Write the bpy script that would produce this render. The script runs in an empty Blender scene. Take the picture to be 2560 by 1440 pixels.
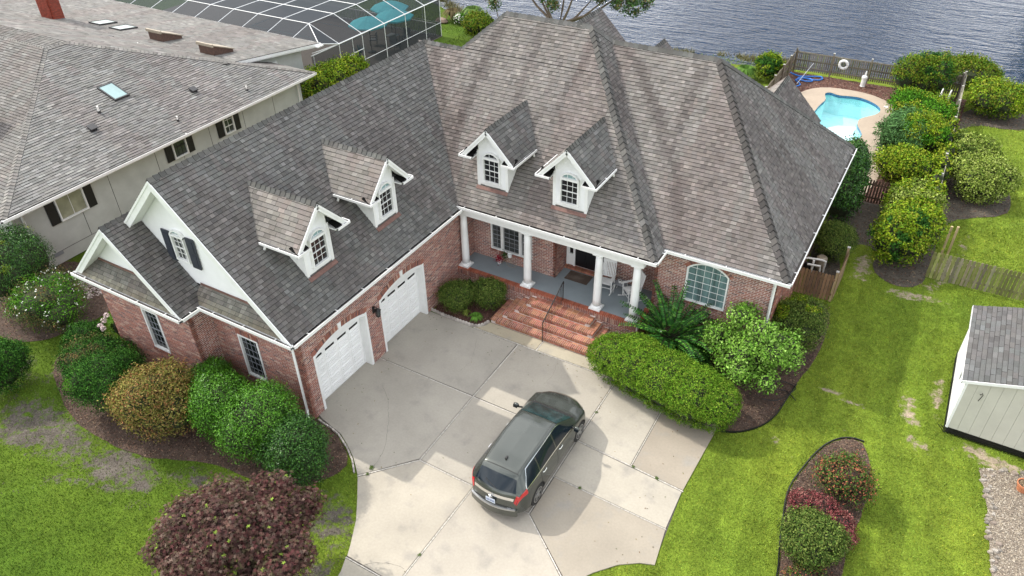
import bpy, math, random
import numpy as np
from mathutils import Vector, Matrix
from mathutils.geometry import tessellate_polygon
random.seed(7); RNG = np.random.default_rng(7)
S = bpy.context.scene
COL = S.collection
# ---------------------------------------------------------------- camera
CP = np.array([15.195, -12.115, 18.918]); yw, pt, rl = -0.538, -0.638, -0.018
_f = np.array([math.sin(yw)*math.cos(pt), math.cos(yw)*math.cos(pt), math.sin(pt)])
_r = np.array([math.cos(yw), -math.sin(yw), 0.0]); _u = np.cross(_r, _f)
_r2 = _r*math.cos(rl)+_u*math.sin(rl); _u2 = -_r*math.sin(rl)+_u*math.cos(rl)
cam = bpy.data.cameras.new('camera'); camo = bpy.data.objects.new('camera', cam); COL.objects.link(camo)
mw = Matrix([[_r2[i], _u2[i], -_f[i], CP[i]] for i in range(3)]+[[0, 0, 0, 1]])
camo.matrix_world = mw
cam.sensor_width = 36; cam.lens = 36*1887.5/2560; cam.clip_start = .1; cam.clip_end = 2000
S.camera = camo
# ---------------------------------------------------------------- sky, sun, exposure
W = bpy.data.worlds.new('World'); S.world = W; W.use_nodes = True
nt = W.node_tree; nt.nodes.clear()
sky = nt.nodes.new('ShaderNodeTexSky'); sky.sky_type = 'NISHITA'; sky.sun_disc = False
SUN_EL = 44.2; SUN_AZ = 270.7      # compass-style: the sun stands towards -X
sky.sun_elevation = math.radians(SUN_EL); sky.sun_rotation = math.radians(SUN_AZ)
sky.air_density = 1.0; sky.dust_density = 3.0; sky.ozone_density = 1.0
bg = nt.nodes.new('ShaderNodeBackground'); bg.inputs[1].default_value = 0.15; CLOUD_FILL = 11.5; hs = nt.nodes.new('ShaderNodeHueSaturation'); hs.inputs['Saturation'].default_value = .6; hs.inputs['Value'].default_value = 1.0
wo = nt.nodes.new('ShaderNodeOutputWorld'); nt.links.new(sky.outputs[0], hs.inputs['Color']); # bright cloud added evenly over the unseen sky to fill the shade
tc = nt.nodes.new('ShaderNodeTexCoord'); cn = nt.nodes.new('ShaderNodeTexNoise'); cn.inputs['Scale'].default_value = 3.2; cn.inputs['Detail'].default_value = 7; cn.inputs['Roughness'].default_value = .6
cr_ = nt.nodes.new('ShaderNodeMapRange'); cr_.inputs[1].default_value = .38; cr_.inputs[2].default_value = .60; cm_ = nt.nodes.new('ShaderNodeMix'); cm_.data_type = 'RGBA'; cm_.inputs['B'].default_value = (CLOUD_FILL*.98, CLOUD_FILL*.985, CLOUD_FILL, 1)
nt.links.new(tc.outputs['Generated'], cn.inputs['Vector']); nt.links.new(cn.outputs['Fac'], cr_.inputs[0]); nt.links.new(cr_.outputs[0], cm_.inputs['Factor'])
nt.links.new(hs.outputs[0], cm_.inputs['A']); nt.links.new(cm_.outputs['Result'], bg.inputs[0]); nt.links.new(bg.outputs[0], wo.inputs[0])
sl = bpy.data.lights.new('sun', 'SUN'); sl.energy = 2.4; sl.angle = math.radians(0.6); sl.color = (1, .94, .84)
so = bpy.data.objects.new('sun', sl); COL.objects.link(so)
sd = Vector((1.03, -0.013, -1.0)).normalized()
so.rotation_euler = sd.to_track_quat('-Z', 'Y').to_euler(); so.location = (-40, 0, 45)
S.view_settings.view_transform = 'Standard'; S.view_settings.look = 'None'
S.view_settings.exposure = .72; S.view_settings.gamma = 1; S.view_settings.use_curve_mapping = False
S.cycles.max_bounces = 6; S.cycles.transparent_max_bounces = 12; S.cycles.caustics_reflective = False; S.cycles.caustics_refractive = False
# ---------------------------------------------------------------- materials
MATS = {}
def M(name, col=(.5, .5, .5), rough=.7, attr=False, amp=0., scale=8., amp2=0., scale2=1.2, bump=0., bscale=60., metal=0., spec=.5,
      tint2=None, obj=False, stretch=None, alpha=1., coat=0., emit=0., bdist=.01, trans=0., sheen=0.):
    """procedural principled material; colour = (Col attribute or col) * fine noise * broad noise"""
    if name in MATS: return MATS[name]
    m = bpy.data.materials.new(name); m.use_nodes = True; n = m.node_tree; n.nodes.clear(); L = n.links.new
    out = n.nodes.new('ShaderNodeOutputMaterial'); b = n.nodes.new('ShaderNodeBsdfPrincipled'); L(b.outputs[0], out.inputs[0])
    b.inputs['Roughness'].default_value = rough; b.inputs['Metallic'].default_value = metal
    b.inputs['Specular IOR Level'].default_value = spec
    if coat: b.inputs['Coat Weight'].default_value = coat; b.inputs['Coat Roughness'].default_value = .05
    if trans: b.inputs['Transmission Weight'].default_value = trans
    geo = n.nodes.new('ShaderNodeNewGeometry'); vec = geo.outputs['Position']
    if stretch:
        mp = n.nodes.new('ShaderNodeVectorMath'); mp.operation = 'MULTIPLY'; mp.inputs[1].default_value = stretch
        L(vec, mp.inputs[0]); vec = mp.outputs[0]
    if attr:
        a = n.nodes.new('ShaderNodeAttribute'); a.attribute_name = 'Col'; cur = a.outputs['Color']
    else:
        c = n.nodes.new('ShaderNodeRGB'); c.outputs[0].default_value = (*col, 1); cur = c.outputs[0]
    def noise(sc, det=4, rg=.55):
        t = n.nodes.new('ShaderNodeTexNoise'); t.inputs['Scale'].default_value = sc; t.inputs['Detail'].default_value = det
        t.inputs['Roughness'].default_value = rg; L(vec, t.inputs['Vector']); return t.outputs['Fac']
    def mul(cur, fac, amp):
        mr = n.nodes.new('ShaderNodeMapRange'); mr.inputs[1].default_value = .3; mr.inputs[2].default_value = .7
        mr.inputs[3].default_value = 1-amp; mr.inputs[4].default_value = 1+amp*.8; L(fac, mr.inputs[0])
        vm = n.nodes.new('ShaderNodeVectorMath'); vm.operation = 'SCALE'; L(cur, vm.inputs[0]); L(mr.outputs[0], vm.inputs['Scale']); return vm.outputs[0]
    if tint2:
        mx = n.nodes.new('ShaderNodeMix'); mx.data_type = 'RGBA'; mx.inputs['B'].default_value = (*tint2[0], 1)
        mr = n.nodes.new('ShaderNodeMapRange'); mr.inputs[1].default_value = tint2[2]; mr.inputs[2].default_value = tint2[3]
        L(noise(tint2[1]), mr.inputs[0]); L(mr.outputs[0], mx.inputs['Factor']); L(cur, mx.inputs['A']); cur = mx.outputs['Result']
    if amp: cur = mul(cur, noise(scale), amp)
    if amp2: cur = mul(cur, noise(scale2, 3), amp2)
    L(cur, b.inputs['Base Color'])
    if bump:
        bp = n.nodes.new('ShaderNodeBump'); bp.inputs['Strength'].default_value = bump; bp.inputs['Distance'].default_value = bdist
        L(noise(bscale, 5, .6), bp.inputs['Height']); L(bp.outputs[0], b.inputs['Normal'])
    if alpha < 1: b.inputs['Alpha'].default_value = alpha
    MATS[name] = m; return m
M('shingle', attr=True, rough=.9, amp=.18, scale=45, amp2=.08, scale2=2.2, bump=.5, bscale=160, spec=.25)
M('underlay', (.040, .037, .035), rough=.95, amp=.2)
M('brick', attr=True, rough=.9, amp=.22, scale=30, bump=.5, bscale=90, spec=.2)
M('mortar', (.64, .56, .52), rough=.95, amp=.15, scale=20, amp2=.12, bump=.3)
M('white_paint', (.80, .81, .80), rough=.45, amp=.03, scale=3, amp2=.04, scale2=.8)
M('white_trim', (.78, .79, .78), rough=.5, amp=.05, scale=5)
M('gutter_white', (.78, .78, .77), rough=.4, amp=.05, scale=9)
M('gutter_inside', (.10, .09, .08), rough=.9, amp=.4, scale=25)
M('flashing', (.16, .085, .07), rough=.7, amp=.2, scale=12)
M('muntin_grey', (.24, .26, .28), rough=.5)
M('glass_dark', (.012, .014, .016), rough=.08, amp=.5, scale=1.5, spec=.6)
M('glass_blind', (.05, .055, .055), rough=.12, amp=.4, scale=3, spec=.6)
M('glass_curtain', (.12, .19, .19), rough=.15, amp=.45, scale=9, stretch=(1, 1, .08), spec=.6)
M('glass_pale', (.30, .30, .22), rough=.15, amp=.25, scale=2, spec=.5)
M('glass_teal', (.26, .38, .38), rough=.1, amp=.08, scale=2, spec=.6)
M('glass_green', (.10, .15, .12), rough=.12, amp=.4, scale=5, spec=.6)
M('shutter_black', (.012, .012, .014), rough=.5)
M('shutter_navy', (.035, .04, .055), rough=.5, amp=.1)
M('porch_floor', (.23, .27, .29), rough=.6, amp=.04, scale=3, amp2=.06)
M('black_metal', (.012, .012, .012), rough=.4, metal=.2)
M('door_black', (.006, .006, .007), rough=.35)
M('concrete', attr=True, rough=.9, amp=.06, scale=14, amp2=.11, scale2=.6, tint2=((.26, .243, .215), 1.4, .54, .80), bump=.25, bscale=120)
M('joint', (.50, .47, .42), rough=.9, amp=.4, scale=14)
M('crack', (.17, .16, .14), rough=.95, amp=.4, scale=30)
M('weed', (.06, .10, .02), rough=.8)
M('stucco', (.47, .49, .465), rough=.85, amp=.06, scale=2, amp2=.08, bump=.3, bscale=40)
M('stucco_warm', (.34, .30, .245), rough=.85, amp=.06, scale=2, amp2=.08, bump=.3, bscale=40)
M('chimney_brick', attr=True, rough=.9, amp=.15, scale=20)
M('leaf', attr=True, rough=.8, spec=.06)
M('leaf_glossy', attr=True, rough=.42, spec=.22)
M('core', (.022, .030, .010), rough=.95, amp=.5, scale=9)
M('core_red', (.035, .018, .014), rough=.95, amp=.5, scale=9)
M('bark', (.16, .12, .09), rough=.9, amp=.3, scale=14, bump=.6, bscale=40)
M('wood_grey', attr=True, rough=.9, amp=.25, scale=16, bump=.4, bscale=60, stretch=(1, 1, .25))
M('siding_shaded', (.50, .49, .43), rough=.6, amp=.04, scale=3, amp2=.05)  # white shed siding darkened, the front's shade put into its colour
M('siding_white', (.80, .81, .82), rough=.6, amp=.03, scale=3)
M('steel_dark', (.03, .03, .032), rough=.5)
M('copper_brown', (.10, .055, .04), rough=.55, amp=.3, scale=9)
M('tan_metal', (.34, .29, .22), rough=.6, amp=.2, scale=9)
M('pipe_white', (.75, .74, .70), rough=.4, amp=.08)
M('stone', attr=True, rough=.9, amp=.2, scale=20, bump=.4)
M('terracotta', (.48, .19, .09), rough=.8, amp=.12, scale=12)
M('soil', (.06, .045, .035), rough=.95, amp=.4, scale=18, bump=.6)
M('mat_brown', (.085, .060, .045), rough=.95, amp=.25, scale=30, tint2=((.14, .11, .09), 2.2, .5, .7))
M('hose_blue', (.03, .17, .55), rough=.4)
M('umbrella_cyan', (.12, .74, .84), rough=.8, amp=.06, scale=4)
M('deck_tan', attr=True, rough=.85, amp=.05, scale=8, amp2=.07)
M('pool_plaster', (.56, .96, .98), rough=.6, amp=.05, scale=1.5)
M('pool_tile', (.05, .16, .30), rough=.25, amp=.4, scale=12)
M('pot_dark', (.02, .02, .02), rough=.6)
M('flower_white', attr=True, rough=.7)
M('plastic_white', (.74, .74, .72), rough=.35)
M('cushion', (.16, .17, .18), rough=.8)
# ---------------------------------------------------------------- object helpers
WO = {}
def thing(name, label, cat, loc=(0, 0, 0), group=None):
    o = bpy.data.objects.new(name, None); COL.objects.link(o); o.location = loc; o.empty_display_size = .2
    o['label'] = label; o['category'] = cat
    if group: o['group'] = group
    WO[o] = np.array(loc, float); return o
def tag(o, label=None, cat=None, group=None, kind=None):
    if label: o['label'] = label
    if cat: o['category'] = cat
    if group: o['group'] = group
    if kind: o['kind'] = kind
    return o
def mk(name, V, F, mats, parent=None, col=None, mi=None, smooth=False, origin=None, kind=None, label=None):
    """one mesh object from world-space vertices; V (n,3), F list of index tuples or (m,k) array"""
    V = np.asarray(V, float).reshape(-1, 3)
    if origin is None:
        lo, hi = V.min(0), V.max(0); origin = np.array([(lo[0]+hi[0])/2, (lo[1]+hi[1])/2, lo[2] if parent is None else (lo[2]+hi[2])/2])
    origin = np.asarray(origin, float)
    me = bpy.data.meshes.new(name)
    if isinstance(F, np.ndarray):
        k = F.shape[1]; nf = len(F)
        me.vertices.add(len(V)); me.vertices.foreach_set('co', (V-origin).astype(np.float32).ravel())
        me.loops.add(nf*k); me.loops.foreach_set('vertex_index', F.astype(np.int32).ravel())
        me.polygons.add(nf); me.polygons.foreach_set('loop_start', np.arange(0, nf*k, k, dtype=np.int32))
        me.polygons.foreach_set('loop_total', np.full(nf, k, dtype=np.int32))
        me.update(calc_edges=True)
    else:
        me.from_pydata([tuple(v) for v in (V-origin)], [], [tuple(f) for f in F]); nf = len(F); me.update()
    if isinstance(mats, (str,)): mats = [mats]
    for m in mats: me.materials.append(MATS[m])
    if mi is not None: me.polygons.foreach_set('material_index', np.asarray(mi, dtype=np.int32))
    if smooth: me.polygons.foreach_set('use_smooth', np.ones(nf, dtype=bool))
    if col is not None:
        at = me.attributes.new('Col', 'FLOAT_COLOR', 'FACE')
        c = np.asarray(col, float)
        if c.ndim == 1: c = np.tile(c, (nf, 1))
        c = np.hstack([c[:, :3], np.ones((nf, 1))]).astype(np.float32); at.data.foreach_set('color', c.ravel())
    o = bpy.data.objects.new(name, me); COL.objects.link(o); WO[o] = origin
    if parent is not None: o.parent = parent; o.location = origin-WO[parent]
    else: o.location = origin
    if kind: o['kind'] = kind
    if label: o['label'] = label
    return o
def dup(o, loc=None, rotz=None, parent=None):
    c = o.copy(); COL.objects.link(c)
    if parent is not None: c.parent = parent
    if loc is not None: c.location = loc
    if rotz is not None: c.rotation_euler = (0, 0, rotz)
    for ch in list(o.children): dup(ch, parent=c)
    return c
class MB:
    def __init__(s): s.v = []; s.f = []; s.c = []; s.m = []
    def add(s, V, F, col=None, mi=0):
        b = len(s.v); s.v.extend([tuple(map(float, p)) for p in V])
        for f in F: s.f.append(tuple(b+i for i in f)); s.c.append(col or (1, 1, 1)); s.m.append(mi)
        return s
    def box(s, a, b, col=None, mi=0):
        x0, y0, z0 = a; x1, y1, z1 = b
        if x0 > x1: x0, x1 = x1, x0
        if y0 > y1: y0, y1 = y1, y0
        if z0 > z1: z0, z1 = z1, z0
        V = [(x0, y0, z0), (x1, y0, z0), (x1, y1, z0), (x0, y1, z0), (x0, y0, z1), (x1, y0, z1), (x1, y1, z1), (x0, y1, z1)]
        return s.add(V, BOXF, col, mi)
    def ob(s, o, u, v, w, col=None, mi=0):
        """oriented box from corner o with edge vectors u,v,w"""
        o, u, v, w = [np.asarray(q, float) for q in (o, u, v, w)]
        if np.dot(np.cross(u, v), w) < 0: o = o+w; w = -w
        V = [o, o+u, o+u+v, o+v, o+w, o+u+w, o+u+v+w, o+v+w]
        return s.add(V, BOXF, col, mi)
    def prism(s, pts, ext, col=None, mi=0):
        pts = [np.asarray(p, float) for p in pts]; ext = np.asarray(ext, float); n = len(pts)
        nrm = np.zeros(3)
        for i in range(n): nrm += np.cross(pts[i]-pts[0], pts[(i+1) % n]-pts[0])
        if nrm@ext > 0: pts = pts[::-1]
        V = pts+[p+ext for p in pts]
        F = [tuple(range(n)), tuple(range(2*n-1, n-1, -1))]+[(i, i+n, (i+1) % n+n, (i+1) % n) for i in range(n)]
        return s.add(V, F, col, mi)
    def tube(s, path, r, n=8, col=None, mi=0, cap=True):
        P = [np.asarray(p, float) for p in path]; R = r if isinstance(r, (list, tuple)) else [r]*len(P); rings = []
        up = np.array([0, 0, 1.])
        for i, p in enumerate(P):
            t = P[min(i+1, len(P)-1)]-P[max(i-1, 0)]; t = t/(np.linalg.norm(t)+1e-9)
            a = np.cross(t, up)
            if np.linalg.norm(a) < .15: a = np.cross(t, np.array([1., 0, 0]))
            a /= np.linalg.norm(a); b = np.cross(t, a)
            rings += [p+R[i]*(math.cos(k*2*math.pi/n)*a+math.sin(k*2*math.pi/n)*b) for k in range(n)]
        F = [(i*n+k, (i+1)*n+k, (i+1)*n+(k+1) % n, i*n+(k+1) % n) for i in range(len(P)-1) for k in range(n)]
        if cap: F += [tuple(range(n)), tuple(range((len(P)-1)*n+n-1, (len(P)-1)*n-1, -1))]
        return s.add(rings, F, col, mi)
    def lathe(s, prof, c, n=20, col=None, mi=0):
        c = np.asarray(c, float); V = []
        for (r, z) in prof: V += [c+np.array([r*math.cos(k*2*math.pi/n), r*math.sin(k*2*math.pi/n), z]) for k in range(n)]
        F = [(i*n+k, i*n+(k+1) % n, (i+1)*n+(k+1) % n, (i+1)*n+k) for i in range(len(prof)-1) for k in range(n)]
        F += [tuple(range(n-1, -1, -1)), tuple(range((len(prof)-1)*n, len(prof)*n))]
        return s.add(V, F, col, mi)
    def out(s, name, mats, parent=None, **k):
        return mk(name, s.v, s.f, mats, parent, col=s.c if k.pop('usecol', True) else None, mi=s.m, **k)
BOXF = [(0, 3, 2, 1), (4, 5, 6, 7), (0, 1, 5, 4), (1, 2, 6, 5), (2, 3, 7, 6), (3, 0, 4, 7)]
def vec(*a): return np.array(a, float)
def unit(v): v = np.asarray(v, float); return v/np.linalg.norm(v)
# pieces: individual parts for the ones that show largest, one joined 'stuff' part for the rest
def emit(pieces, name, rest, mat, parent, nmax=300):
    """pieces: list of (V, F, col or list of col, centre, normal, area)"""
    if not pieces: return
    C = np.array([p[3] for p in pieces]); N = np.array([p[4] for p in pieces]); A = np.array([p[5] for p in pieces])
    d = CP-C; dist = np.linalg.norm(d, axis=1); sc = A*np.maximum((d*N).sum(1)/dist, 0)/dist**2
    # inside the picture?
    rel = C-CP; zz = rel@_f; uu = (rel@_r2)/zz*1887.5/1280; vv = (rel@_u2)/zz*1887.5/720
    sc *= (np.abs(uu) < 1.02) & (np.abs(vv) < 1.03)
    order = np.argsort(-sc); big = set(order[:nmax].tolist())
    for i in order[:nmax]:
        V, F, c = pieces[i][:3]; mk(name, V, F, mat, parent, col=c)
    restm = MB()
    for i, p in enumerate(pieces):
        if i in big: continue
        b = len(restm.v); restm.v.extend([tuple(q) for q in p[0]])
        for k, f in enumerate(p[1]):
            restm.f.append(tuple(b+j for j in f)); restm.c.append(p[2][k] if isinstance(p[2], list) else p[2]); restm.m.append(0)
    if restm.v: restm.out(rest, mat, parent, kind='stuff')
# value noise
_NT = RNG.random((256, 256))
def vn(x, y):
    x = np.asarray(x, float); y = np.asarray(y, float); xi = np.floor(x).astype(int); yi = np.floor(y).astype(int); fx = x-xi; fy = y-yi
    fx = fx*fx*(3-2*fx); fy = fy*fy*(3-2*fy)
    g = lambda a, b: _NT[a % 256, b % 256]
    return (g(xi, yi)*(1-fx)+g(xi+1, yi)*fx)*(1-fy)+(g(xi, yi+1)*(1-fx)+g(xi+1, yi+1)*fx)*fy
def fbm(x, y, o=4):
    s = 0; a = .5; t = 0
    for i in range(o): s = s+a*vn(np.asarray(x)*2**i+17*i, np.asarray(y)*2**i+31*i); t += a; a *= .5
    return s/t
def inpoly(x, y, P):
    x = np.asarray(x, float); y = np.asarray(y, float); r = np.zeros(x.shape, bool); n = len(P)
    for i in range(n):
        x1, y1 = P[i]; x2, y2 = P[(i+1) % n]
        if y1 == y2: continue
        c = ((y1 > y) != (y2 > y)) & (x < (x2-x1)*(y-y1)/(y2-y1)+x1); r ^= c
    return r
def clip2(poly, conv):
    """clip polygon (list of (u,v)) by convex ccw polygon"""
    out = poly
    for i in range(len(conv)):
        a = conv[i]; b = conv[(i+1) % len(conv)]; ex, ey = b[0]-a[0], b[1]-a[1]
        inp = out; out = []
        if not inp: break
        sd_ = [ex*(p[1]-a[1])-ey*(p[0]-a[0]) for p in inp]
        for j in range(len(inp)):
            p, q = inp[j], inp[(j+1) % len(inp)]; sp, sq = sd_[j], sd_[(j+1) % len(inp)]
            if sp >= -1e-9: out.append(p)
            if (sp > 1e-9 and sq < -1e-9) or (sp < -1e-9 and sq > 1e-9):
                t = sp/(sp-sq); out.append((p[0]+t*(q[0]-p[0]), p[1]+t*(q[1]-p[1])))
    return out
def area2(p): return .5*sum(p[i][0]*p[(i+1) % len(p)][1]-p[(i+1) % len(p)][0]*p[i][1] for i in range(len(p)))
def shingles(O, U, polys, colf, exposure=.145, wmin=.16, wmax=.34, th=.026, seed=1, shift=0.):
    """courses of shingle tabs on the plane through O with eave direction U (3D unit) and up-slope direction V;
    polys: list of convex outlines as 3D points."""
    O, U, Vd = O; return None
def roof_face(pieces, deck, O, U, Vd, polys, colf, exposure=.145, w=(.11, .21), th=.026, seed=1, gap=.014):
    """O eave point, U unit vector along the eave, Vd unit up-slope; polys list of lists of 3D points (convex).
    Adds shingle pieces and a deck sheet (prism) to MB deck."""
    rnd = random.Random(seed); O = vec(*O); U = unit(U); Vd = unit(Vd); N = np.cross(U, Vd)
    if N[2] < 0: N = -N
    P2 = []
    for P in polys:
        q = [((vec(*p)-O)@U, (vec(*p)-O)@Vd) for p in P]
        if area2(q) < 0: q = q[::-1]
        P2.append(q)
        deck.prism([O+a*U+b*Vd for a, b in q], -N*.10)
    umin = min(p[0] for q in P2 for p in q); umax = max(p[0] for q in P2 for p in q); vmax = max(p[1] for q in P2 for p in q)
    vmin = min(p[1] for q in P2 for p in q)
    j = 0; v0 = vmin
    while v0 < vmax-.01:
        v1 = v0+exposure
        u = umin-rnd.random()*.3
        while u < umax:
            ww = rnd.uniform(*w); a, b = u+.0015, u+ww-.0015; u += ww
            uc, vc = (a+b)/2, (v0+v1)/2
            rect = [(a, v0), (b, v0), (b, v1-gap), (a, v1-gap)]; best = None
            for q in P2:
                c = clip2(rect, q)
                if len(c) > 2:
                    ar = abs(area2(c))
                    if ar > 1e-4 and (best is None or ar > best[0]): best = (ar, c)
            if best is None: continue
            ar, c = best
            hb = th*(1.0 if rnd.random() < .55 else .62); n = len(c)
            top = [O+x*U+y*Vd+N*(.004+hb*(1-max(0, min(1, (y-v0)/(v1-v0)))*.75)) for x, y in c]
            bot = [O+x*U+y*Vd-N*.002 for x, y in c]
            F = [tuple(range(n))]+[(i, i+n, (i+1) % n+n, (i+1) % n) for i in range(n)]
            ctr = sum(top)/n
            col = colf(ctr, uc, vc, rnd)
            dark = tuple(k*.18 for k in col)  # dark felt edge, deepened to paint the shadow line between courses
            if np.cross(top[1]-top[0], top[2]-top[0])@N < 0: F = [f[::-1] for f in F]
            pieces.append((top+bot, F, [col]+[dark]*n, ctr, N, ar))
        v0 = v1; j += 1
def ridge_caps(pieces, A, B, dl, dr, colf, step=.2, w=.15, h=.022, seed=3, lift=.018):
    """bent cap shingles from A (low) to B (high) along a hip or ridge; dl, dr: directions down the two faces"""
    rnd = random.Random(seed); A = vec(*A); B = vec(*B); L = np.linalg.norm(B-A); t = (B-A)/L; n = max(1, int(L/step)); dl = unit(dl); dr = unit(dr)
    up = unit(-(dl+dr)) if np.linalg.norm(dl+dr) > .05 else vec(0, 0, 1)
    if up[2] < 0: up = -up
    for i in range(n):
        a = A+t*(i*L/n); b = A+t*min((i+1)*L/n+.05, L); j = rnd.uniform(.97, 1.04); V = []
        for P, hh in ((a, h+.014*j), (b, h*.35)):
            V += [P+dl*w*j+up*(lift+hh*.8), P+dl*w*.35+up*(lift+hh*1.2), P+up*(lift+hh*1.45+.01), P+dr*w*.35+up*(lift+hh*1.2), P+dr*w*j+up*(lift+hh*.8), P+dr*w*j-up*.01, P-up*.0, P+dl*w*j-up*.01]
        F = [(k, 8+k, 8+(k+1) % 8, (k+1) % 8) for k in range(8)]+[tuple(range(7, -1, -1))]
        nn = np.cross(V[8]-V[0], V[1]-V[0])
        if nn@up > 0: F = [f[::-1] for f in F]
        F = [f[::-1] for f in F]
        if np.cross(np.array(V[8])-V[1], np.array(V[9])-V[1])@up > 0: pass
        col = colf((a+b)/2, 0, 0, rnd); dk = tuple(k*.5 for k in col)
        pieces.append((V, F, [col, col, col, col, dk, dk, dk, dk, dk], (a+b)/2, up, step*w*2))
# ---------------------------------------------------------------- brick work
def brick_col(rnd, p):
    r = rnd.random(); g = .86+.28*rnd.random()
    if r < .07: c = (.15, .085, .078)
    elif r < .20: c = (.24, .12, .10)
    elif r < .32: c = (.42, .27, .21)
    elif r < .60: c = (.335, .145, .105)
    elif r < .8: c = (.285, .12, .09)
    else: c = (.26, .125, .10)
    return tuple(k*g for k in c)
BH = .0705; BL = .222
def inside_arch(h, u, z):
    u0, u1, z0, z1, rise = h
    if not (u0 < u < u1) or z < z0: return False
    if rise <= 0: return z < z1
    hw = (u1-u0)/2; R = (hw*hw+rise*rise)/(2*rise); uc = (u0+u1)/2
    if z < z1: return True
    return (u-uc)**2+(z-(z1+rise-R))**2 < R*R
def brick_wall(wall, pieces, P0, u, n, L, z0, z1, holes=(), th=.12, seed=1, colf=brick_col, top=None):
    """courses of bricks proud of mortar. wall MB gets the mortar; top(u)->z limits the height"""
    rnd = random.Random(seed); P0 = vec(*P0); u = vec(*u); n = vec(*n); Z = vec(0, 0, 1); nr = int(math.ceil((z1-z0)/BH))
    for j in range(nr):
        za = z0+j*BH; zb = min(za+BH, z1); zm = (za+zb)/2
        iv = [(0., L)]
        for h in holes:
            u0, u1, h0, h1, rise = h
            if zm < h0: continue
            if zm < h1: c = (u0, u1)
            elif rise > 0 and zm < h1+rise:
                hw = (u1-u0)/2; R = (hw*hw+rise*rise)/(2*rise); q = R*R-(zm-(h1+rise-R))**2
                if q <= 0: continue
                c = ((u0+u1)/2-math.sqrt(q), (u0+u1)/2+math.sqrt(q))
            else: continue
            nv = []
            for a, b in iv:
                if c[1] <= a or c[0] >= b: nv.append((a, b)); continue
                if c[0] > a: nv.append((a, c[0]))
                if c[1] < b: nv.append((c[1], b))
            iv = nv
        for a, b in iv:
            if b-a < .01: continue
            wall.ob(P0+a*u+Z*(za-P0[2]), (b-a)*u, Z*(zb-za), -n*th)
            x = a-(BL/2 if j % 2 else 0)-((a) % BL if a > 0 else 0)
            while x < b:
                xa = max(x+.005, a); xb = min(x+BL-.017, b); x += BL
                if xb-xa < .03: continue
                o = P0+xa*u+Z*(za+.005-P0[2])+n*0.0; pr = .010+rnd.random()*.004
                m = MB(); m.ob(o, (xb-xa)*u, Z*(BH-.0255), n*pr)
                pieces.append((m.v, m.f, colf(rnd, o), o+(xb-xa)*u*.5, n, (xb-xa)*BH))
def arch_bricks(pieces, P0, u, n, h, colf=brick_col, depth=.21, seed=5):
    """rowlock arch over hole h=(u0,u1,z0,z1,rise)"""
    rnd = random.Random(seed); P0 = vec(*P0); u = vec(*u); n = vec(*n); Z = vec(0, 0, 1)
    u0, u1, z0, z1, rise = h; hw = (u1-u0)/2; uc = (u0+u1)/2
    if rise > 0:
        R = (hw*hw+rise*rise)/(2*rise); zc = z1+rise-R; a0 = math.asin(hw/R); k = int(2*a0*(R+.1)/.074)
        for i in range(k):
            a = -a0+(i+.5)*2*a0/k; rd = vec(*(u*math.sin(a)+Z*math.cos(a))); tg = vec(*(u*math.cos(a)-Z*math.sin(a)))
            c = P0+uc*u+Z*(zc-P0[2]); o = c+rd*(R+.005)-tg*.031; m = MB(); m.ob(o, tg*.062, rd*depth, n*.018)
            pieces.append((m.v, m.f, colf(rnd, o), o+rd*.1, n, .062*depth))
    else:
        k = int((u1-u0+.1)/.074)
        for i in range(k):
            o = P0+(u0-.05+i*(u1-u0+.1)/k+.005)*u+Z*(z1+.005-P0[2]); m = MB(); m.ob(o, u*.062, Z*depth, n*.018)
            pieces.append((m.v, m.f, colf(rnd, o), o, n, .062*depth))
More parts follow.
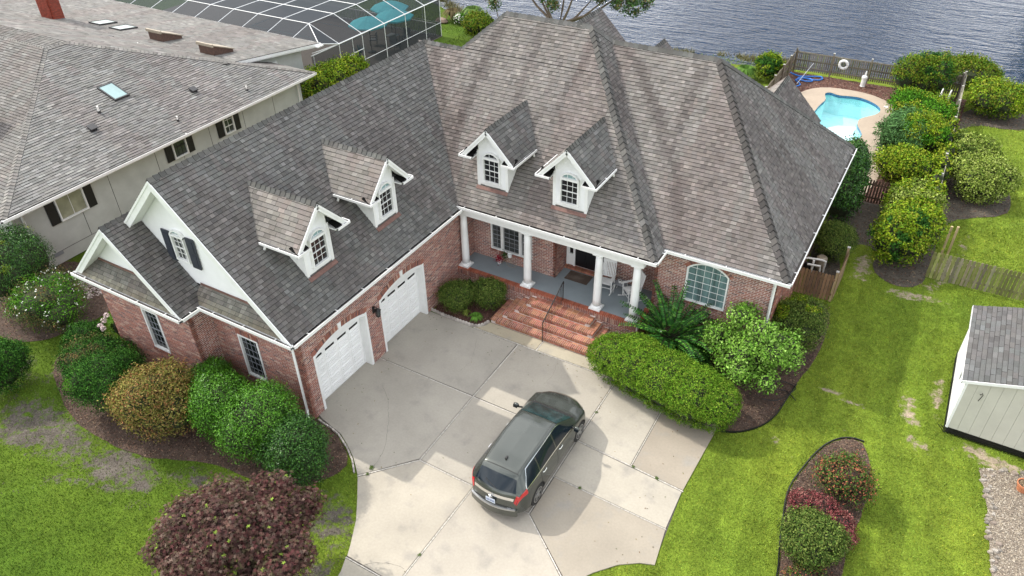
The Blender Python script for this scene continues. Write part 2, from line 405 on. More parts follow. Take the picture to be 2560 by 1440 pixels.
# ---------------------------------------------------------------- windows
def window(parent, P, u, n, w, h, cols=3, rows=4, rise=0., fr=.075, pane='glass_dark', frame='white_trim', recess=.02, proud=.02, sash=True, name='window', mun='white_trim', mt=.013, label=None):
    """P = lower-left outer corner on the wall face, u along the wall, n outward"""
    P = vec(*P); u = vec(*u); n = vec(*n); Z = vec(0, 0, 1); f = MB(); Pn = P+n*proud
    f.ob(Pn-n*.10, u*w, Z*fr, n*.115); f.ob(Pn+Z*(fr)-n*.10, u*fr, Z*(h-fr), n*.11); f.ob(Pn+Z*fr+u*(w-fr)-n*.10, u*fr, Z*(h-fr), n*.11)
    f.ob(Pn+Z*(h-.001)-n*.10, u*w, Z*fr, n*.112) if rise <= 0 else None
    if rise > 0:
        hw = w/2; R = (hw*hw+rise*rise)/(2*rise); a0 = math.asin(min(1, hw/R)); c = Pn+u*hw+Z*(h+rise-R); k = 12
        for i in range(k):
            a = -a0+i*2*a0/k; b = a+2*a0/k
            q = [c+(R)*(u*math.sin(a)+Z*math.cos(a)), c+(R)*(u*math.sin(b)+Z*math.cos(b)), c+(R-fr)*(u*math.sin(b)+Z*math.cos(b)), c+(R-fr)*(u*math.sin(a)+Z*math.cos(a))]
            f.prism([p-n*.10 for p in q], n*.112)
    wo_ = f.out(name, frame, parent, label=label)
    g = MB(); o = Pn+u*fr*.8+Z*fr*.8-n*(recess+.06)
    pts = [o, o+u*(w-1.6*fr), o+u*(w-1.6*fr)+Z*(h-fr*.8)]
    if rise > 0:
        for i in range(11):
            a = a0*.93-i*2*a0*.93/10; pts.append(c+(R-fr*.8)*(u*math.sin(a)+Z*math.cos(a))-n*(recess+.06))
    else: pts[-1] = o+u*(w-1.6*fr)+Z*(h-fr*.6)
    pts.append(o+Z*(h-fr*.8)) if rise > 0 else pts.append(o+Z*(h-fr*.6))
    g.prism(pts, -n*.01); g.out('pane', pane, wo_)
    m = MB(); q = Pn-n*(recess+.058); iw = w-2*fr; ih = h-fr if rise <= 0 else h-fr
    for i in range(1, cols): m.ob(q+u*(fr+iw*i/cols-mt/2)+Z*fr, u*mt, Z*(ih+ (rise*.7 if rise > 0 else 0)), n*.014)
    for j in range(1, rows+(1 if rise > 0 else 0)):
        t = mt*(2.2 if sash and j == rows//2 else 1)
        m.ob(q+u*fr+Z*(fr+ih*j/rows-t/2)+n*.001, u*iw, Z*t, n*(.03 if t > mt*1.5 else .015))
    m.out('muntin_grid', mun, wo_)
    return wo_
def gutter(parent, A, B, n, name='gutter', w=.12, h=.12, mat='gutter_white', hang=1.3, inside='gutter_inside'):
    """K-style gutter along A-B, n outward horizontal; A,B on the fascia top line"""
    A = vec(*A); B = vec(*B); n = vec(*n); Z = vec(0, 0, 1); L = B-A; g = MB()
    g.ob(A-Z*h, L, n*w, Z*.012); g.ob(A+n*(w-.012)-Z*(h-.01), L, n*.03, Z*(h-.005)); g.ob(A-Z*h+n*-.02, L, n*.02, Z*(h-.01))
    for P in (A, B-unit(L)*.012): g.ob(P-Z*h, unit(L)*.012, n*w, Z*(h-.015))
    g.ob(A-Z*(h-.013)+n*.002, L, n*(w-.016), Z*.05, mi=1)
    k = max(1, int(np.linalg.norm(L)/hang))
    for i in range(k): g.ob(A+L*(i+.5)/k-Z*.012, unit(L)*.03, n*(w+.035), Z*.022)
    return g.out(name, [mat, inside], parent)
def downspout(parent, path, name='downspout', mat='gutter_white', w=.085):
    m = MB()
    for a, b in zip(path[:-1], path[1:]): m.tube([a, b], w*.62, 4)
    return m.out(name, mat, parent)
# ================================================================ SETTING
def shore(x):
    xs = [-400, -70, -40, -30, -24.4, -20, -17, -10, -3, 0, 4, 8, 13, 16, 20, 30, 400]
    ys = [75, 58, 50, 46, 43.4, 40.6, 39.8, 39.2, 39.9, 40.9, 41.6, 42.6, 43.6, 44.6, 45.4, 48, 60]
    return np.interp(x, xs, ys)
# --- regions (world metres)
DRIVE = [(-.4, .2), (1.22, -.12), (1.82, -.42), (2.31, -.73), (2.87, -1.22), (3.42, -1.9), (3.89, -2.56), (4.29, -3.29), (4.6, -4.05), (4.95, -6), (5, -12), (10, -12), (10, -4), (10.1, -2.5), (10.35, -1.4), (10.8, -.62), (11.3, -.05), (11.8, .3), (12.2, .49), (12.02, 3.3), (12.12, 6.4), (8.2, 6.9), (7.4, 7.5), (2.45, 7.5), (2.45, 7.2), (2.3, 6.95), (2, 6.84), (-.4, 6.9)]
BED_LEFT = [(.1, .12), (1.2, -.2), (1.8, -.5), (2.3, -.95), (2.25, -1.5), (1.85, -2.1), (1.3, -2.75), (.2, -2.95), (-1.36, -3.05), (-2.56, -3.5), (-3.8, -4.1), (-5.8, -4.25), (-7.6, -4.1), (-9, -3.5), (-10.4, -2.9), (-11, -1.9), (-10.6, -.9), (-9.3, -.5), (-8.7, -.6), (-8.7, .1)]
BED_PLANT = [(0, 6.93), (.72, 6.88), (1.36, 6.88), (1.98, 6.87), (2.28, 6.98), (2.45, 7.35), (2.45, 7.5), (2.5, 8.97), (0, 8.97)]
BED_FRONT = [(8.0, 9), (7.3, 8.9), (7.3, 7.4), (7.8, 6.6), (9, 6.3), (12.15, 6.25), (12.7, 6.49), (13.18, 6.97), (13.46, 7.44), (13.64, 8.03), (13.72, 8.81), (13.85, 9.75), (14.15, 11.4), (14.22, 13.6), (13.95, 14.95), (12.4, 15.1), (12.4, 10.2), (8, 10.2)]
ISLAND = [(15.45, -1), (15.3, 1.85), (15.08, 2.84), (14.93, 3.83), (14.82, 4.6), (14.82, 5.17), (14.98, 5.94), (15.15, 6.66), (15.38, 7.29), (15.7, 7.81), (16.07, 8.05), (16.44, 8.05), (16.7, 7.39), (16.88, 6.64), (16.93, 5.77), (16.87, 4.91), (16.75, 4.0), (16.8, 2.72), (16.9, -1)]
BED_SIDE = [(12.4, 15.4), (13.7, 15.6), (13.9, 17.6), (13.4, 19.3), (14.3, 20.6), (15.0, 20.0), (14.9, 18.4), (16, 17.6), (17, 18.2), (17.1, 20), (17.15, 22), (17.4, 24.4), (18.4, 25.3), (19.8, 26.2), (19.9, 28.2), (19.2, 30.3), (17.8, 31.2), (17.0, 31.6), (16.8, 36.7), (20.3, 36.9), (20.6, 39.5), (17.3, 41.3), (13.5, 24.4), (12.4, 24.4)]
POOLBED = [(6.0, 28), (6.05, 40.3), (16.9, 40.5), (16.7, 24.4), (12.4, 24.4), (12.4, 28)]
DECK = [(6.4, 25), (7.2, 35.2), (7.6, 36.6), (8.05, 37.66), (8.83, 38.4), (10.02, 38.65), (11.43, 38.58), (12.57, 37.94), (13.32, 37.13), (13.6, 36), (13.45, 33), (13.44, 31.4), (13.75, 28.8), (13.9, 27.4), (13.5, 24.6), (12.4, 24.6)]
POOL = [(9.11, 34.2), (9.16, 35.3), (9.33, 36.3), (9.2, 36.8), (9.06, 37.28), (9.15, 37.55), (9.36, 37.66), (9.65, 37.5), (9.97, 37.42), (10.5, 37.6), (11.05, 37.68), (11.5, 37.52), (11.95, 37.23), (12.35, 36.8), (12.57, 36.26), (12.45, 35.5), (12.0, 34.89), (11.7, 34.4), (11.63, 34.0), (11.72, 33.3), (11.98, 32.76), (12.25, 32.0), (12.0, 31.1), (11.2, 30.5), (10.2, 30.5), (9.3, 31.2), (8.95, 32.5)]
GRAVEL = [(19.75, 8.75), (19.82, 8.4), (19.98, 7.8), (20.15, 6.77), (20.24, 5.78), (20.34, 4.71), (20.4, 2), (24, 2), (24, 9.2), (21, 9.1), (20.4, 8.95)]
NEIGHBED = [(-11.4, .5), (-11.6, -.9), (-12.2, -2.2), (-13.3, -2.8), (-14.6, -2.6), (-16.5, -2), (-18, 0), (-16.5, 2), (-13.8, 2.4), (-12.3, 1.5)]
HOUSE = [(-8.7, 0), (0, 0), (0, 9), (8.1, 9), (8.1, 10.2), (12.4, 10.2), (12.4, 24), (-8.7, 24)]
LEFTLAWN_SOIL = [(-13.2, 2.5), (-12.2, 5), (-11, 9), (-13, 12), (-16, 12), (-16.4, 2)]
NOGRASS = [DRIVE, BED_LEFT, BED_PLANT, BED_FRONT, ISLAND, BED_SIDE, POOLBED, GRAVEL, NEIGHBED, HOUSE]
def ell(x, y, cx, cy, rx, ry, rot=0):
    c, s = math.cos(rot), math.sin(rot); dx, dy = x-cx, y-cy
    return np.sqrt(((dx*c+dy*s)/rx)**2+((-dx*s+dy*c)/ry)**2)
def barev(x, y):
    """0..1 how bare of grass, by place"""
    nz = fbm(x*1.1+5, y*1.1+9, 4); nf = fbm(x*5, y*5, 3); b = np.zeros(np.shape(x))
    def spot(cx, cy, rx, ry, rot=0, k=1.0):
        d = ell(x, y, cx, cy, rx, ry, rot); return np.clip(k*(1.55-d)-1.35*(nz+.5*(nf-.5))+.35, 0, 1)
    for a in [(-7.5, -5.0, 4.4, 1.3, .10), (-4.0, -4.6, 1.8, .8, -.1), (-11.6, -3.8, 1.3, 1.0), (-1.2, -3.7, 1.7, .55, .25), (3.3, -2.9, .75, 1.4, .7), (4.2, -4.8, .5, 1.4, .1), (.9, -3.2, 1.4, .6),
              (-9.9, -7.4, .9, .5),
              (17.55, 10.4, .30, 1.2, .3), (18.0, 8.9, .5, .6, .4), (19.9, 9.35, 1.3, .38), (20.5, 9.3, 1.0, .4), (18.3, 12, .22, 1.4), (15.3, 9.9, 1.0, .12, -.2), (17.9, 20.6, .7, 2.6, -.2), (16.9, 17.4, 1.6, .35, .1), (14.8, 21, .8, 1.0), (14.6, 18.5, .5, 1.2), (13.9, 6.8, .5, .22)]:
        b = np.maximum(b, spot(*a))
    b = np.maximum(b, np.clip((fbm(x*.9+40, y*.9, 4)-.60)*3.2, 0, .55)*(x < 5))
    return b
def axis(segs):
    o = []
    for a, b, s in segs: o += list(np.arange(a, b, s))
    return np.array(o+[segs[-1][1]])
gx = axis([(-500, -100, 40), (-100, -40, 3), (-40, -14, 1), (-14, 22, .22), (22, 40, 1.2), (40, 100, 10), (100, 500, 50)])
gy = axis([(-300, -60, 40), (-60, -12, 4), (-12, 26, .22), (26, 48, .4), (48, 60, 2), (60, 500, 60)])
X, Y = np.meshgrid(gx, gy); dsh = Y-shore(X)
Zg = -.035-1.6/(1+np.exp(-(dsh)*2.2))+.012*(fbm(X*1.7, Y*1.7, 3)-.5)
inp_pool = inpoly(X, Y, [(8.6, 30), (8.6, 38), (12.8, 38), (12.8, 30)])
Zg = np.where(inp_pool, -1.9, Zg)
nx, ny = len(gx), len(gy); idx = np.arange(nx*ny).reshape(ny, nx)
FQ = np.stack([idx[:-1, :-1], idx[:-1, 1:], idx[1:, 1:], idx[1:, :-1]], -1).reshape(-1, 4)
xc = (X[:-1, :-1]+X[1:, 1:]).ravel()/2; yc_ = (Y[:-1, :-1]+Y[1:, 1:]).ravel()/2
def grasscol(x, y):
    n1 = fbm(x*.35+3, y*.35+8, 3)[:, None]; n2 = fbm(x*2.3, y*2.3, 3)[:, None]
    c = np.array([.212, .292, .030])*(1-n1)+np.array([.125, .215, .022])*n1
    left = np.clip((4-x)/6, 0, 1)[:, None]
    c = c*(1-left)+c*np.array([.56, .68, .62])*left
    st_ = (1+.07*np.sign(np.sin((x*.97+y*.12)*5.2))*(x > 11)*(y < 30))[:, None]
    return c*(.78+.44*n2)*st_
def soilcol(x, y):
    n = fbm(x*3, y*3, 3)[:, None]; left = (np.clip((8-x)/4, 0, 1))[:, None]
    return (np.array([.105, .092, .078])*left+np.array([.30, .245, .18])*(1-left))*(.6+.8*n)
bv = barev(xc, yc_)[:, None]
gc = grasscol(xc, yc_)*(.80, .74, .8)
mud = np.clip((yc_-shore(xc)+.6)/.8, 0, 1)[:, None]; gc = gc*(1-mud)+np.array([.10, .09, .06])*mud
M('ground', attr=True, rough=.95, amp=.35, scale=22, amp2=.15, scale2=4, bump=.8, bscale=35, bdist=.03, spec=.1)
gm = MATS['ground'].node_tree; bsdf = [q for q in gm.nodes if q.type == 'BSDF_PRINCIPLED'][0]; src = bsdf.inputs['Base Color'].links[0].from_socket
def gn(t, **k):
    q = gm.nodes.new(t)
    for a_, b_ in k.items(): setattr(q, a_, b_)
    return q
ab = gn('ShaderNodeAttribute', attribute_name='Bare'); as_ = gn('ShaderNodeAttribute', attribute_name='Soil'); gp = gn('ShaderNodeNewGeometry'); n1_ = gn('ShaderNodeTexNoise'); n1_.inputs['Scale'].default_value = 3.2; n1_.inputs['Detail'].default_value = 8; n1_.inputs['Roughness'].default_value = .72
gm.links.new(gp.outputs['Position'], n1_.inputs['Vector']); ma = gn('ShaderNodeMath', operation='MULTIPLY_ADD'); ma.inputs[1].default_value = 1.7; gm.links.new(n1_.outputs['Fac'], ma.inputs[0]); bsc = gn('ShaderNodeMath', operation='MULTIPLY'); bsc.inputs[1].default_value = .52; gm.links.new(ab.outputs['Fac'], bsc.inputs[0]); gm.links.new(bsc.outputs[0], ma.inputs[2])
mr_ = gn('ShaderNodeMapRange'); mr_.inputs[1].default_value = 1.14; mr_.inputs[2].default_value = 1.34; gm.links.new(ma.outputs[0], mr_.inputs[0]); mx_ = gn('ShaderNodeMix', data_type='RGBA')
n2_ = gn('ShaderNodeTexNoise'); n2_.inputs['Scale'].default_value = 16; n2_.inputs['Detail'].default_value = 6; n2_.inputs['Roughness'].default_value = .7; gm.links.new(gp.outputs['Position'], n2_.inputs['Vector']); m3 = gn('ShaderNodeMapRange'); m3.inputs[1].default_value = .3; m3.inputs[2].default_value = .7; m3.inputs[3].default_value = .55; m3.inputs[4].default_value = 1.5
gm.links.new(n2_.outputs['Fac'], m3.inputs[0]); vs = gn('ShaderNodeVectorMath', operation='SCALE'); gm.links.new(as_.outputs['Color'], vs.inputs[0]); gm.links.new(m3.outputs[0], vs.inputs['Scale'])
gm.links.new(mr_.outputs[0], mx_.inputs['Factor']); gm.links.new(src, mx_.inputs['A']); gm.links.new(vs.outputs[0], mx_.inputs['B']); gm.links.new(mx_.outputs['Result'], bsdf.inputs['Base Color'])
go = tag(mk('ground', np.stack([X.ravel(), Y.ravel(), Zg.ravel()], 1), FQ, 'ground', col=gc, origin=(0, 0, 0), smooth=True), kind='structure')
at = go.data.attributes.new('Bare', 'FLOAT', 'POINT'); at.data.foreach_set('value', barev(X.ravel(), Y.ravel()).astype(np.float32))
at = go.data.attributes.new('Soil', 'FLOAT_COLOR', 'POINT'); at.data.foreach_set('color', np.hstack([soilcol(X.ravel(), Y.ravel()), np.ones((X.size, 1))]).astype(np.float32).ravel())
# --- lake
m = bpy.data.materials.new('lake_water'); MATS['lake_water'] = m; m.use_nodes = True; n = m.node_tree; b = n.nodes['Principled BSDF']; L = n.links.new
b.inputs['Base Color'].default_value = (.007, .028, .070, 1); b.inputs['Roughness'].default_value = .07; b.inputs['IOR'].default_value = 1.333; b.inputs['Specular IOR Level'].default_value = .25
geo = n.nodes.new('ShaderNodeNewGeometry'); mp = n.nodes.new('ShaderNodeMapping'); mp.inputs['Rotation'].default_value = (0, 0, .55); mp.inputs['Scale'].default_value = (.55, 1.9, 1)
L(geo.outputs['Position'], mp.inputs['Vector'])
acc = None
for sc, am in ((.55, .55), (1.7, .34), (4.2, .16)):
    t = n.nodes.new('ShaderNodeTexNoise'); t.inputs['Scale'].default_value = sc; t.inputs['Detail'].default_value = 3; t.inputs['Distortion'].default_value = .6; L(mp.outputs[0], t.inputs['Vector'])
    q = n.nodes.new('ShaderNodeMath'); q.operation = 'MULTIPLY'; q.inputs[1].default_value = am; L(t.outputs['Fac'], q.inputs[0])
    if acc is None: acc = q.outputs[0]
    else:
        a = n.nodes.new('ShaderNodeMath'); L(acc, a.inputs[0]); L(q.outputs[0], a.inputs[1]); acc = a.outputs[0]
bp = n.nodes.new('ShaderNodeBump'); bp.inputs['Strength'].default_value = 1.0; bp.inputs['Distance'].default_value = 1.7; L(acc, bp.inputs['Height']); L(bp.outputs[0], b.inputs['Normal'])
V = [(-500, 38.6, -.42), (500, 38.6, -.42), (500, 500, -.42), (-500, 500, -.42)]
tag(mk('lake_water', V, [(0, 1, 2, 3)], 'lake_water', origin=(0, 60, -.42)), kind='structure')
# trees on the far bank, seen only as their dark reflection in the water
def far_woods():
    r = np.random.default_rng(6); n = 9000; x = r.uniform(24, 120, n); y = r.uniform(104, 116, n)+.25*(x-24); z = r.uniform(-.3, 1, n)**1*(12+4*fbm(x*.12, y*0+3, 3)); z = np.abs(z)
    C = np.stack([x, y, z], 1); N = r.normal(0, 1, (n, 3)); N[:, 1] -= 1.2; N /= np.linalg.norm(N, axis=1)[:, None]; return C, N
# --- flat sheets
def smooth_poly(P, k=2, jit=0., seed=1):
    rnd = random.Random(seed)
    for _ in range(k):
        Q = []
        for i in range(len(P)):
            a, b = P[i], P[(i+1) % len(P)]
            Q += [(a[0]*.75+b[0]*.25, a[1]*.75+b[1]*.25), (a[0]*.25+b[0]*.75, a[1]*.25+b[1]*.75)]
        P = Q
    if jit: P = [(x+rnd.uniform(-jit, jit), y+rnd.uniform(-jit, jit)) for x, y in P]
    return P
def sheet(name, polys, z, mat, parent=None, thick=.0, col=None, kind='structure', label=None):
    """polys[0] outline, others holes"""
    vv = [[Vector((x, y, 0)) for x, y in P] for P in polys]; tri = tessellate_polygon(vv); flat = [p for P in polys for p in P]
    V = [(x, y, z) for x, y in flat]; F = []
    for t in tri:
        a, b_, c = [flat[i] for i in t]
        s = (b_[0]-a[0])*(c[1]-a[1])-(c[0]-a[0])*(b_[1]-a[1]); F.append(t if s > 0 else t[::-1])
    if thick:
        nn = len(V); V += [(x, y, z-thick) for x, y in flat]; k = 0
        for P in polys:
            ccw = area2(P) > 0
            for i in range(len(P)):
                a, b_ = k+i, k+(i+1) % len(P)
                F.append((a, a+nn, b_+nn, b_) if ccw == (P is polys[0]) else (b_, b_+nn, a+nn, a))
            k += len(P)
    o = mk(name, V, F, mat, parent, col=col)
    if kind and parent is None: o['kind'] = kind
    if label: o['label'] = label
    return o
M('mulch_red', (.115, .055, .042), rough=.95, amp=.5, scale=26, amp2=.2, scale2=2, bump=1., bscale=40, bdist=.03)
M('mulch_brown', (.085, .055, .040), rough=.95, amp=.5, scale=26, amp2=.3, scale2=2, bump=1., bscale=40, bdist=.03)
M('soil_dark', (.085, .072, .055), rough=.95, amp=.45, scale=16, amp2=.3, scale2=2, bump=1., bscale=40, bdist=.03)
M('gravel_bed', (.24, .20, .155), rough=.95, amp=.5, scale=30, bump=1., bscale=50, bdist=.02)
for nm, P, z, mt in (('mulch_bed', BED_LEFT, -.016, 'mulch_brown'), ('mulch_bed', BED_PLANT, -.012, 'mulch_red'), ('mulch_bed', BED_FRONT, -.016, 'mulch_brown'), ('mulch_bed', ISLAND, -.012, 'mulch_brown'),
                     ('soil_bed', BED_SIDE, -.018, 'soil_dark'), ('mulch_bed', POOLBED, -.012, 'mulch_red'), ('gravel_bed', GRAVEL, -.010, 'gravel_bed'), ('soil_bed', NEIGHBED, -.014, 'mulch_brown')):
    sheet(nm, [smooth_poly(P, 1 if P is BED_PLANT else 0 if P is POOLBED else 2, .03)]+([[(x_+(10.8-x_)*-.03, y_+(34-y_)*-.03) for x_, y_ in smooth_poly(POOL, 1)]] if P is POOLBED else []), z, mt)
# --- driveway slabs
SL = {'a': ([(-.36, .5), (-.36, 3.24), (0, 3.24), (0, 3.56), (4.13, 3.56), (4.18, .33), (2.86, -1.18), (2.31, -.71), (1.82, -.40), (1.22, -.10), (.2, .12), (0, .2), (0, .5)], (.36, .345, .315)),
      'b': ([(0, 3.60), (4.13, 3.60), (4.11, 6.78), (0, 6.83), (0, 6.69), (-.36, 6.69), (-.36, 3.96), (0, 3.96)], (.355, .34, .312)),
      'c': ([(4.17, 3.60), (8.20, 3.57), (8.20, 6.80), (4.15, 6.78)], (.375, .355, .32)),
      'd': ([(4.17, 3.56), (4.22, .32), (8.24, .26), (8.21, 3.53)], (.37, .352, .32)),
      'e': ([(4.19, .28), (2.89, -1.22), (3.42, -1.88), (3.89, -2.54), (4.29, -3.27), (4.45, -3.60), (6.23, -3.62), (6.28, .25)], (.40, .375, .33)),
      'f': ([(6.32, .25), (6.27, -3.62), (6.25, -12), (10, -12), (10, -4), (10.1, -2.5), (10.3, -1.35), (8.26, .22)], (.385, .362, .325)),
      'g': ([(8.30, .22), (10.32, -1.30), (10.8, -.62), (11.3, -.05), (11.8, .3), (12.2, .49), (12.04, 1.72), (8.29, 1.83)], (.315, .288, .248)),
      'h': ([(8.27, 1.86), (12.03, 1.75), (11.98, 3.26), (8.25, 3.52)], (.40, .378, .335)),
      'i': ([(8.25, 3.57), (10.19, 3.43), (10.15, 6.9), (8.24, 6.9)], (.395, .375, .335)),
      'j': ([(10.23, 3.42), (11.99, 3.31), (12.1, 6.38), (12.0, 6.9), (10.19, 6.9)], (.305, .275, .235)),
      'k': ([(4.46, -3.66), (6.22, -3.66), (6.2, -12), (5, -12), (4.95, -6), (4.62, -4.05)], (.39, .37, .325)),
      'l': ([(2.32, 6.97), (2.1, 6.85), (4.88, 6.83), (4.88, 7.42), (2.5, 7.42), (2.46, 7.2)], (.38, .345, .27)),
      'm': ([(4.92, 6.83), (8.20, 6.85), (8.0, 7.4), (7.3, 7.42), (4.92, 7.42)], (.40, .37, .30))}
M('joint_dark', (.10, .09, .08), rough=.95, amp=.5, scale=20)
drv = sheet('driveway', [[(x_+(6.5-x_)*.009, y_+(1.5-y_)*.009) for x_, y_ in DRIVE]], -.028, 'joint_dark')
tag(drv, kind='structure')
for k_, (P, c) in SL.items():
    cx_ = sum(p[0] for p in P)/len(P); cy_ = sum(p[1] for p in P)/len(P)
    P = [(x_+(.016 if x_ < cx_ else -.016), y_+(.016 if y_ < cy_ else -.016)) for x_, y_ in P]
    c = tuple(np.array(c)*np.array([.93, .90, .84]))
    sheet('slab', [P], 0.0, 'concrete', drv, thick=.1, col=c, kind=None)
jm = MB()
def jl(*pts, w=.034):
    for a, b_ in zip(pts[:-1], pts[1:]):
        a = vec(*a, -.004); b_ = vec(*b_, -.004); t = unit(b_-a); s = vec(-t[1], t[0], 0)
        jm.ob(a-s*w/2-vec(0, 0, .03), b_-a, s*w, vec(0, 0, .03))
jl((0, 3.58), (8.22, 3.55), (10.2, 3.425), (12, 3.285)); jl((4.15, 6.8), (4.15, 3.58), (4.2, .3), (6.3, .265), (8.27, .235), (8.22, 3.55), (8.22, 6.8)); jl((4.2, .3), (2.86, -1.2)); jl((6.3, .26), (6.25, -3.64), (6.22, -9)); jl((8.28, .22), (10.31, -1.33)); jl((2.1, 6.83), (4.9, 6.81), (8.2, 6.83)); jl((4.9, 6.83), (4.9, 7.42)); jl((4.45, -3.64), (6.25, -3.64)); jl((8.28, 1.845), (12.03, 1.735), w=.028); jl((10.21, 3.42), (10.17, 6.9), w=.028)
jm.out('expansion_joint', 'joint', drv, usecol=False)
cm = MB()
def crack(pts, w=.011, z=.0035):
    rnd = random.Random(len(pts)); Q = []
    for a, b_ in zip(pts[:-1], pts[1:]):
        k = max(2, int(math.hypot(b_[0]-a[0], b_[1]-a[1])/.09))
        Q += [(a[0]+(b_[0]-a[0])*i/k+rnd.uniform(-.018, .018), a[1]+(b_[1]-a[1])*i/k+rnd.uniform(-.018, .018)) for i in range(k)]
    for a, b_ in zip(Q[:-1], Q[1:]):
        t = unit(vec(b_[0]-a[0], b_[1]-a[1], 0)); s = vec(-t[1], t[0], 0)*w*rnd.uniform(.5, 1)/2
        cm.add([vec(*a, z)-s, vec(*b_, z)-s, vec(*b_, z)+s, vec(*a, z)+s], [(0, 1, 2, 3)])
crack([(1.0, 2.45), (1.6, 2.0), (2.25, 1.2), (2.8, .35), (3.0, -.1), (3.1, -.95)]); crack([(2.6, 6.3), (3.1, 5.1), (3.0, 4.3)], w=.006); crack([(5.9, 6.7), (6.1, 5.9), (6.0, 5.2)], w=.006); crack([(5.05, -3.62), (5.3, -3.35), (5.8, -3.15), (6.22, -3.1)])
cm.out('hairline_crack', 'crack', drv, usecol=False)
sheet('pool_deck', [smooth_poly(DECK, 1), smooth_poly(POOL, 1)], .03, 'deck_tan', thick=.10, col=(.35, .285, .22))
# --- leaf / blade / chip scatter
def quads(name, C, N, L_, W_, col, mat, parent, kind=None, jit=.7, seed=0, bend=.0):
    """one diamond-shaped leaf per point; C centres, N outward normals, L_ W_ sizes (arrays or scalars)"""
    r = np.random.default_rng(seed); n = len(C); N = N+r.normal(0, jit, (n, 3)); N /= np.linalg.norm(N, axis=1)[:, None]
    T = np.cross(N, r.normal(0, 1, (n, 3))); T /= np.linalg.norm(T, axis=1)[:, None]+1e-9; B = np.cross(N, T)
    L_ = (np.asarray(L_)*r.uniform(.7, 1.25, n))[:, None]; W_ = (np.asarray(W_)*r.uniform(.7, 1.25, n))[:, None]
    V = np.stack([C-T*L_/2-N*bend*L_, C-T*L_*.05+B*W_/2, C+T*L_/2-N*bend*L_, C-T*L_*.05-B*W_/2], 1).reshape(-1, 3)
    F = np.arange(4*n).reshape(-1, 4)
    return mk(name, V, F, mat, parent, col=col, kind=kind, origin=WO[parent] if parent is not None else C.mean(0)*[1, 1, 0])
C_, N_ = far_woods(); quads('far_woods', C_, N_, 2.4, 1.8, np.array([.03, .055, .02])*RNG.uniform(.6, 1.4, (len(C_), 1)), 'leaf', None, kind='stuff', jit=.5)
def blades(name, x, y, h, w, col, seed=0, z=-.035):
    r = np.random.default_rng(seed); n = len(x); a = r.uniform(0, 2*np.pi, n); lean = r.uniform(.1, .9, n)*h; b = r.uniform(0, 2*np.pi, n)
    P = np.stack([x, y, np.full(n, z)], 1); s = np.stack([np.cos(a), np.sin(a), np.zeros(n)], 1)*w[:, None]/2
    T = P+np.stack([np.cos(b)*lean, np.sin(b)*lean, h*r.uniform(.6, 1, n)], 1)
    V = np.stack([P-s, P+s, T], 1).reshape(-1, 3); return mk(name, V, np.arange(3*n).reshape(-1, 3), 'grass_blade', col=col, kind='stuff', origin=(0, 0, 0))
M('grass_blade', attr=True, rough=.6, spec=.25)
def grass_pts(x0, x1, y0, y1, dens, seed):
    r = np.random.default_rng(seed); n = int((x1-x0)*(y1-y0)*dens); x = r.uniform(x0, x1, n); y = r.uniform(y0, y1, n); ok = np.ones(n, bool)
    for P in NOGRASS: ok &= ~inpoly(x, y, P)
    ok &= y < shore(x)-.1; ok &= r.random(n) > barev(x, y)*.90; return x[ok], y[ok]
xs, ys, hs = [], [], []
for a in ((12, 22.5, -5, 25, 700, .055), (-13.5, 4.9, -9.5, 2.6, 700, .055), (9, 12.5, -5, .6, 700, .055), (16.4, 26, 20, 46, 130, .09), (-18, 7, 34, 43, 90, .1), (-26, -18, 36, 44, 60, .1), (-40, -13.5, -12, 0, 60, .1)):
    x, y = grass_pts(*a[:5], seed=int(a[4]+a[0])); xs.append(x); ys.append(y); hs.append(np.full(len(x), a[5]))
x = np.concatenate(xs); y = np.concatenate(ys); h = np.concatenate(hs)*RNG.uniform(.6, 1.3, len(x))
gcol = grasscol(x, y)*RNG.uniform(.65, 1.45, (len(x), 1))*np.array([1, 1, 1])
yel = RNG.random(len(x)) < .12; gcol[yel] = gcol[yel]*np.array([1.5, 1.1, 1.1])
blades('lawn_grass', x, y, h, h*.42, gcol, seed=4)
# shoreline sedge
n = 5000; x = RNG.uniform(-26, 6, n); y = shore(x)+RNG.normal(-.25, .3, n); ok = (fbm(x*.5, y*.5, 2) > .42); x = x[ok]; y = y[ok]
tag(blades('shore_grass', x, y, RNG.uniform(.2, .55, len(x)), np.full(len(x), .07), np.array([.16, .15, .07])*RNG.uniform(.6, 1.4, (len(x), 1)), seed=9), kind='stuff')
def chips(name, P, dens, cols, size, z=-.005, seed=1, up=.35, kind='stuff'):
    r = np.random.default_rng(seed); xs_ = [p[0] for p in P]; ys_ = [p[1] for p in P]; n = int((max(xs_)-min(xs_))*(max(ys_)-min(ys_))*dens)
    x = r.uniform(min(xs_), max(xs_), n); y = r.uniform(min(ys_), max(ys_), n); ok = inpoly(x, y, P) & ~inpoly(x, y, DECK) & ~inpoly(x, y, POOL); x = x[ok]; y = y[ok]; n = len(x)
    C = np.stack([x, y, z+r.uniform(0, .025, n)], 1); cols = np.array(cols); c = cols[r.integers(0, len(cols), n)]*r.uniform(.6, 1.4, (n, 1))
    o = quads(name, C, np.tile([0, 0, 1.], (n, 1)), size, size*.4, c, 'leaf', None, kind=kind, jit=up, seed=seed); return o
CB = [(.12, .07, .05), (.08, .05, .04), (.17, .10, .07), (.06, .04, .03), (.20, .15, .10)]
CR = [(.16, .07, .05), (.11, .05, .04), (.22, .12, .09), (.07, .04, .03), (.26, .19, .14)]
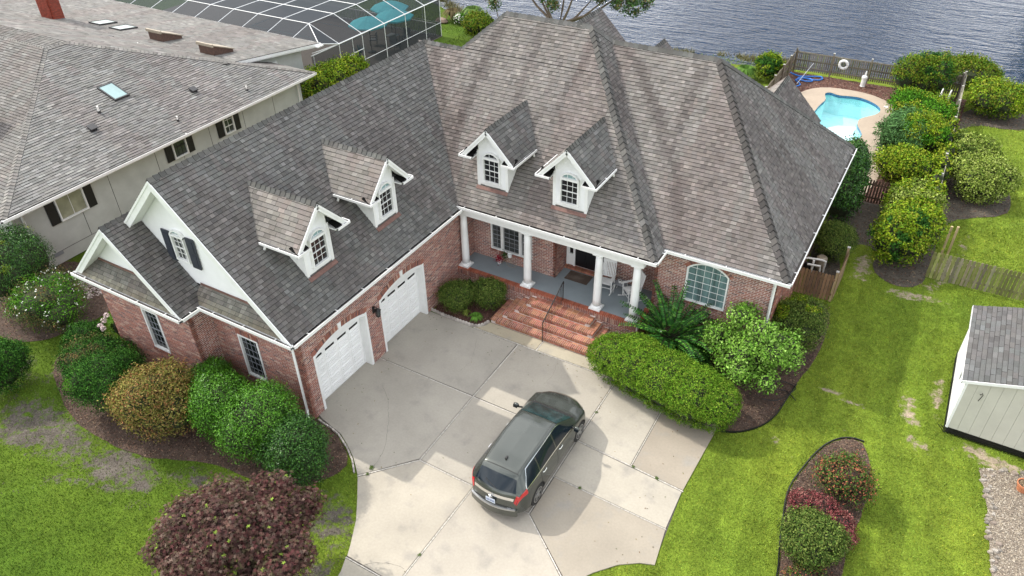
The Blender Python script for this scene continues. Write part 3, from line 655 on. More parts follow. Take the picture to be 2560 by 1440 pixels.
for P, dn, cc, s_ in ((BED_LEFT, 260, CB, .07), (BED_PLANT, 350, CR, .06), (BED_FRONT, 260, CB, .07), (ISLAND, 420, CB+[(.24, .19, .13)], .06), (BED_SIDE, 60, CB, .1), (POOLBED, 110, CR, .12), (NEIGHBED, 70, CB, .09)):
    chips('mulch_chips', P, dn, cc, s_, seed=int(dn))
# bare-soil litter on the left lawn
r = np.random.default_rng(3); n = 26000; x = r.uniform(-12.5, 5, n); y = r.uniform(-9, -2.5, n); ok = (barev(x, y) > .35)
for P in NOGRASS: ok &= ~inpoly(x, y, P)
x = x[ok]; y = y[ok]; C = np.stack([x, y, np.full(len(x), -.02)], 1)
quads('leaf_litter', C, np.tile([0, 0, 1.], (len(x), 1)), .05, .018, np.array([[.10, .085, .07], [.16, .13, .10], [.07, .055, .045]])[r.integers(0, 3, len(x))], 'leaf', None, kind='stuff', jit=.4, seed=8)
# pebbles
def pebbles(name, P, dens, size, cols, seed=1, z=0.):
    r = np.random.default_rng(seed); xs_ = [p[0] for p in P]; ys_ = [p[1] for p in P]; n = int((max(xs_)-min(xs_))*(max(ys_)-min(ys_))*dens)
    x = r.uniform(min(xs_), max(xs_), n); y = r.uniform(min(ys_), max(ys_), n); ok = inpoly(x, y, P); x = x[ok]; y = y[ok]; n = len(x)
    C = np.stack([x, y, np.full(n, z)], 1); s = size*r.uniform(.5, 1.3, (n, 1)); D = r.normal(0, 1, (n, 6, 3))*.18
    B = np.array([[1, 0, 0], [0, 1, 0], [-1, 0, 0], [0, -1, 0], [0, 0, .7], [0, 0, -.7]]); V = (C[:, None]+(B+D)*s[:, None]).reshape(-1, 3)
    f = np.array([[0, 1, 4], [1, 2, 4], [2, 3, 4], [3, 0, 4]]); F = (np.arange(n)[:, None, None]*6+f).reshape(-1, 3); cols = np.array(cols)
    c = np.repeat(cols[r.integers(0, len(cols), n)]*r.uniform(.7, 1.25, (n, 1)), 4, 0); return mk(name, V, F, 'stone', col=c, kind='stuff', origin=(x.mean(), y.mean(), 0))
pebbles('gravel', GRAVEL, 900, .024, [(.30, .255, .19), (.22, .18, .14), (.36, .32, .26), (.17, .14, .11)], seed=2)
pebbles('gravel', [(-14.8, 1.2), (-13.0, .5), (-12.2, 2.2), (-13.4, 3.8), (-15.6, 3.4)], 260, .05, [(.34, .28, .25), (.24, .19, .17), (.42, .36, .33)], seed=5)
# ================================================================ BRICK HOUSE
house = thing('brick_house', 'large red brick house with grey shingle roof, white trim, columned porch and two garage doors', 'house', (2, 8, 0))
def plain_brick():
    m = bpy.data.materials.new('brick_plain'); m.use_nodes = True; n = m.node_tree; b = n.nodes['Principled BSDF']; t = n.nodes.new('ShaderNodeTexBrick')
    t.inputs['Color1'].default_value = (.28, .11, .075, 1); t.inputs['Color2'].default_value = (.2, .09, .07, 1); t.inputs['Mortar'].default_value = (.45, .4, .36, 1)
    t.inputs['Scale'].default_value = 4.6; n.links.new(t.outputs[0], b.inputs['Base Color']); b.inputs['Roughness'].default_value = .9
    g = n.nodes.new('ShaderNodeTexCoord'); n.links.new(g.outputs['Object'], t.inputs['Vector']); MATS['brick_plain'] = m
plain_brick()
def roofcol(base, streak=.35, seed=0, light=.12, vary=.5):
    base = np.array(base)
    def f(c, u, v, rnd):
        r = rnd.random(); g = 1-vary/2+vary*rnd.random()
        if r < light: g *= 1.28
        elif r < light+.14: g *= .78
        s = float(fbm(u*.95+seed*13.7, v*.10+seed*3.1+u*.25, 3)); s2 = float(fbm(u*.4+seed*5, v*.35+seed, 3))
        k = 1-streak*max(0, min(1, (s-.50)*5.5))-.16*(s2-.5)*2
        t = (1, .945, .945) if s > .55 else (1, 1, 1)
        return tuple(base*g*k*np.array(t)*np.array([1+.05*(rnd.random()-.5), 1, 1+.05*(rnd.random()-.5)]))
    return f
RC_F = roofcol((.165, .153, .142), .08, 1, light=.14, vary=.22); RC_G = roofcol((.127, .125, .119), .10, 2, light=.14, vary=.26); RC_R = roofcol((.140, .134, .127), .15, 3, light=.12, vary=.26); RC_D = roofcol((.190, .176, .160), .05, 4, vary=.18)  # same shingle per slope: sun sides painted lighter, shaded sides darker
RC_CAP = roofcol((.115, .114, .108), .25, 5, vary=.35)
STAINS = [(.46, [(-.95, 14.4), (-1.1, 12.6), (-1.1, 11.3), (-.8, 9.6)], .30), (.34, [(.9, 14.7), (.95, 13.3), (1.05, 12.0)], .24), (.34, [(3.3, 14.6), (3.0, 13.4), (2.8, 12.2)], .24), (.34, [(-3.75, 13.6), (-1.6, 11.2), (.5, 9.0)], .26), (.2, [(2.2, 14.7), (2.1, 11.2)], .2)]
STAINS_R = [(.46, [(4.0, 15.3), (4.9, 14.9), (6.35, 13.5), (7.9, 11.86), (8.9, 10.0)], .30), (.38, [(7.5, 15.2), (7.35, 14.0), (7.45, 12.4)], .24), (.2, [(9.0, 13.8), (9.2, 10.2)], .22)]
def stained(f, lines, hue=(.94, .86, .88)):
    def g(c, u, v, rnd):
        k = np.array(f(c, u, v, rnd)); t = 0.
        for s_, L_, w_ in lines:
            xs__ = np.interp(-c[1], [-p[1] for p in L_], [p[0] for p in L_]); fade = np.clip(min(c[1]-L_[-1][1]+.8, L_[0][1]+.5-c[1])/.8, 0, 1)
            t = max(t, s_*fade*math.exp(-((c[0]-xs__)/(w_*(.7+.6*float(vn(c[0]*2, c[1]*2)))))**2))
        return tuple(k*(1-t*.75)*(np.array([1, 1, 1])*(1-t)+np.array(hue)*t))
    return g
rp = []; deck = MB()
ZG0, ZGR, KG = 3.85, 8.33, .98; XR = -4.22
s_g = unit(vec(-1, 0, KG)); s_gl = unit(vec(1, 0, KG))
P = lambda x, y: (x, y, ZG0+KG*(.35-x))
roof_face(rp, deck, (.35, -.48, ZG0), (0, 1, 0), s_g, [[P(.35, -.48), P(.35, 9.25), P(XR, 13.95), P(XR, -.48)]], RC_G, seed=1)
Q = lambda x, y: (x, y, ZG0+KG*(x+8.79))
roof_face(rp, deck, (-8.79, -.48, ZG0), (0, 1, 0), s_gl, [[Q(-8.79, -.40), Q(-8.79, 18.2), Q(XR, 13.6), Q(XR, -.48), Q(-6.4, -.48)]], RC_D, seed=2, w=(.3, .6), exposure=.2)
KF = .95; F_ = lambda x, y: (x, y, 3.96+KF*(y-8.92)); s_f = unit(vec(0, 1, KF))
roof_face(rp, deck, (-.12, 8.92, 3.96), (1, 0, 0), s_f, [[F_(-.12, 8.92), F_(8.44, 8.92), F_(4.17, 13.52), F_(-4.5, 13.52)], [F_(-2.3, 13.50), F_(4.19, 13.50), F_(2.92, 14.87), F_(-.94, 14.87)]], stained(RC_F, STAINS), seed=3)
R_ = lambda x, y: (x, y, 3.96+1.02*(8.44-x)); s_r = unit(vec(-1, 0, 1.02))
roof_face(rp, deck, (8.44, 8.92, 3.96), (0, 1, 0), s_r, [[R_(8.44, 8.92), R_(8.44, 10.25), R_(3.50, 15.55), R_(2.92, 14.87)]], RC_R, seed=4)
KR = .898; G_ = lambda x, y: (x, y, 4.0+KR*(y-9.86)); s_k = unit(vec(0, 1, KR))
roof_face(rp, deck, (8.2, 9.86, 4.0), (1, 0, 0), s_k, [[G_(8.0, 9.86), G_(12.77, 9.86), G_(7.9, 15.40), G_(3.0, 15.40)]], stained(roofcol((.172, .160, .149), .08, 6, light=.14, vary=.22), STAINS_R), seed=5)
H_ = lambda x, y: (x, y, 4.0+1.02*(12.77-x))
roof_face(rp, deck, (12.77, 9.86, 4.0), (0, 1, 0), s_r, [[H_(12.77, 9.86), H_(12.77, 21.3), H_(7.9, 15.40)]], RC_R, seed=6)
KB = (8.97-4)/(21.3-15.4); B_ = lambda x, y: (x, y, 4.0+KB*(21.3-y)); s_b = unit(vec(0, -1, KB))
roof_face(rp, deck, (12.77, 21.3, 4.0), (-1, 0, 0), s_b, [[B_(12.77, 21.3), B_(3.2, 21.3), B_(3.2, 15.4), B_(7.9, 15.4)]], RC_F, seed=7, w=(.5, .9), exposure=.3)
# back slope of the tall centre and of the left ridge
roof_face(rp, deck, (2.92, 20.8, 3.95), (-1, 0, 0), unit(vec(0, -1, .95)), [[(4.17, 13.52+2.66, 8.33), (-2.3, 13.52+2.66, 8.33), (-.94, 14.87, 9.6), (2.92, 14.87, 9.6)], [(4.17, 16.18, 8.33), (-2.3, 16.18, 8.33), (-2.3, 18, 6.6), (4.17, 18, 6.6)]], RC_F, seed=8, w=(.5, .9), exposure=.3)
roof_face(rp, deck, (-2.3, 13.52, 8.33), (0, 1, 0), unit(vec(1, 0, .95)), [[(-2.3, 13.52, 8.33), (-2.3, 16.18, 8.33), (-.94, 14.87, 9.6)]], RC_F, seed=9, w=(.5, .9), exposure=.3)
roof_face(rp, deck, (-2.3, 13.52, 8.33), (-1, 0, 0), unit(vec(0, -1, .95)), [[(4, 18.1, 3.95), (-8.6, 18.1, 3.95), (-4.22, 13.55, 8.30), (4, 13.55, 8.3)]], RC_F, seed=10, w=(.5, .9), exposure=.3)
# rear gables
def rear_gable(xr, zr, xl, xrt, y0, y1, seed):
    kk = 1.0
    roof_face(rp, deck, (xrt, y0, zr-(xrt-xr)*kk), (0, 1, 0), unit(vec(-1, 0, kk)), [[(xrt, y0, zr-(xrt-xr)), (xrt, y1, zr-(xrt-xr)), (xr, y1, zr), (xr, y0, zr)]], RC_R, seed=seed, w=(.2, .4))
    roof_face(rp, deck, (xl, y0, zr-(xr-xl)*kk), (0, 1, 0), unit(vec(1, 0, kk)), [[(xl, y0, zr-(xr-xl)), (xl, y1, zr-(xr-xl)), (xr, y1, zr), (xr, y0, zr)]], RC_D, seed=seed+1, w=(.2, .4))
    ridge_caps(rp, (xr, y0, zr), (xr, y1, zr), vec(1, 0, -1), vec(-1, 0, -1), RC_CAP, seed=seed)
rear_gable(-.72, 7.5, -3.2, 2.4, 16.5, 23.8, 21); rear_gable(3.2, 6.85, 1.6, 5.0, 17, 22.7, 23); rear_gable(8.85, 5.42, 6.9, 10.75, 19, 24.6, 25)
# bump-out gable over the left of the garage front
BX, BZ = -6.39, 6.42; KBp = .96
b_ = lambda x, y: (x, y, BZ-KBp*(x-BX)); c_ = lambda x, y: (x, y, BZ+KBp*(x-BX))
roof_face(rp, deck, (-3.71, -1.26, 3.85), (0, 1, 0), unit(vec(-1, 0, KBp)), [[b_(-3.71, -1.26), b_(-3.71, -.45), b_(-4.0, -.03), b_(BX, -.03), b_(BX, -1.26)]], RC_G, seed=11)
roof_face(rp, deck, (-9.07, -1.26, 3.85), (0, 1, 0), unit(vec(1, 0, KBp)), [[c_(-9.07, -1.26), c_(-9.07, 1), c_(BX, 1), c_(BX, -1.26)]], RC_D, seed=12)
# pent roofs under the gables
RC_P = roofcol((.165, .158, .14), .1, 7, vary=.25)
def pentcol(c, u, v, rnd):
    k = np.array(RC_P(c, u, v, rnd)); m_ = max(0, min(1, 1-v/.35)); return tuple(k*(1-m_)+k*m_*np.array([1.18, 1.14, .96]))
roof_face(rp, deck, (-3.95, -.48, 3.87), (1, 0, 0), unit(vec(0, 1, .98)), [[(-3.98, -.48, 3.87), (.20, -.48, 3.87), (-.26, -.02, 4.32), (-3.98, -.02, 4.32)]], pentcol, seed=13, exposure=.14)
roof_face(rp, deck, (-8.95, -1.28, 3.87), (1, 0, 0), unit(vec(0, 1, 1.15)), [[(-9.0, -1.28, 3.87), (-3.86, -1.28, 3.87), (-4.44, -.80, 4.42), (-8.35, -.80, 4.42)]], pentcol, seed=14, exposure=.14)
# ridge and hip caps
up_ = vec(0, 0, 1)
ridge_caps(rp, (XR, -.50, ZGR), (XR, 13.6, ZGR), vec(1, 0, -1), vec(-1, 0, -1), RC_CAP, step=.21, w=.15, seed=31)
ridge_caps(rp, (XR, 13.52, 8.33), (-2.3, 13.52, 8.33), vec(0, -1, -.95), vec(0, 1, -.95), RC_CAP, seed=32)
ridge_caps(rp, (-2.3, 13.52, 8.33), (-.94, 14.85, 9.6), vec(.7, -.7, -.75), vec(-.7, .7, -.75), RC_CAP, seed=33)
ridge_caps(rp, (-.94, 14.86, 9.6), (2.92, 14.86, 9.6), vec(0, -1, -.95), vec(0, 1, -.95), RC_CAP, step=.2, w=.17, seed=34)
ridge_caps(rp, (8.44, 8.92, 3.96), (2.92, 14.86, 9.6), vec(-.70, -.66, -.66), vec(.70, .66, -.66), roofcol((.090, .088, .084), .3, 8, vary=.3), step=.23, w=.20, h=.03, seed=35)
ridge_caps(rp, (3.56, 15.4, 8.97), (2.92, 14.86, 9.6), vec(.7, -.7, -.75), vec(-.7, .7, -.75), RC_CAP, seed=36)
ridge_caps(rp, (3.5, 15.4, 8.98), (7.9, 15.4, 8.98), vec(0, -1, -.9), vec(0, 1, -.9), RC_CAP, step=.2, w=.17, seed=37)
ridge_caps(rp, (12.77, 9.86, 4.0), (7.9, 15.4, 8.98), vec(-.70, -.64, -.62), vec(.70, .64, -.66), roofcol((.090, .088, .084), .3, 9, vary=.3), step=.23, w=.20, h=.03, seed=38)
ridge_caps(rp, (12.77, 21.3, 4.0), (7.9, 15.4, 8.98), vec(.7, -.64, -.66), vec(-.7, .64, -.66), RC_CAP, step=.2, w=.16, seed=39)
ridge_caps(rp, (BX, -1.28, BZ), (BX, -.03, BZ), vec(1, 0, -1), vec(-1, 0, -1), RC_CAP, seed=40)
roof = deck.out('roof', 'underlay', house, usecol=False)
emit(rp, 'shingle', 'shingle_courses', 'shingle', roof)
# ---- walls
walls = MB(); bp_ = []
HB = {'g1': (.5, 3.24, -.1, 2.40, .28), 'g2': (3.96, 6.69, -.1, 2.40, .28)}
brick_wall(walls, bp_, (0, 0, -.05), (0, 1, 0), (1, 0, 0), 10.25, -.05, 3.78, [HB['g1'], HB['g2']], seed=1)
for k_ in HB.values(): arch_bricks(bp_, (0, 0, -.05), (0, 1, 0), (1, 0, 0), k_)
brick_wall(walls, bp_, (-3.95, 0, -.05), (1, 0, 0), (0, -1, 0), 3.95, -.05, 3.78, [(1.08, 2.04, .80, 2.62, 0)], seed=2)
arch_bricks(bp_, (-3.95, 0, -.05), (1, 0, 0), (0, -1, 0), (1.08, 2.04, .80, 2.62, 0))
brick_wall(walls, bp_, (-3.95, -.85, -.05), (0, 1, 0), (1, 0, 0), .85, -.05, 3.78, seed=3)
brick_wall(walls, bp_, (-8.75, -.85, -.05), (1, 0, 0), (0, -1, 0), 4.8, -.05, 3.78, [(2.16, 3.04, 1.14, 2.92, 0)], seed=4)
arch_bricks(bp_, (-8.75, -.85, -.05), (1, 0, 0), (0, -1, 0), (2.16, 3.04, 1.14, 2.92, 0))
brick_wall(walls, bp_, (0, 10.25, .85), (1, 0, 0), (0, -1, 0), 3.9, .85, 3.78, [(.88, 2.84, 1.38, 2.74, 0)], seed=5)
brick_wall(walls, bp_, (3.9, 10.25, .85), (0, 1, 0), (1, 0, 0), 1.05, .85, 3.78, seed=6)
brick_wall(walls, bp_, (3.9, 11.3, .85), (1, 0, 0), (0, -1, 0), 4.15, .85, 3.78, [(.02, 1.86, 1.02, 3.15, 0)], seed=7)
brick_wall(walls, bp_, (8.05, 10.25, .85), (0, 1, 0), (-1, 0, 0), 1.05, .85, 3.78, seed=8)
brick_wall(walls, bp_, (8.05, 10.25, -.05), (1, 0, 0), (0, -1, 0), 4.35, -.05, 3.80, [(1.17, 2.75, 1.76, 3.22, .36)], seed=9)
arch_bricks(bp_, (8.05, 10.25, -.05), (1, 0, 0), (0, -1, 0), (1.17, 2.75, 1.76, 3.22, .36), depth=.14)
brick_wall(walls, bp_, (12.4, 10.25, -.05), (0, 1, 0), (1, 0, 0), 5.0, -.05, 3.85, seed=10)
brick_wall(walls, bp_, (0, 8.97, -.05), (1, 0, 0), (0, -1, 0), 8.05, -.05, .62, seed=11)
brick_wall(walls, bp_, (8.05, 8.97, -.05), (0, 1, 0), (1, 0, 0), 1.28, -.05, .62, seed=12)
rnd = random.Random(5)
for i in range(int(8.05/.074)):      # soldier course and rowlock edge of the porch
    x0 = i*.074
    for (o, u, v, w, n_) in (((x0+.006, 8.97, .63), (.062, 0, 0), (0, 0, .19), (0, -.014, 0), (0, -1, 0)), ((x0+.009, 8.95, .83), (.056, 0, 0), (0, .21, 0), (0, 0, .075), (0, 0, 1))):
        m_ = MB().ob(o, u, v, w); bp_.append((m_.v, m_.f, brick_col(rnd, 0) if n_[2] == 0 else tuple(np.array([.36, .115, .07])*rnd.uniform(.75, 1.25)), vec(*o), vec(*n_), .013))
for i in range(int(1.25/.074)):
    y0 = 9.2+i*.074
    if y0 > 10.15: break
    m_ = MB().ob((7.87, y0, .83), (.21, 0, 0), (0, .062, 0), (0, 0, .075)); bp_.append((m_.v, m_.f, tuple(np.array([.36, .115, .07])*rnd.uniform(.75, 1.25)), vec(8, y0, .9), up_, .013))
walls.box((.0, 8.965, .60), (8.05, 9.16, .87)); walls.box((7.85, 9.0, .60), (8.045, 10.25, .87))
for h_, P0_, u_, n_ in (((1.08, 2.04, .80), (-3.95, 0), (1, 0, 0), (0, -1, 0)), ((2.16, 3.04, 1.14), (-8.75, -.85), (1, 0, 0), (0, -1, 0)), ((.88, 2.84, 1.38), (0, 10.25), (1, 0, 0), (0, -1, 0)), ((1.17, 2.75, 1.76), (8.05, 10.25), (1, 0, 0), (0, -1, 0))):
    k = int((h_[1]-h_[0]+.1)/.074)      # rowlock sills
    for i in range(k):
        o = vec(P0_[0]+h_[0]-.05+i*.074, P0_[1], h_[2]-.085)+vec(*n_)*.0; m_ = MB().ob(o+vec(0, .02, 0), vec(.062, 0, 0), vec(0, -.065, 0), vec(0, 0, .075)); bp_.append((m_.v, m_.f, brick_col(rnd, 0), o, vec(*n_), .006))
wall = walls.out('wall', 'mortar', house, usecol=False)
emit(bp_, 'brick', 'brick_courses', 'brick', wall)
pm = MB(); pm.box((-8.87, -.7, -.05), (-8.76, 20.5, 3.8)); pm.box((-8.7, 20.4, -.05), (12.3, 20.5, 3.95)); pm.box((12.28, 15.25, -.05), (12.39, 20.5, 3.95)); pm.box((-.72-2.2, 23.3, -.05), (1.6, 23.4, 4.6)); pm.box((7.2, 24.1, -.05), (10.4, 24.2, 3.7))
pm.out('rear_wall', 'brick_plain', house, usecol=False)
ins = MB(); ins.box((-8.6, .3, 3.70), (-.2, 20, 3.76)); ins.box((-.2, 11.35, 3.70), (12.2, 20, 3.76)); ins.out('ceiling_joists', 'underlay', house, usecol=False)
# ---- porch
pf = MB(); pf.box((.01, 9.15, .70), (7.86, 11.3, .885)); pf.out('porch_floor', 'porch_floor', house, usecol=False)
pc = MB(); pc.box((.05, 9.42, 3.78), (8.05, 11.25, 3.83)); pc.box((.02, 9.08, 3.42), (8.0, 9.40, 3.86)); pc.box((7.70, 9.40, 3.42), (8.0, 10.24, 3.84)); pc.box((-.02, 8.86, 3.84), (8.33, 9.06, 3.90)); pc.out('porch_beam', 'white_trim', house, usecol=False)
for x in (.24, 3.18, 6.22, 7.72):
    m_ = MB(); m_.lathe([(.158, 0), (.160, .3), (.155, 1.0), (.143, 1.7), (.132, 2.26)], (x, 9.25, 1.05), 24); c = m_.out('column', 'white_paint', house, usecol=False, smooth=False)
    for p_ in c.data.polygons: p_.use_smooth = len(p_.vertices) == 4
    m_ = MB(); m_.box((x-.23, 9.02, .905), (x+.23, 9.48, .965)); m_.lathe([(.215, 0), (.228, .03), (.215, .065), (.175, .085), (.165, .095)], (x, 9.25, .965), 24); m_.out('column_base', 'white_paint', c, usecol=False)
    m_ = MB(); m_.lathe([(.132, 0), (.15, .015), (.135, .03), (.135, .05), (.18, .085)], (x, 9.25, 3.30), 24); m_.box((x-.2, 9.06, 3.385), (x+.2, 9.44, 3.425)); m_.out('column_capital', 'white_paint', c, usecol=False)
# steps
st = MB(); sp = []; LV = [(2.52, 7.30, 7.43), (2.88, 6.94, 7.75), (3.23, 6.63, 8.08), (3.57, 6.35, 8.44)]
def sc_(rnd): return tuple(np.array([.37, .165, .105])*rnd.uniform(.68, 1.25)*np.array([1, rnd.uniform(.85, 1.15), 1]))
for i, (xa, xb, y0) in enumerate(LV):
    z0 = .18*i; z1 = .18*(i+1); st.box((xa+.012, y0+.012, z0-.02), (xb-.012, 8.96, z1-.012-.001*i))
    DY = (LV[i+1][2] if i < 3 else 8.95)-y0; nx_ = int((xb-xa)/.075); wx = (xb-xa)/nx_
    def pb(o, u, v, w, n_): m_ = MB().ob(o, u, v, w); sp.append((m_.v, m_.f, sc_(rnd), vec(*o)+vec(*u)/2+vec(*v)/2, vec(*n_), .014))
    for k in range(nx_): pb((xa+k*wx+.009, y0, z1-.075), (wx-.018, 0, 0), (0, .205, 0), (0, 0, .075), (0, 0, 1))
    kx = int((xb-xa-.42)/.215); w2 = (xb-xa-.42)/kx
    for k in range(kx):
        pb((xa+.21+k*w2+.007, y0+.222, z1-.055), (w2-.014, 0, 0), (0, DY-.235, 0), (0, 0, .053), (0, 0, 1))
        pb((xa+.21+k*w2+.005, y0+.004, z0+.012), (w2-.011, 0, 0), (0, .06, 0), (0, 0, .085), (0, -1, 0))
    ky = int((8.95-y0-.22)/.075)
    for k in range(ky):
        for xo, xw in ((xa, .205), (xb-.205, .205), (xa+.218, .12), (xb-.338, .12)):
            if xw > .2 or k % 3 == 0: pb((xo, y0+.215+k*.075, z1-.075), (xw, 0, 0), (0, .057 if xw > .2 else .205, 0), (0, 0, .0755 if xw > .2 else .0735), (0, 0, 1))
steps = st.out('entry_steps', 'mortar', house, usecol=False); emit(sp, 'brick', 'brick_courses', 'brick', steps)
rl_ = MB(); zr_ = lambda y: .93+(y-7.36)*.53
rl_.tube([(4.88, 7.36, .93), (4.89, 8.99, zr_(8.99))], .024, 6); rl_.tube([(4.88, 7.36, .0), (4.88, 7.36, .95)], .018, 6); rl_.tube([(4.89, 9.02, .9), (4.89, 9.02, 1.82)], .018, 6); rl_.tube([(4.89, 8.99, zr_(8.99)), (4.89, 9.03, 1.80), (4.89, 9.03, 1.70)], .024, 6)
rail = rl_.out('handrail', 'black_metal', house, usecol=False)
for k in range(13):
    y = 7.48+k*.12; zb = .18*(1+sum(1 for l in LV[1:] if y > l[2])); MB().tube([(4.88, y, zb), (4.88, y, zr_(y))], .009, 5).out('baluster', 'black_metal', rail, usecol=False)
# ---- windows, doors
window(house, (-2.85, 0, .82), (1, 0, 0), (0, -1, 0), .92, 1.78, 4, 6, fr=.06, pane='glass_dark', mun='muntin_grey', mt=.013)
window(house, (-6.57, -.85, 1.16), (1, 0, 0), (0, -1, 0), .84, 1.74, 4, 6, fr=.06, pane='glass_dark', mun='muntin_grey', mt=.013)
for x0_, w_, c_n in ((.90, .52, 2), (1.44, .84, 3), (2.30, .52, 2)): window(house, (x0_, 10.25, 1.40), (1, 0, 0), (0, -1, 0), w_, 1.32, c_n, 6, fr=.05, pane='glass_blind', proud=.03, mun='muntin_grey', mt=.012)
window(house, (9.24, 10.25, 1.78), (1, 0, 0), (0, -1, 0), 1.54, 1.46, 5, 5, rise=.34, fr=.055, pane='glass_curtain', sash=False, label='wide arched window with pale teal curtains')
dm = MB(); dm.box((3.92, 11.22, .90), (4.0, 11.32, 3.1)); dm.box((4.24, 11.2, .90), (4.31, 11.32, 3.1)); dm.box((5.30, 11.2, .9), (5.37, 11.32, 3.1)); dm.box((5.66, 11.22, .9), (5.74, 11.32, 3.1)); dm.box((3.92, 11.21, 3.02), (5.74, 11.3, 3.12)); dm.box((4.0, 11.25, .9), (4.24, 11.3, 1.55)); dm.box((5.37, 11.25, .9), (5.66, 11.3, 1.55)); dm.box((4.0, 11.27, .9), (4.04, 11.31, 3.1)); dm.box((4.2, 11.27, .9), (4.24, 11.31, 3.1))
for z in (1.95, 2.35, 2.75): dm.box((4.0, 11.27, z), (4.24, 11.31, z+.03)); dm.box((5.37, 11.27, z), (5.66, 11.31, z+.03))
dr = dm.out('door_frame', 'white_trim', house, usecol=False)
MB().box((4.04, 11.30, 1.55), (4.2, 11.33, 3.05)).box((5.37, 11.30, 1.55), (5.66, 11.33, 3.05)).out('pane', 'glass_dark', dr, usecol=False)
d_ = MB(); d_.box((4.31, 11.27, 1.02), (5.30, 11.33, 3.03))
for a in (4.40, 4.86):
    for z, h_ in ((1.15, .6), (1.9, 1.0)): d_.box((a, 11.255, z), (a+.36, 11.27, z+h_))
fd = d_.out('front_door', 'door_black', house, usecol=False); MB().lathe([(.03, 0), (.03, .06)], (4.40, 11.22, 2.0), 10).out('door_knob', 'tan_metal', fd, usecol=False)
for i in range(26):
    m_ = MB().ob((3.93+i*.074, 11.05, .90), (.062, 0, 0), (0, .2, 0), (0, 0, .10))
    if 3.93+i*.074 < 5.9: m_.out('threshold_brick', 'brick', house, origin=None) if False else mk('brick', m_.v, m_.f, 'brick', steps, col=sc_(rnd))
for key, h_ in HB.items():
    u0, u1 = h_[:2]; m_ = MB(); m_.box((-.345, u0+.1, 0.005), (-.30, u1-.1, 2.68)); gd = m_.out('garage_door', 'white_paint', house, usecol=False); iw = (u1-u0-.24)
    for r_i in range(5):
        for c_i in range(4):
            ya = u0+.12+c_i*iw/4+.008; yb = u0+.12+(c_i+1)*iw/4-.008; za = .04+r_i*.372
            m_ = MB(); V = [(-.30, ya, za), (-.30, yb, za), (-.30, yb, za+.335), (-.30, ya, za+.335), (-.287, ya+.012, za+.03), (-.287, yb-.012, za+.03), (-.287, yb-.012, za+.325), (-.287, ya+.012, za+.325)]
            m_.add(V, [(4, 5, 6, 7), (0, 1, 5, 4), (1, 2, 6, 5), (2, 3, 7, 6), (3, 0, 4, 7)])
            for q in (.05, .15, .25): m_.box((-.287, ya+.07, za+q), (-.262, yb-.07, za+q+.05))
            m_.out('door_panel', 'white_paint', gd, usecol=False)
    for c_i in range(4): MB().box((-.297, u0+.12+c_i*iw/4+.09, 1.945), (-.292, u0+.12+(c_i+1)*iw/4-.09, 2.03)).out('door_window', 'glass_dark', gd, usecol=False)
    j = MB(); j.box((-.30, u0, 0), (.025, u0+.10, 2.45)); j.box((-.30, u1-.10, 0), (.025, u1, 2.45)); hw = (u1-u0)/2; R = (hw*hw+.28**2)/(.56); a0 = math.asin(hw/R); c = vec(-.30, (u0+u1)/2, 2.68-R)
    for i in range(14):
        a = -a0+i*2*a0/14; b = a+2*a0/14
        j.prism([c+vec(0, R*math.sin(a), R*math.cos(a)), c+vec(0, R*math.sin(b), R*math.cos(b)), c+vec(0, (R-.10)*math.sin(b), (R-.10)*math.cos(b)), c+vec(0, (R-.10)*math.sin(a), (R-.10)*math.cos(a))], vec(.322, 0, 0))
    j.out('door_jamb', 'white_trim', house, usecol=False)
    kc = (u0+u1)/2; MB().prism([(.0, kc-.055, 2.67), (.0, kc+.055, 2.67), (.0, kc+.085, 2.93), (.0, kc-.085, 2.93)], (.045, 0, 0)).out('keystone', 'tan_metal' if False else 'white_trim', house, usecol=False)
# lantern
l_ = MB(); l_.box((.012, 3.56, 2.14), (.04, 3.66, 2.42)); l_.tube([(.03, 3.61, 2.38), (.12, 3.61, 2.46), (.22, 3.61, 2.42)], .014, 6); l_.lathe([(.02, .34), (.13, .25), (.125, .24)][::-1], (.22, 3.61, 2.08), 6); l_.lathe([(.03, -.04), (.075, 0), (.078, .02)], (.22, 3.61, 2.06), 6)
for a in range(6): l_.tube([(.22+.076*math.cos(a*math.pi/3), 3.61+.076*math.sin(a*math.pi/3), 2.07), (.22+.115*math.cos(a*math.pi/3), 3.61+.115*math.sin(a*math.pi/3), 2.33)], .008, 4)
ln = l_.out('wall_lantern', 'black_metal', house, usecol=False); MB().lathe([(.068, .0), (.105, .24)], (.22, 3.61, 2.085), 6).out('lantern_glass', 'glass_blind', ln, usecol=False)
# ---- gable siding
def siding(parent, z0, z1, xl, xr_, face, n, pitch=.165, name='siding_board', th=.05, mat='siding_white'):
    """horizontal boards; face(x,z)->3D on the wall plane, xl(z), xr(z) limits"""
    n = vec(*n); z = z0
    while z < z1-.02:
        zb = min(z+pitch, z1); V = []
        for zz, off in ((z, .022), (zb+.008, .006)):
            for xx in (xl(zz), xr_(zz)): V.append(face(xx, zz)+n*off)
        V = [V[0], V[1], V[3], V[2]]; V += [v-n*(th) for v in V]
        mk(name, V, [(0, 1, 2, 3), (1, 0, 4, 5), (2, 1, 5, 6), (3, 2, 6, 7), (0, 3, 7, 4), (7, 6, 5, 4)], mat, parent); z += pitch
xg = lambda z: (ZGR-z)/KG
gw = MB(); gw.prism([(-6.3, .03, 4.25), (XR+xg(4.25)-.1, .03, 4.25), (XR, .03, ZGR-.15), (-6.3, .03, ZGR-.15-2.08*KG)], (0, .05, 0)); gwo = gw.out('gable_wall', 'white_paint', house, usecol=False)
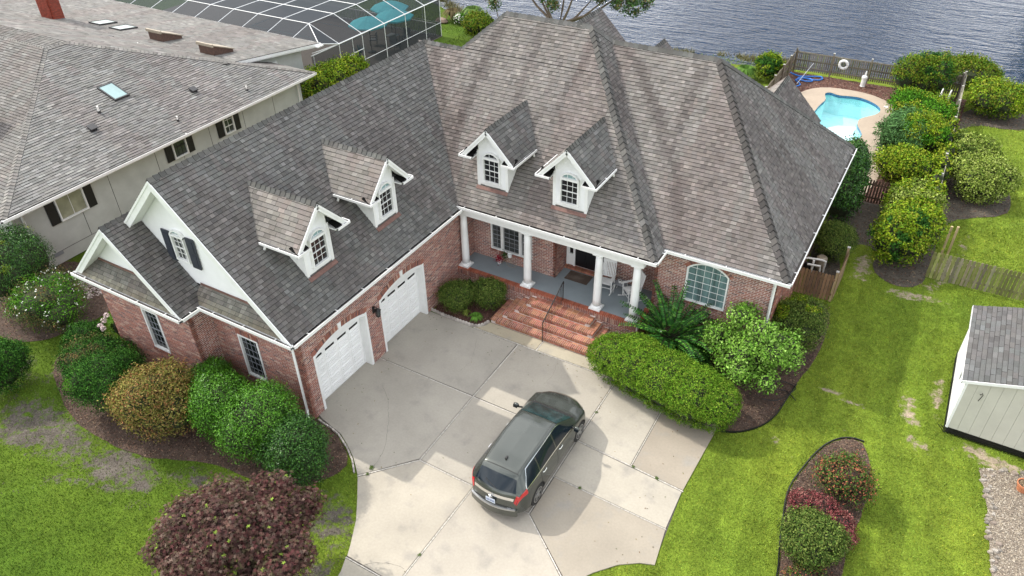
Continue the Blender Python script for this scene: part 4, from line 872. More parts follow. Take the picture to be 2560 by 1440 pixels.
siding(gwo, 4.33, 8.1, lambda z: max(-6.6, XR-xg(z)+.12), lambda z: XR+xg(z)-.12, lambda x, z: vec(x, 0, z), (0, -1, 0))
window(house, (-4.66, 0, 5.16), (1, 0, 0), (0, -1, 0), .62, .92, 3, 4, fr=.055, proud=.118, pane='glass_blind')
window(house, (-4.66, 0, 6.09), (1, 0, 0), (0, -1, 0), .62, .05, 3, 1, rise=.2, fr=.045, proud=.118, pane='glass_teal', sash=False, name='transom_window')
for x in (-5.10, -3.98):
    m_ = MB(); m_.box((x, -.09, 5.04), (x+.38, -.05, 6.18)); 
    for z in (5.12, 5.64): m_.box((x+.07, -.105, z), (x+.31, -.09, z+.44))
    m_.out('shutter', 'shutter_navy', house, usecol=False)
bx = lambda z: (BZ-z)/KBp
gw = MB(); gw.prism([(BX-bx(4.3)+.1, -.77, 4.3), (BX+bx(4.3)-.1, -.77, 4.3), (BX, -.77, BZ-.12)], (0, .05, 0)); gwo = gw.out('gable_wall', 'white_paint', house, usecol=False)
siding(gwo, 4.46, BZ-.25, lambda z: BX-bx(z)+.12, lambda z: BX+bx(z)-.12, lambda x, z: vec(x, -.78, z), (0, -1, 0))
fl = MB(); fl.ob((-3.95, -.035, 4.32), (3.60, 0, 0), (0, -.012, 0), (0, 0, .09)); fl.ob((-8.3, -.815, 4.42), (3.72, 0, 0), (0, -.012, 0), (0, 0, .10)); fl.out('flashing', 'flashing', house, usecol=False)
# rakes: boards with soffit
def rake(parent, A, B, f, inn, w=.2, depth=.45, mat='white_trim', name='rake_board'):
    """board from A (eave) to B (peak) on the front edge; f outward front; soffit runs back by depth"""
    A = vec(*A); B = vec(*B); f = vec(*f); t = unit(B-A); dn = unit(np.cross(t, f))
    if dn[2] > 0: dn = -dn
    m_ = MB(); m_.ob(A+f*.012-dn*.0, B-A, dn*w, -f*.035); m_.ob(A+dn*(w-.05)-f*.02, B-A, dn*.025, -f*(depth-.02)); m_.ob(A+f*.035-dn*.01, B-A, dn*.07, -f*.035)
    return m_.out(name, mat, parent, usecol=False)
rake(house, (.37, -.49, 3.82), (XR, -.49, ZGR-.02), (0, -1, 0), 0, w=.24); rake(house, (-6.45, -.49, 6.1), (XR, -.488, ZGR-.022), (0, -1, 0), 0, w=.24)
rake(house, (-3.69, -1.27, 3.82), (BX, -1.27, BZ-.02), (0, -1, 0), 0, w=.22); rake(house, (-9.09, -1.27, 3.82), (BX, -1.268, BZ-.022), (0, -1, 0), 0, w=.22)
# fascia, soffit
fs = MB(); fs.box((.0, -.4, 3.66), (.36, 8.95, 3.70)); fs.box((.33, -.46, 3.66), (.36, 8.9, 3.84)); fs.box((-3.9, -.46, 3.66), (.34, -.0, 3.70)); fs.box((-3.7, -.47, 3.70), (.33, -.44, 3.85)); fs.box((-9.0, -1.26, 3.66), (-3.7, -.85, 3.70)); fs.box((-9.02, -1.27, 3.70), (-3.71, -1.24, 3.85)); fs.box((-3.95, -1.24, 3.665), (-3.70, -.02, 3.705)); fs.box((-3.73, -1.24, 3.70), (-3.70, -.46, 3.84))
fs.box((8.05, 9.86, 3.80), (12.75, 10.24, 3.84)); fs.box((8.2, 9.86, 3.84), (12.74, 9.89, 3.98)); fs.box((12.41, 9.9, 3.805), (12.76, 21.2, 3.845)); fs.box((12.72, 9.88, 3.85), (12.75, 21.25, 3.98)); fs.box((8.03, 9.0, 3.80), (8.42, 10.1, 3.84)); fs.box((8.40, 8.95, 3.82), (8.43, 10.1, 3.95)); fs.box((-.1, 8.93, 3.79), (8.42, 8.96, 3.95)); fs.box((-9.1, -1.2, 3.70), (-9.06, 20, 3.84))
fs.out('fascia', 'white_trim', house, usecol=False)
for a, b, n_ in (((.36, -.50, 3.85), (.36, 8.86, 3.85), (1, 0, 0)), ((-3.68, -.48, 3.86), (.42, -.48, 3.86), (0, -1, 0)), ((-9.15, -1.28, 3.86), (-3.62, -1.28, 3.86), (0, -1, 0)), ((-3.70, -1.28, 3.855), (-3.70, -.56, 3.855), (1, 0, 0)), ((-.16, 8.93, 3.96), (8.54, 8.93, 3.96), (0, -1, 0)), ((8.43, 8.90, 3.955), (8.43, 10.25, 3.955), (1, 0, 0)), ((8.46, 9.87, 3.99), (12.87, 9.87, 3.99), (0, -1, 0)), ((12.76, 9.86, 3.985), (12.76, 21.3, 3.985), (1, 0, 0))):
    gutter(house, a, b, n_)
downspout(house, [(-.16, -.52, 3.75), (-.16, -.09, 3.45), (-.16, -.09, .45), (-.12, -.16, .22), (-.12, -.16, .02)])
downspout(house, [(12.3, 9.80, 3.9), (12.33, 10.18, 3.62), (12.33, 10.18, .1)])
downspout(house, [(.42, -.35, 3.72), (.30, -.2, 3.62)], name='gutter_outlet', w=.12)
# ---- dormers
def dormer(O, f, s, w, kroof, zr, ze, hw, ov, seed, spec):
    """O front-bottom centre on the roof, f outward (horizontal), s sideways (right seen from front)"""
    O = vec(*O); f = vec(*f); s = vec(*s); Z = vec(0, 0, 1); bk = lambda z: -(z-O[2])/kroof       # distance (along f) where the main roof reaches z
    H = ze-O[2]; kk = (zr-ze)/hw; hz = lambda q: zr-kk*abs(q)-.06
    body = MB()
    pent = [O-s*w/2, O+s*w/2, O+s*w/2+Z*(hz(w/2)-O[2]), O+Z*(hz(0)-O[2]), O-s*w/2+Z*(hz(w/2)-O[2])]
    body.prism(pent, -f*.05)
    for sg in (-1, 1):
        zt = hz(w/2); body.prism([O+s*sg*w/2-Z*.15, O+s*sg*w/2+Z*(zt-O[2]), O+s*sg*w/2+Z*(zt-O[2])+f*(bk(zt)-.1), O+s*sg*w/2+f*.0-Z*.15+f*(-.2)], -s*sg*.05)
        body.prism([O+s*sg*w/2+s*sg*.012+f*.024-Z*.02, O+s*sg*w/2+s*sg*.012+f*.024+Z*(H+.12), O+s*sg*w/2+s*sg*.012-f*.09+Z*(H+.12), O+s*sg*w/2+s*sg*.012-f*.09-Z*.02], -s*sg*.04)
        body.prism([O+s*sg*(w/2-.0)+f*.026-Z*.02, O+s*sg*(w/2-.10)+f*.026-Z*.02, O+s*sg*(w/2-.10)+f*.026+Z*(H+.1), O+s*sg*(w/2)+f*.026+Z*(H+.1)], -f*.03)
        body.prism([O+s*sg*(w/2-.02)+Z*(H-.10)+f*(ov-.02), O+s*sg*(hw-.0)+Z*(H-.10)+f*(ov-.02), O+s*sg*(hw-.0)+Z*(H-.10)+f*(bk(ze-.1)), O+s*sg*(w/2-.02)+Z*(H-.10)+f*(bk(ze-.1))], Z*.03)
    d_o = body.out('dormer', 'white_paint', house, usecol=False)
    siding(d_o, O[2]+.10, zr-.30, lambda z: -min(w/2-.1, max(.01, (zr-.1-z)/kk)), lambda z: min(w/2-.1, max(.01, (zr-.1-z)/kk)), lambda x, z: O+s*x+Z*(z-O[2]), tuple(f), pitch=.17, th=.03)
    MB().prism([O+s*(w/2+.03)-Z*.04+f*.03, O-s*(w/2+.03)-Z*.04+f*.03, O-s*(w/2+.03)+f*.14-Z*(.14*kroof), O+s*(w/2+.03)+f*.14-Z*(.14*kroof)], Z*.035+f*.02).out('flashing', 'flashing', d_o, usecol=False)
    ww = .74; P0 = O-s*ww/2+Z*.24
    window(d_o, P0, s, f, ww, .96, 3, 4, fr=.042, proud=.118, pane='glass_dark')
    window(d_o, P0+Z*1.0, s, f, ww, .04, 3, 1, rise=.23, fr=.045, proud=.118, pane=spec, sash=False, name='transom_window')
    dp = []; dk = MB()
    for sg in (-1, 1):
        A = O+s*sg*hw+Z*H; back_e = bk(ze)-.05; back_r = bk(zr)-.05; up = unit(-s*sg+Z*kk)
        poly = [A+f*ov, A+f*back_e, O+Z*(zr-O[2])+f*back_r, O+Z*(zr-O[2])+f*ov]
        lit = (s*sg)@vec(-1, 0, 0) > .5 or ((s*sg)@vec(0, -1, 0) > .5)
        roof_face(dp, dk, A, f, up, [poly], RC_D if lit else RC_G, seed=seed+sg, exposure=.15, w=(.17, .32))  # lit slopes get the lighter copy, the others have shade painted in
        gutter(d_o, A+f*(ov+.06)-Z*.0+s*sg*.0, A+f*(bk(ze)+.15)-Z*.0, s*sg, w=.09, h=.09, hang=.9)
        e = A+f*(bk(ze)+.32)+s*sg*.05; MB().tube([e-Z*.05, e-Z*.16, e-Z*.24-f*.03], .045, 6).out('gutter_outlet', 'gutter_white', d_o, usecol=False)
        # eave return
        a = O+s*sg*(hw+.02)+Z*(H-.02)+f*(ov+.0); ln_ = .50
        rm = MB(); rm.prism([a+f*.0, a-s*sg*ln_, a-s*sg*ln_-f*(ov-.03)+Z*.15, a-f*(ov-.03)+Z*.15], -Z*.03); rm.out('eave_return', 'shingle', d_o, usecol=False); 
        gutter(d_o, a+s*sg*.08-Z*.0, a-s*sg*(ln_+.0), f, w=.07, h=.085, hang=3)
        Ae = O+s*sg*(hw+.01)+Z*(H-.01)+f*ov; Bp = O+Z*(zr-O[2])+f*ov
        rake(d_o, Ae, Bp, f, 0, w=.15, depth=ov)
    ridge_caps(dp, O+Z*(zr-O[2])+f*(ov+.02), O+Z*(zr-O[2])+f*(bk(zr)-.02), s*1-Z*kk, -s-Z*kk, RC_CAP, step=.2, w=.14, h=.035, seed=seed+7, lift=.015)
    dr_ = dk.out('dormer_roof', 'underlay', d_o, usecol=False)
    # keep within three levels: shingles hang on the dormer itself
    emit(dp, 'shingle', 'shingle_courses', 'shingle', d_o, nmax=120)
dormer((-.60, 2.155, 4.78), (1, 0, 0), (0, 1, 0), 1.26, KG, 7.30, 6.10, 1.12, .36, 50, 'glass_teal')
dormer((-.60, 5.635, 4.78), (1, 0, 0), (0, 1, 0), 1.26, KG, 7.30, 6.10, 1.12, .36, 60, 'glass_teal')
dormer((1.44, 9.66, 4.66), (0, -1, 0), (1, 0, 0), 1.34, KF, 7.20, 6.02, 1.12, .38, 70, 'glass_dark')
dormer((4.74, 9.66, 4.66), (0, -1, 0), (1, 0, 0), 1.38, KF, 7.20, 6.02, 1.12, .38, 80, 'glass_teal')
# ================================================================ NEIGHBOUR HOUSE
nb = thing('neighbor_house', 'pale grey stucco house with light shingle roof and black shutters, left', 'house', (-22, 9, 0))
RN = roofcol((.178, .176, .168), .03, 14, light=.16, vary=.24); RNB = roofcol((.165, .160, .150), .04, 15, light=.1, vary=.25); RNC = roofcol((.215, .205, .190), .05, 16, vary=.2)
np_ = []; dk = MB(); SN = .36
a_ = lambda x, y: (x, y, 3.42+SN*(-15.6-x))
roof_face(np_, dk, (-15.6, 0, 3.42), (0, 1, 0), unit(vec(-1, 0, SN)), [[a_(-15.6, -.15), a_(-15.55, 18.1), a_(-18.55, 15.1), a_(-23.86, 9.5), a_(-23.86, 8.3)]], RN, seed=101, exposure=.155, w=(.2, .42), gap=.013)
b_ = lambda x, y: (x, y, 3.42+SN*(y+.15))
roof_face(np_, dk, (-15.6, -.15, 3.42), (-1, 0, 0), unit(vec(0, 1, SN)), [[b_(-15.6, -.15), b_(-46, -.15), b_(-46, 8.3), b_(-23.86, 8.3)]], RNB, seed=102, exposure=.155, w=(.2, .42), gap=.018)
roof_face(np_, dk, (-23.86, 8.25, 6.40), (-1, 0, 0), (0, 1, 0), [[(-23.86, 8.25, 6.4), (-46, 8.25, 6.4), (-46, 9.55, 6.4), (-23.86, 9.55, 6.4)]], RNB, seed=105, exposure=.16)
roof_face(np_, dk, (-15.6, 18.1, 3.42), (-1, 0, 0), unit(vec(0, -1, .345)), [[(-15.55, 18.1, 3.42), (-23.86, 9.5, 6.38), (-46, 9.5, 6.38), (-46, 18.1, 3.42)]], RNB, seed=103, exposure=.3, w=(.5, .9))
# low-pitched rear roof
SB = .138; d_ = lambda x, y: (x, y, 3.56+SB*(21.75-y))
roof_face(np_, dk, (-18.5, 21.75, 3.56), (-1, 0, 0), unit(vec(0, -1, SB)), [[d_(-18.5, 21.75), d_(-48, 21.75), d_(-48, 10), d_(-24.0, 10), d_(-18.5, 14.6)]], RNB, seed=104, exposure=.19, w=(.25, .5), gap=.006, th=.016)
cap = lambda A, B, dl, dr, s_, w=.15: ridge_caps(np_, A, B, dl, dr, RNC, step=.2, w=w, h=.02, seed=s_)
cap((-15.6, -.15, 3.42), (-23.86, 8.3, 6.39), vec(.7, .7, -.25), vec(-.7, -.7, -.25), 111, .17); cap((-15.55, 18.1, 3.42), (-23.86, 9.45, 6.39), vec(.7, -.7, -.25), vec(-.7, .7, -.25), 112); cap((-23.86, 8.2, 6.39), (-23.86, 9.5, 6.39), vec(1, 0, -.36), vec(-1, 0, -.36), 113)
cap((-23.86, 8.3, 6.42), (-46, 8.3, 6.42), vec(0, -1, -.36), vec(0, 1, -.36), 114, .17)
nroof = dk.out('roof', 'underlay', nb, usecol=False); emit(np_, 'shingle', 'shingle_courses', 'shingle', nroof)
w_ = MB(); w_.box((-40, .45, 0), (-16.4, 17.6, 3.26)); w_.box((-44, 12, 0), (-19.0, 20.6, 3.5)); w_.prism([(-18.98, 15.6, 3.2), (-18.98, 20.6, 3.2), (-18.98, 20.6, 3.62), (-18.98, 15.6, 4.2)], (-.2, 0, 0))
w_.out('wall', 'stucco', nb, usecol=False)
j_ = MB()
for y in (3.35, 5.0, 7.6, 9.1, 10.9, 13.2, 15.4): j_.box((-16.398, y-.008, .55 if y < 6 else 0), (-16.39, y+.008, 3.25))
j_.box((-16.398, .46, .55), (-16.39, 17.5, .565)); j_.out('wall_joint', 'steel_dark', nb, usecol=False)
f_ = MB(); f_.box((-16.5, -.1, 3.22), (-15.6, 18.0, 3.26)); f_.box((-15.63, -.12, 3.26), (-15.60, 18.05, 3.42)); f_.box((-40, -.13, 3.24), (-15.62, -.10, 3.42)); f_.box((-40, -.1, 3.22), (-16.5, .5, 3.255)); f_.box((-19.0, 17.6, 3.22), (-15.7, 18.0, 3.255)); f_.box((-19.5, 18.02, 3.26), (-15.61, 18.05, 3.42))
f_.out('fascia', 'white_trim', nb, usecol=False)
rk = MB(); rk.ob((-18.47, 14.9, 4.32), (0, 6.85, -.945), (0, 0, .16), (-.04, 0, 0)); rk.ob((-18.5, 14.9, 4.30), (0, 6.85, -.945), (-.48, 0, 0), (0, 0, -.03)); rk.box((-18.5, 21.3, 3.42), (-18.2, 21.8, 3.50)); rk.box((-48, 21.76, 3.42), (-18.4, 21.80, 3.56)); rk.out('rake_board', 'white_trim', nb, usecol=False)
gutter(nb, (-15.6, -.2, 3.43), (-15.6, 18.12, 3.43), (1, 0, 0), hang=50); gutter(nb, (-30, -.15, 3.43), (-15.55, -.15, 3.43), (0, -1, 0), hang=50)
downspout(nb, [(-15.6, .55, 3.3), (-15.75, .62, 3.25), (-16.33, .86, 3.05), (-16.33, .9, .05)]); downspout(nb, [(-15.55, 17.3, 3.3), (-16.3, 17.3, 3.0), (-16.3, 17.3, .1)])
def nwin(y0, y1, z0, z1, cols, rows, pane, sh, mun='white_trim', single=True):
    window(nb, (-16.4, y0, z0), (0, 1, 0), (1, 0, 0), y1-y0, z1-z0, cols, rows, fr=.06, proud=.11, pane=pane, mun=mun, mt=.02, sash=single)
    for a in (y0-sh-.02, y1+.02):
        m_ = MB(); m_.box((-16.39, a, z0-.03), (-16.34, a+sh, z1+.03)); m_.box((-16.34, a+.05, z0+.05), (-16.325, a+sh-.05, (z0+z1)/2-.04)); m_.box((-16.34, a+.05, (z0+z1)/2+.04), (-16.325, a+sh-.05, z1-.05)); m_.out('shutter', 'shutter_black', nb, usecol=False)
nwin(2.32, 3.66, 1.82, 3.12, 2, 1, 'glass_pale', .42, single=False); nwin(8.55, 9.38, 2.06, 3.10, 3, 2, 'glass_blind', .40, mun='shutter_black'); nwin(11.78, 12.46, 2.02, 3.08, 2, 3, 'glass_blind', .40)
window(nb, (-18.99, 17.2, 1.9), (0, 1, 0), (1, 0, 0), 1.3, 1.4, 1, 2, fr=.08, proud=.11, pane='glass_dark')
MB().box((-16.39, 1.45, .40), (-16.37, 1.88, .56)).out('vent_grille', 'muntin_grey', nb, usecol=False)
def onF(x, y, off=0): return vec(x, y, 3.42+SN*(-15.6-x)+off)
def onB(x, y, off=0): return vec(x, y, 3.56+SB*(21.75-y)+off)
def skylight(c, u, v, hw, hh, glass, fr=.07, h=.10):
    u, v = unit(u), unit(v); n = np.cross(u, v); n = n if n[2] > 0 else -n; m_ = MB()
    m_.ob(c-u*hw-v*hh, u*2*hw, v*fr, n*h); m_.ob(c-u*hw+v*(hh-fr), u*2*hw, v*fr, n*h); m_.ob(c-u*hw-v*(hh-fr), u*fr, v*2*(hh-fr), n*h); m_.ob(c+u*(hw-fr)-v*(hh-fr), u*fr, v*2*(hh-fr), n*h)
    k = m_.out('skylight', 'steel_dark', nb, usecol=False); g = MB(); g.ob(c-u*(hw-fr)-v*(hh-fr)+n*.01, u*2*(hw-fr), v*2*(hh-fr), n*(h-.025)); g.out('pane', glass, k, usecol=False)
uF = vec(0, 1, 0); vF = unit(vec(-1, 0, SN))
skylight(onF(-19.65, 8.55), uF, vF, .42, .62, 'glass_teal'); skylight(onF(-21.6, 3.45), uF, vF, .42, .62, 'pipe_white')
uB = vec(1, 0, 0); vB = unit(vec(0, -1, SB))
skylight(onB(-31.75, 16.6), uB, vB, .55, .62, 'glass_green', fr=.06); skylight(onB(-29.65, 16.5), uB, vB, .55, .62, 'glass_green', fr=.06)
def vent(c, n, s=.2):
    u = vec(0, 1, 0); v = unit(np.cross(n, u)); m_ = MB(); m_.ob(c-u*s*1.1-v*s*1.1, u*2.2*s, v*2.2*s, n*.02); m_.ob(c-u*s*.8-v*s*.8+n*.03, u*1.6*s, v*1.6*s, n*.10); m_.ob(c-u*s-v*s+n*.13, u*2*s, v*2*s, n*.04); m_.out('roof_vent', 'steel_dark', nb, usecol=False)
nF = unit(vec(SN, 0, 1)); nB = unit(vec(0, SB, 1)); vent(onF(-17.78, 11.62), nF, .17); vent(onF(-18.05, 6.02), nF, .18)
def pipe(c, n, h=.34, r=.04):
    m_ = MB(); m_.tube([c, c+vec(0, 0, h)], r, 8); p_ = m_.out('vent_pipe', 'pipe_white', nb, usecol=False); q = MB(); q.ob(c-vec(.13, .13, -.01), (.26, 0, -.26*n[0]/n[2]), (0, .26, -.26*n[1]/n[2]), n*.02); q.tube([c, c+vec(0, 0, .1)], r*1.7, 8); q.out('pipe_boot', 'steel_dark', p_, usecol=False)
pipe(onF(-16.40, 13.84), nF, .26); pipe(onF(-18.8, 7.03), nF, .34, .05); pipe(onF(-16.45, 9.37), nF, .26); pipe(onB(-24.87, 14.02), nB, .25)
m_ = MB(); m_.lathe([(.32, 0), (.34, .05), (.26, .13), (.05, .2)], onB(-28.1, 13.3), 20); m_.out('roof_vent', 'muntin_grey', nb, usecol=False); vent(onB(-27.6, 14.1), nB, .2)
for (x, y) in ((-25.5, 16.25), (-20.85, 15.95)):      # boxed monitors with sloping lids
    c = onB(x, y); a = c+vec(-.62, -.55, 0); m_ = MB(); m_.prism([a, a+vec(0, 1.35, -.19), a+vec(0, 1.35, .06), a+vec(0, 0, .62)], (1.15, 0, 0)); t_ = m_.out('roof_monitor', 'copper_brown', nb, usecol=False)
    q = MB(); q.ob(a+vec(-.06, -.05, .64), (1.27, 0, 0), (0, 1.45, -.60), (0, .02, .05)); q.ob(a+vec(-.07, -.07, .56), (1.29, 0, 0), (0, .1, 0), (0, 0, .16)); q.out('monitor_lid', 'tan_metal', t_, usecol=False)
# chimney of individual brick courses
cb = []; cw = MB(); x0, y0 = -35.9, 15.2; zc0 = 4.2; rnd = random.Random(8)
def ccol(rnd, p): return tuple(np.array([.33, .065, .04])*rnd.uniform(.75, 1.15))
brick_wall(cw, cb, (x0, y0, zc0), (1, 0, 0), (0, -1, 0), 1.25, zc0, zc0+4.6, colf=ccol, th=.1); brick_wall(cw, cb, (x0+1.25, y0, zc0), (0, 1, 0), (1, 0, 0), .75, zc0, zc0+4.6, colf=ccol, th=.1, seed=3)
cw.box((x0+.02, y0+.02, zc0), (x0+1.2, y0+.73, zc0+4.65)); cho = cw.out('chimney', 'copper_brown', nb, usecol=False); emit(cb, 'brick', 'brick_courses', 'brick', cho, nmax=240)
# ================================================================ SCREEN ENCLOSURE
sc = thing('screen_enclosure', 'white framed pool screen enclosure with dark mesh panels behind the grey house', 'screen enclosure', (-25, 28, 0))
m = bpy.data.materials.new('screen_mesh'); MATS['screen_mesh'] = m; m.use_nodes = True; n = m.node_tree; n.nodes.clear(); o_ = n.nodes.new('ShaderNodeOutputMaterial'); mx = n.nodes.new('ShaderNodeMixShader'); tr = n.nodes.new('ShaderNodeBsdfTransparent'); df = n.nodes.new('ShaderNodeBsdfDiffuse')
df.inputs[0].default_value = (.055, .062, .070, 1); lw = n.nodes.new('ShaderNodeLayerWeight'); lw.inputs[0].default_value = .5; mr = n.nodes.new('ShaderNodeMapRange'); mr.inputs[1].default_value = .25; mr.inputs[2].default_value = .85; mr.inputs[3].default_value = .60; mr.inputs[4].default_value = .9; mr.inputs[1].default_value = .36; mr.inputs[2].default_value = .72
n.links.new(lw.outputs['Facing'], mr.inputs[0]); n.links.new(mr.outputs[0], mx.inputs[0]); n.links.new(tr.outputs[0], mx.inputs[1]); n.links.new(df.outputs[0], mx.inputs[2]); n.links.new(mx.outputs[0], o_.inputs[0])
XE, XF, ZE, ZF, YA, YB = -19.0, -20.65, 2.75, 4.0, 24.0, 35.3; ys_ = [24.0, 26.3, 28.68, 31.06, 33.4, 35.3]; yf = [23.3, 25.65, 27.95, 30.2, 32.5, 34.3]
xf = [-20.65, -22.86, -25.1, -27.33, -29.56, -31.8, -34.0, -36.2, -38.4]
def beam(a, b, w=.06, nm='beam'): MB().tube([a, b], w*.52, 4).out(nm, 'white_paint', sc, usecol=False)
beam((XE, 21.4, ZE), (XE, YB, ZE), .085)
for i, y in enumerate(ys_): beam((XE, y, ZE), (XF, yf[i], ZF)); beam((XE, y, 0), (XE, y, ZE), .055, 'post')
for i, y in enumerate(yf): beam((XF, y, ZF), (xf[-1], y, ZF), .045)
for x in xf: beam((x, 21.78, 3.57), (x, yf[0], ZF), .045); beam((x, yf[0], ZF), (x, yf[-1], ZF), .05); beam((x, yf[-1], ZF), (x, YB, ZE), .045); beam((x, YB, 0), (x, YB, ZE), .045, 'post')
beam((-18.5, 21.72, 3.5), (XF, yf[0], ZF), .05); beam((XE, 21.5, 2.9), (XE, ys_[0], ZE), .05); beam((XE, YB, ZE), (xf[-1], YB, ZE), .06); beam((XE, 26.3, 1.0), (XE, YB, 1.0), .04, 'rail'); beam((XE, 21.9, 1.6), (XE, 25.3, 1.7), .04, 'rail'); beam((XE, YB, 1.0), (xf[-1], YB, 1.0), .04, 'rail'); beam((XE, 25.3, 0), (XE, 25.3, 2.7), .04, 'post'); beam((XE, 21.6, 0), (XE, 21.6, 2.8), .05, 'post'); beam((XE, 22.6, 0), (XE, 22.6, 1.65), .04, 'post'); beam((XE, 25.3, 1.75), (XE, 26.3, 1.75), .05, 'rail')
beam((-18.5, 21.72, 3.5), (XE, 24.0, ZE), .05)
def panel(*pts): 
    pts = [vec(*p) for p in pts]; nn = unit(np.cross(pts[1]-pts[0], pts[2]-pts[0])); m_ = MB().add(pts, [tuple(range(len(pts)))]); m_.out('screen_panel', 'screen_mesh', sc, usecol=False)
for i in range(5):
    panel((XE, ys_[i], ZE), (XE, ys_[i+1], ZE), (XF, yf[i+1], ZF), (XF, yf[i], ZF)); panel((XE, ys_[i], 1.0), (XE, ys_[i+1], 1.0), (XE, ys_[i+1], ZE), (XE, ys_[i], ZE)); panel((XE, ys_[i], 0), (XE, ys_[i+1], 0), (XE, ys_[i+1], 1.0), (XE, ys_[i], 1.0))
    for j in range(len(xf)-1): panel((xf[j], yf[i], ZF), (xf[j], yf[i+1], ZF), (xf[j+1], yf[i+1], ZF), (xf[j+1], yf[i], ZF))
for j in range(len(xf)-1): panel((xf[j], 21.78, 3.57), (xf[j], yf[0], ZF), (xf[j+1], yf[0], ZF), (xf[j+1], 21.78, 3.57)); panel((xf[j], yf[-1], ZF), (xf[j], YB, ZE), (xf[j+1], YB, ZE), (xf[j+1], yf[-1], ZF)); panel((xf[j], YB, 0), (xf[j], YB, ZE), (xf[j+1], YB, ZE), (xf[j+1], YB, 0))
panel((-18.5, 21.75, 3.5), (XE, 24, ZE), (XF, yf[0], ZF)); panel((-18.5, 21.77, 3.52), (XF, yf[0], ZF), (XF, 21.78, 3.57)); panel((XE, 21.4, 0), (XE, 24, 0), (XE, 24, ZE), (XE, 21.4, ZE)); panel((XE, YB, ZE), (XF, yf[-1], ZF), (XF, YB, ZE)); panel((XE, YB, 0), (xf[0], YB, 0), (xf[0], YB, ZE), (XE, YB, ZE))
# patio, pool, furniture inside
patio = sheet('pool_patio', [[(-18.95, 20.7), (-18.95, 35.35), (-44, 35.35), (-44, 20.7)]], .0, 'deck_tan', thick=.1, col=(.13, .115, .10))
pw = bpy.data.materials.new('pool_water_in'); 
m = bpy.data.materials.new('clear_water'); MATS['clear_water'] = m; m.use_nodes = True; n = m.node_tree; n.nodes.clear(); o_ = n.nodes.new('ShaderNodeOutputMaterial'); mx = n.nodes.new('ShaderNodeMixShader'); tr = n.nodes.new('ShaderNodeBsdfTransparent'); gl = n.nodes.new('ShaderNodeBsdfGlossy'); fr_ = n.nodes.new('ShaderNodeFresnel'); fr_.inputs[0].default_value = 1.33
tr.inputs[0].default_value = (.86, .98, .99, 1); gl.inputs['Roughness'].default_value = .05; nz = n.nodes.new('ShaderNodeTexNoise'); nz.inputs['Scale'].default_value = 1.6; bp = n.nodes.new('ShaderNodeBump'); bp.inputs['Strength'].default_value = .25; bp.inputs['Distance'].default_value = .1; ge = n.nodes.new('ShaderNodeNewGeometry')
n.links.new(ge.outputs['Position'], nz.inputs['Vector']); n.links.new(nz.outputs['Fac'], bp.inputs['Height']); n.links.new(bp.outputs[0], gl.inputs['Normal']); n.links.new(fr_.outputs[0], mx.inputs[0]); n.links.new(tr.outputs[0], mx.inputs[1]); n.links.new(gl.outputs[0], mx.inputs[2]); n.links.new(mx.outputs[0], o_.inputs[0])
def pool(name, label, P, ztop, zw, depth, tile='pool_tile', steps=None):
    t = thing(name, label, 'swimming pool', (sum(p[0] for p in P)/len(P), sum(p[1] for p in P)/len(P), ztop-depth)); nP = len(P)
    V = [(x, y, ztop-.01) for x, y in P]+[(x, y, ztop-depth) for x, y in P]; F = [(i, i+nP, (i+1) % nP+nP, (i+1) % nP) for i in range(nP)]
    if area2(P) > 0: F = [f[::-1] for f in F]
    mk('pool_wall', V, F, 'pool_plaster', t)
    sheet('pool_floor', [P], ztop-depth, 'pool_plaster', t)
    cx, cy = WO[t][:2]; V = [(x+(cx-x)*.004, y+(cy-y)*.004, ztop-.012) for x, y in P]+[(x+(cx-x)*.004, y+(cy-y)*.004, ztop-.17) for x, y in P]; mk('tile_band', V, F, tile, t)
    sheet('water_surface', [P], zw, 'clear_water', t)
    return t
PP = smooth_poly(POOL, 1); pl = pool('swimming_pool', 'kidney shaped pool with bright turquoise water behind the brick house', PP, .03, -.10, 1.35)
sheet('pool_bench', [[(9.9, 33.4), (10.6, 34.3), (11.6, 34.6), (12.3, 36.3), (12.5, 36), (12.4, 35.5), (11.9, 34.8), (11.6, 34.1), (11.6, 33.4), (11.9, 32.8), (12.1, 31.6), (11.2, 30.6), (10.2, 30.6), (9.5, 31.2)]], -.62, 'pool_step', pl, thick=.6) if M('pool_step', (.85, .93, .93), rough=.6) else 0
ip = pool('swimming_pool', 'rectangular blue pool seen through the screen enclosure', [(-27.8, 30.2), (-24.4, 30.2), (-24.4, 33.4), (-34, 33.4), (-34, 30.2)][::1], .025, -.12, 1.2)
def umbrella(x, y, lab, r=1.45, z=2.35):
    t = thing('patio_umbrella', lab, 'umbrella', (x, y, 0), 'turquoise umbrellas inside the screen enclosure'); nn = 8
    for k in range(nn):
        a, b = 2*math.pi*k/nn, 2*math.pi*(k+1)/nn; c = vec(x, y, z+.25)
        p1, p2 = vec(x+r*math.cos(a), y+r*math.sin(a), z-.28), vec(x+r*math.cos(b), y+r*math.sin(b), z-.28); q1, q2 = (c+p1)/2+vec(0, 0, .05), (c+p2)/2+vec(0, 0, .05)
        mk('canopy_panel', [c, q1, q2, p1, p2, p1-vec(0, 0, .1), p2-vec(0, 0, .1)], [(0, 1, 2), (1, 3, 4, 2), (3, 5, 6, 4)], 'umbrella_cyan', t)
    MB().tube([(x, y, 0), (x, y, z+.32)], .025, 8).out('pole', 'black_metal', t, usecol=False); MB().lathe([(.3, 0), (.3, .06), (.05, .12)], (x, y, 0), 16).out('base', 'black_metal', t, usecol=False)
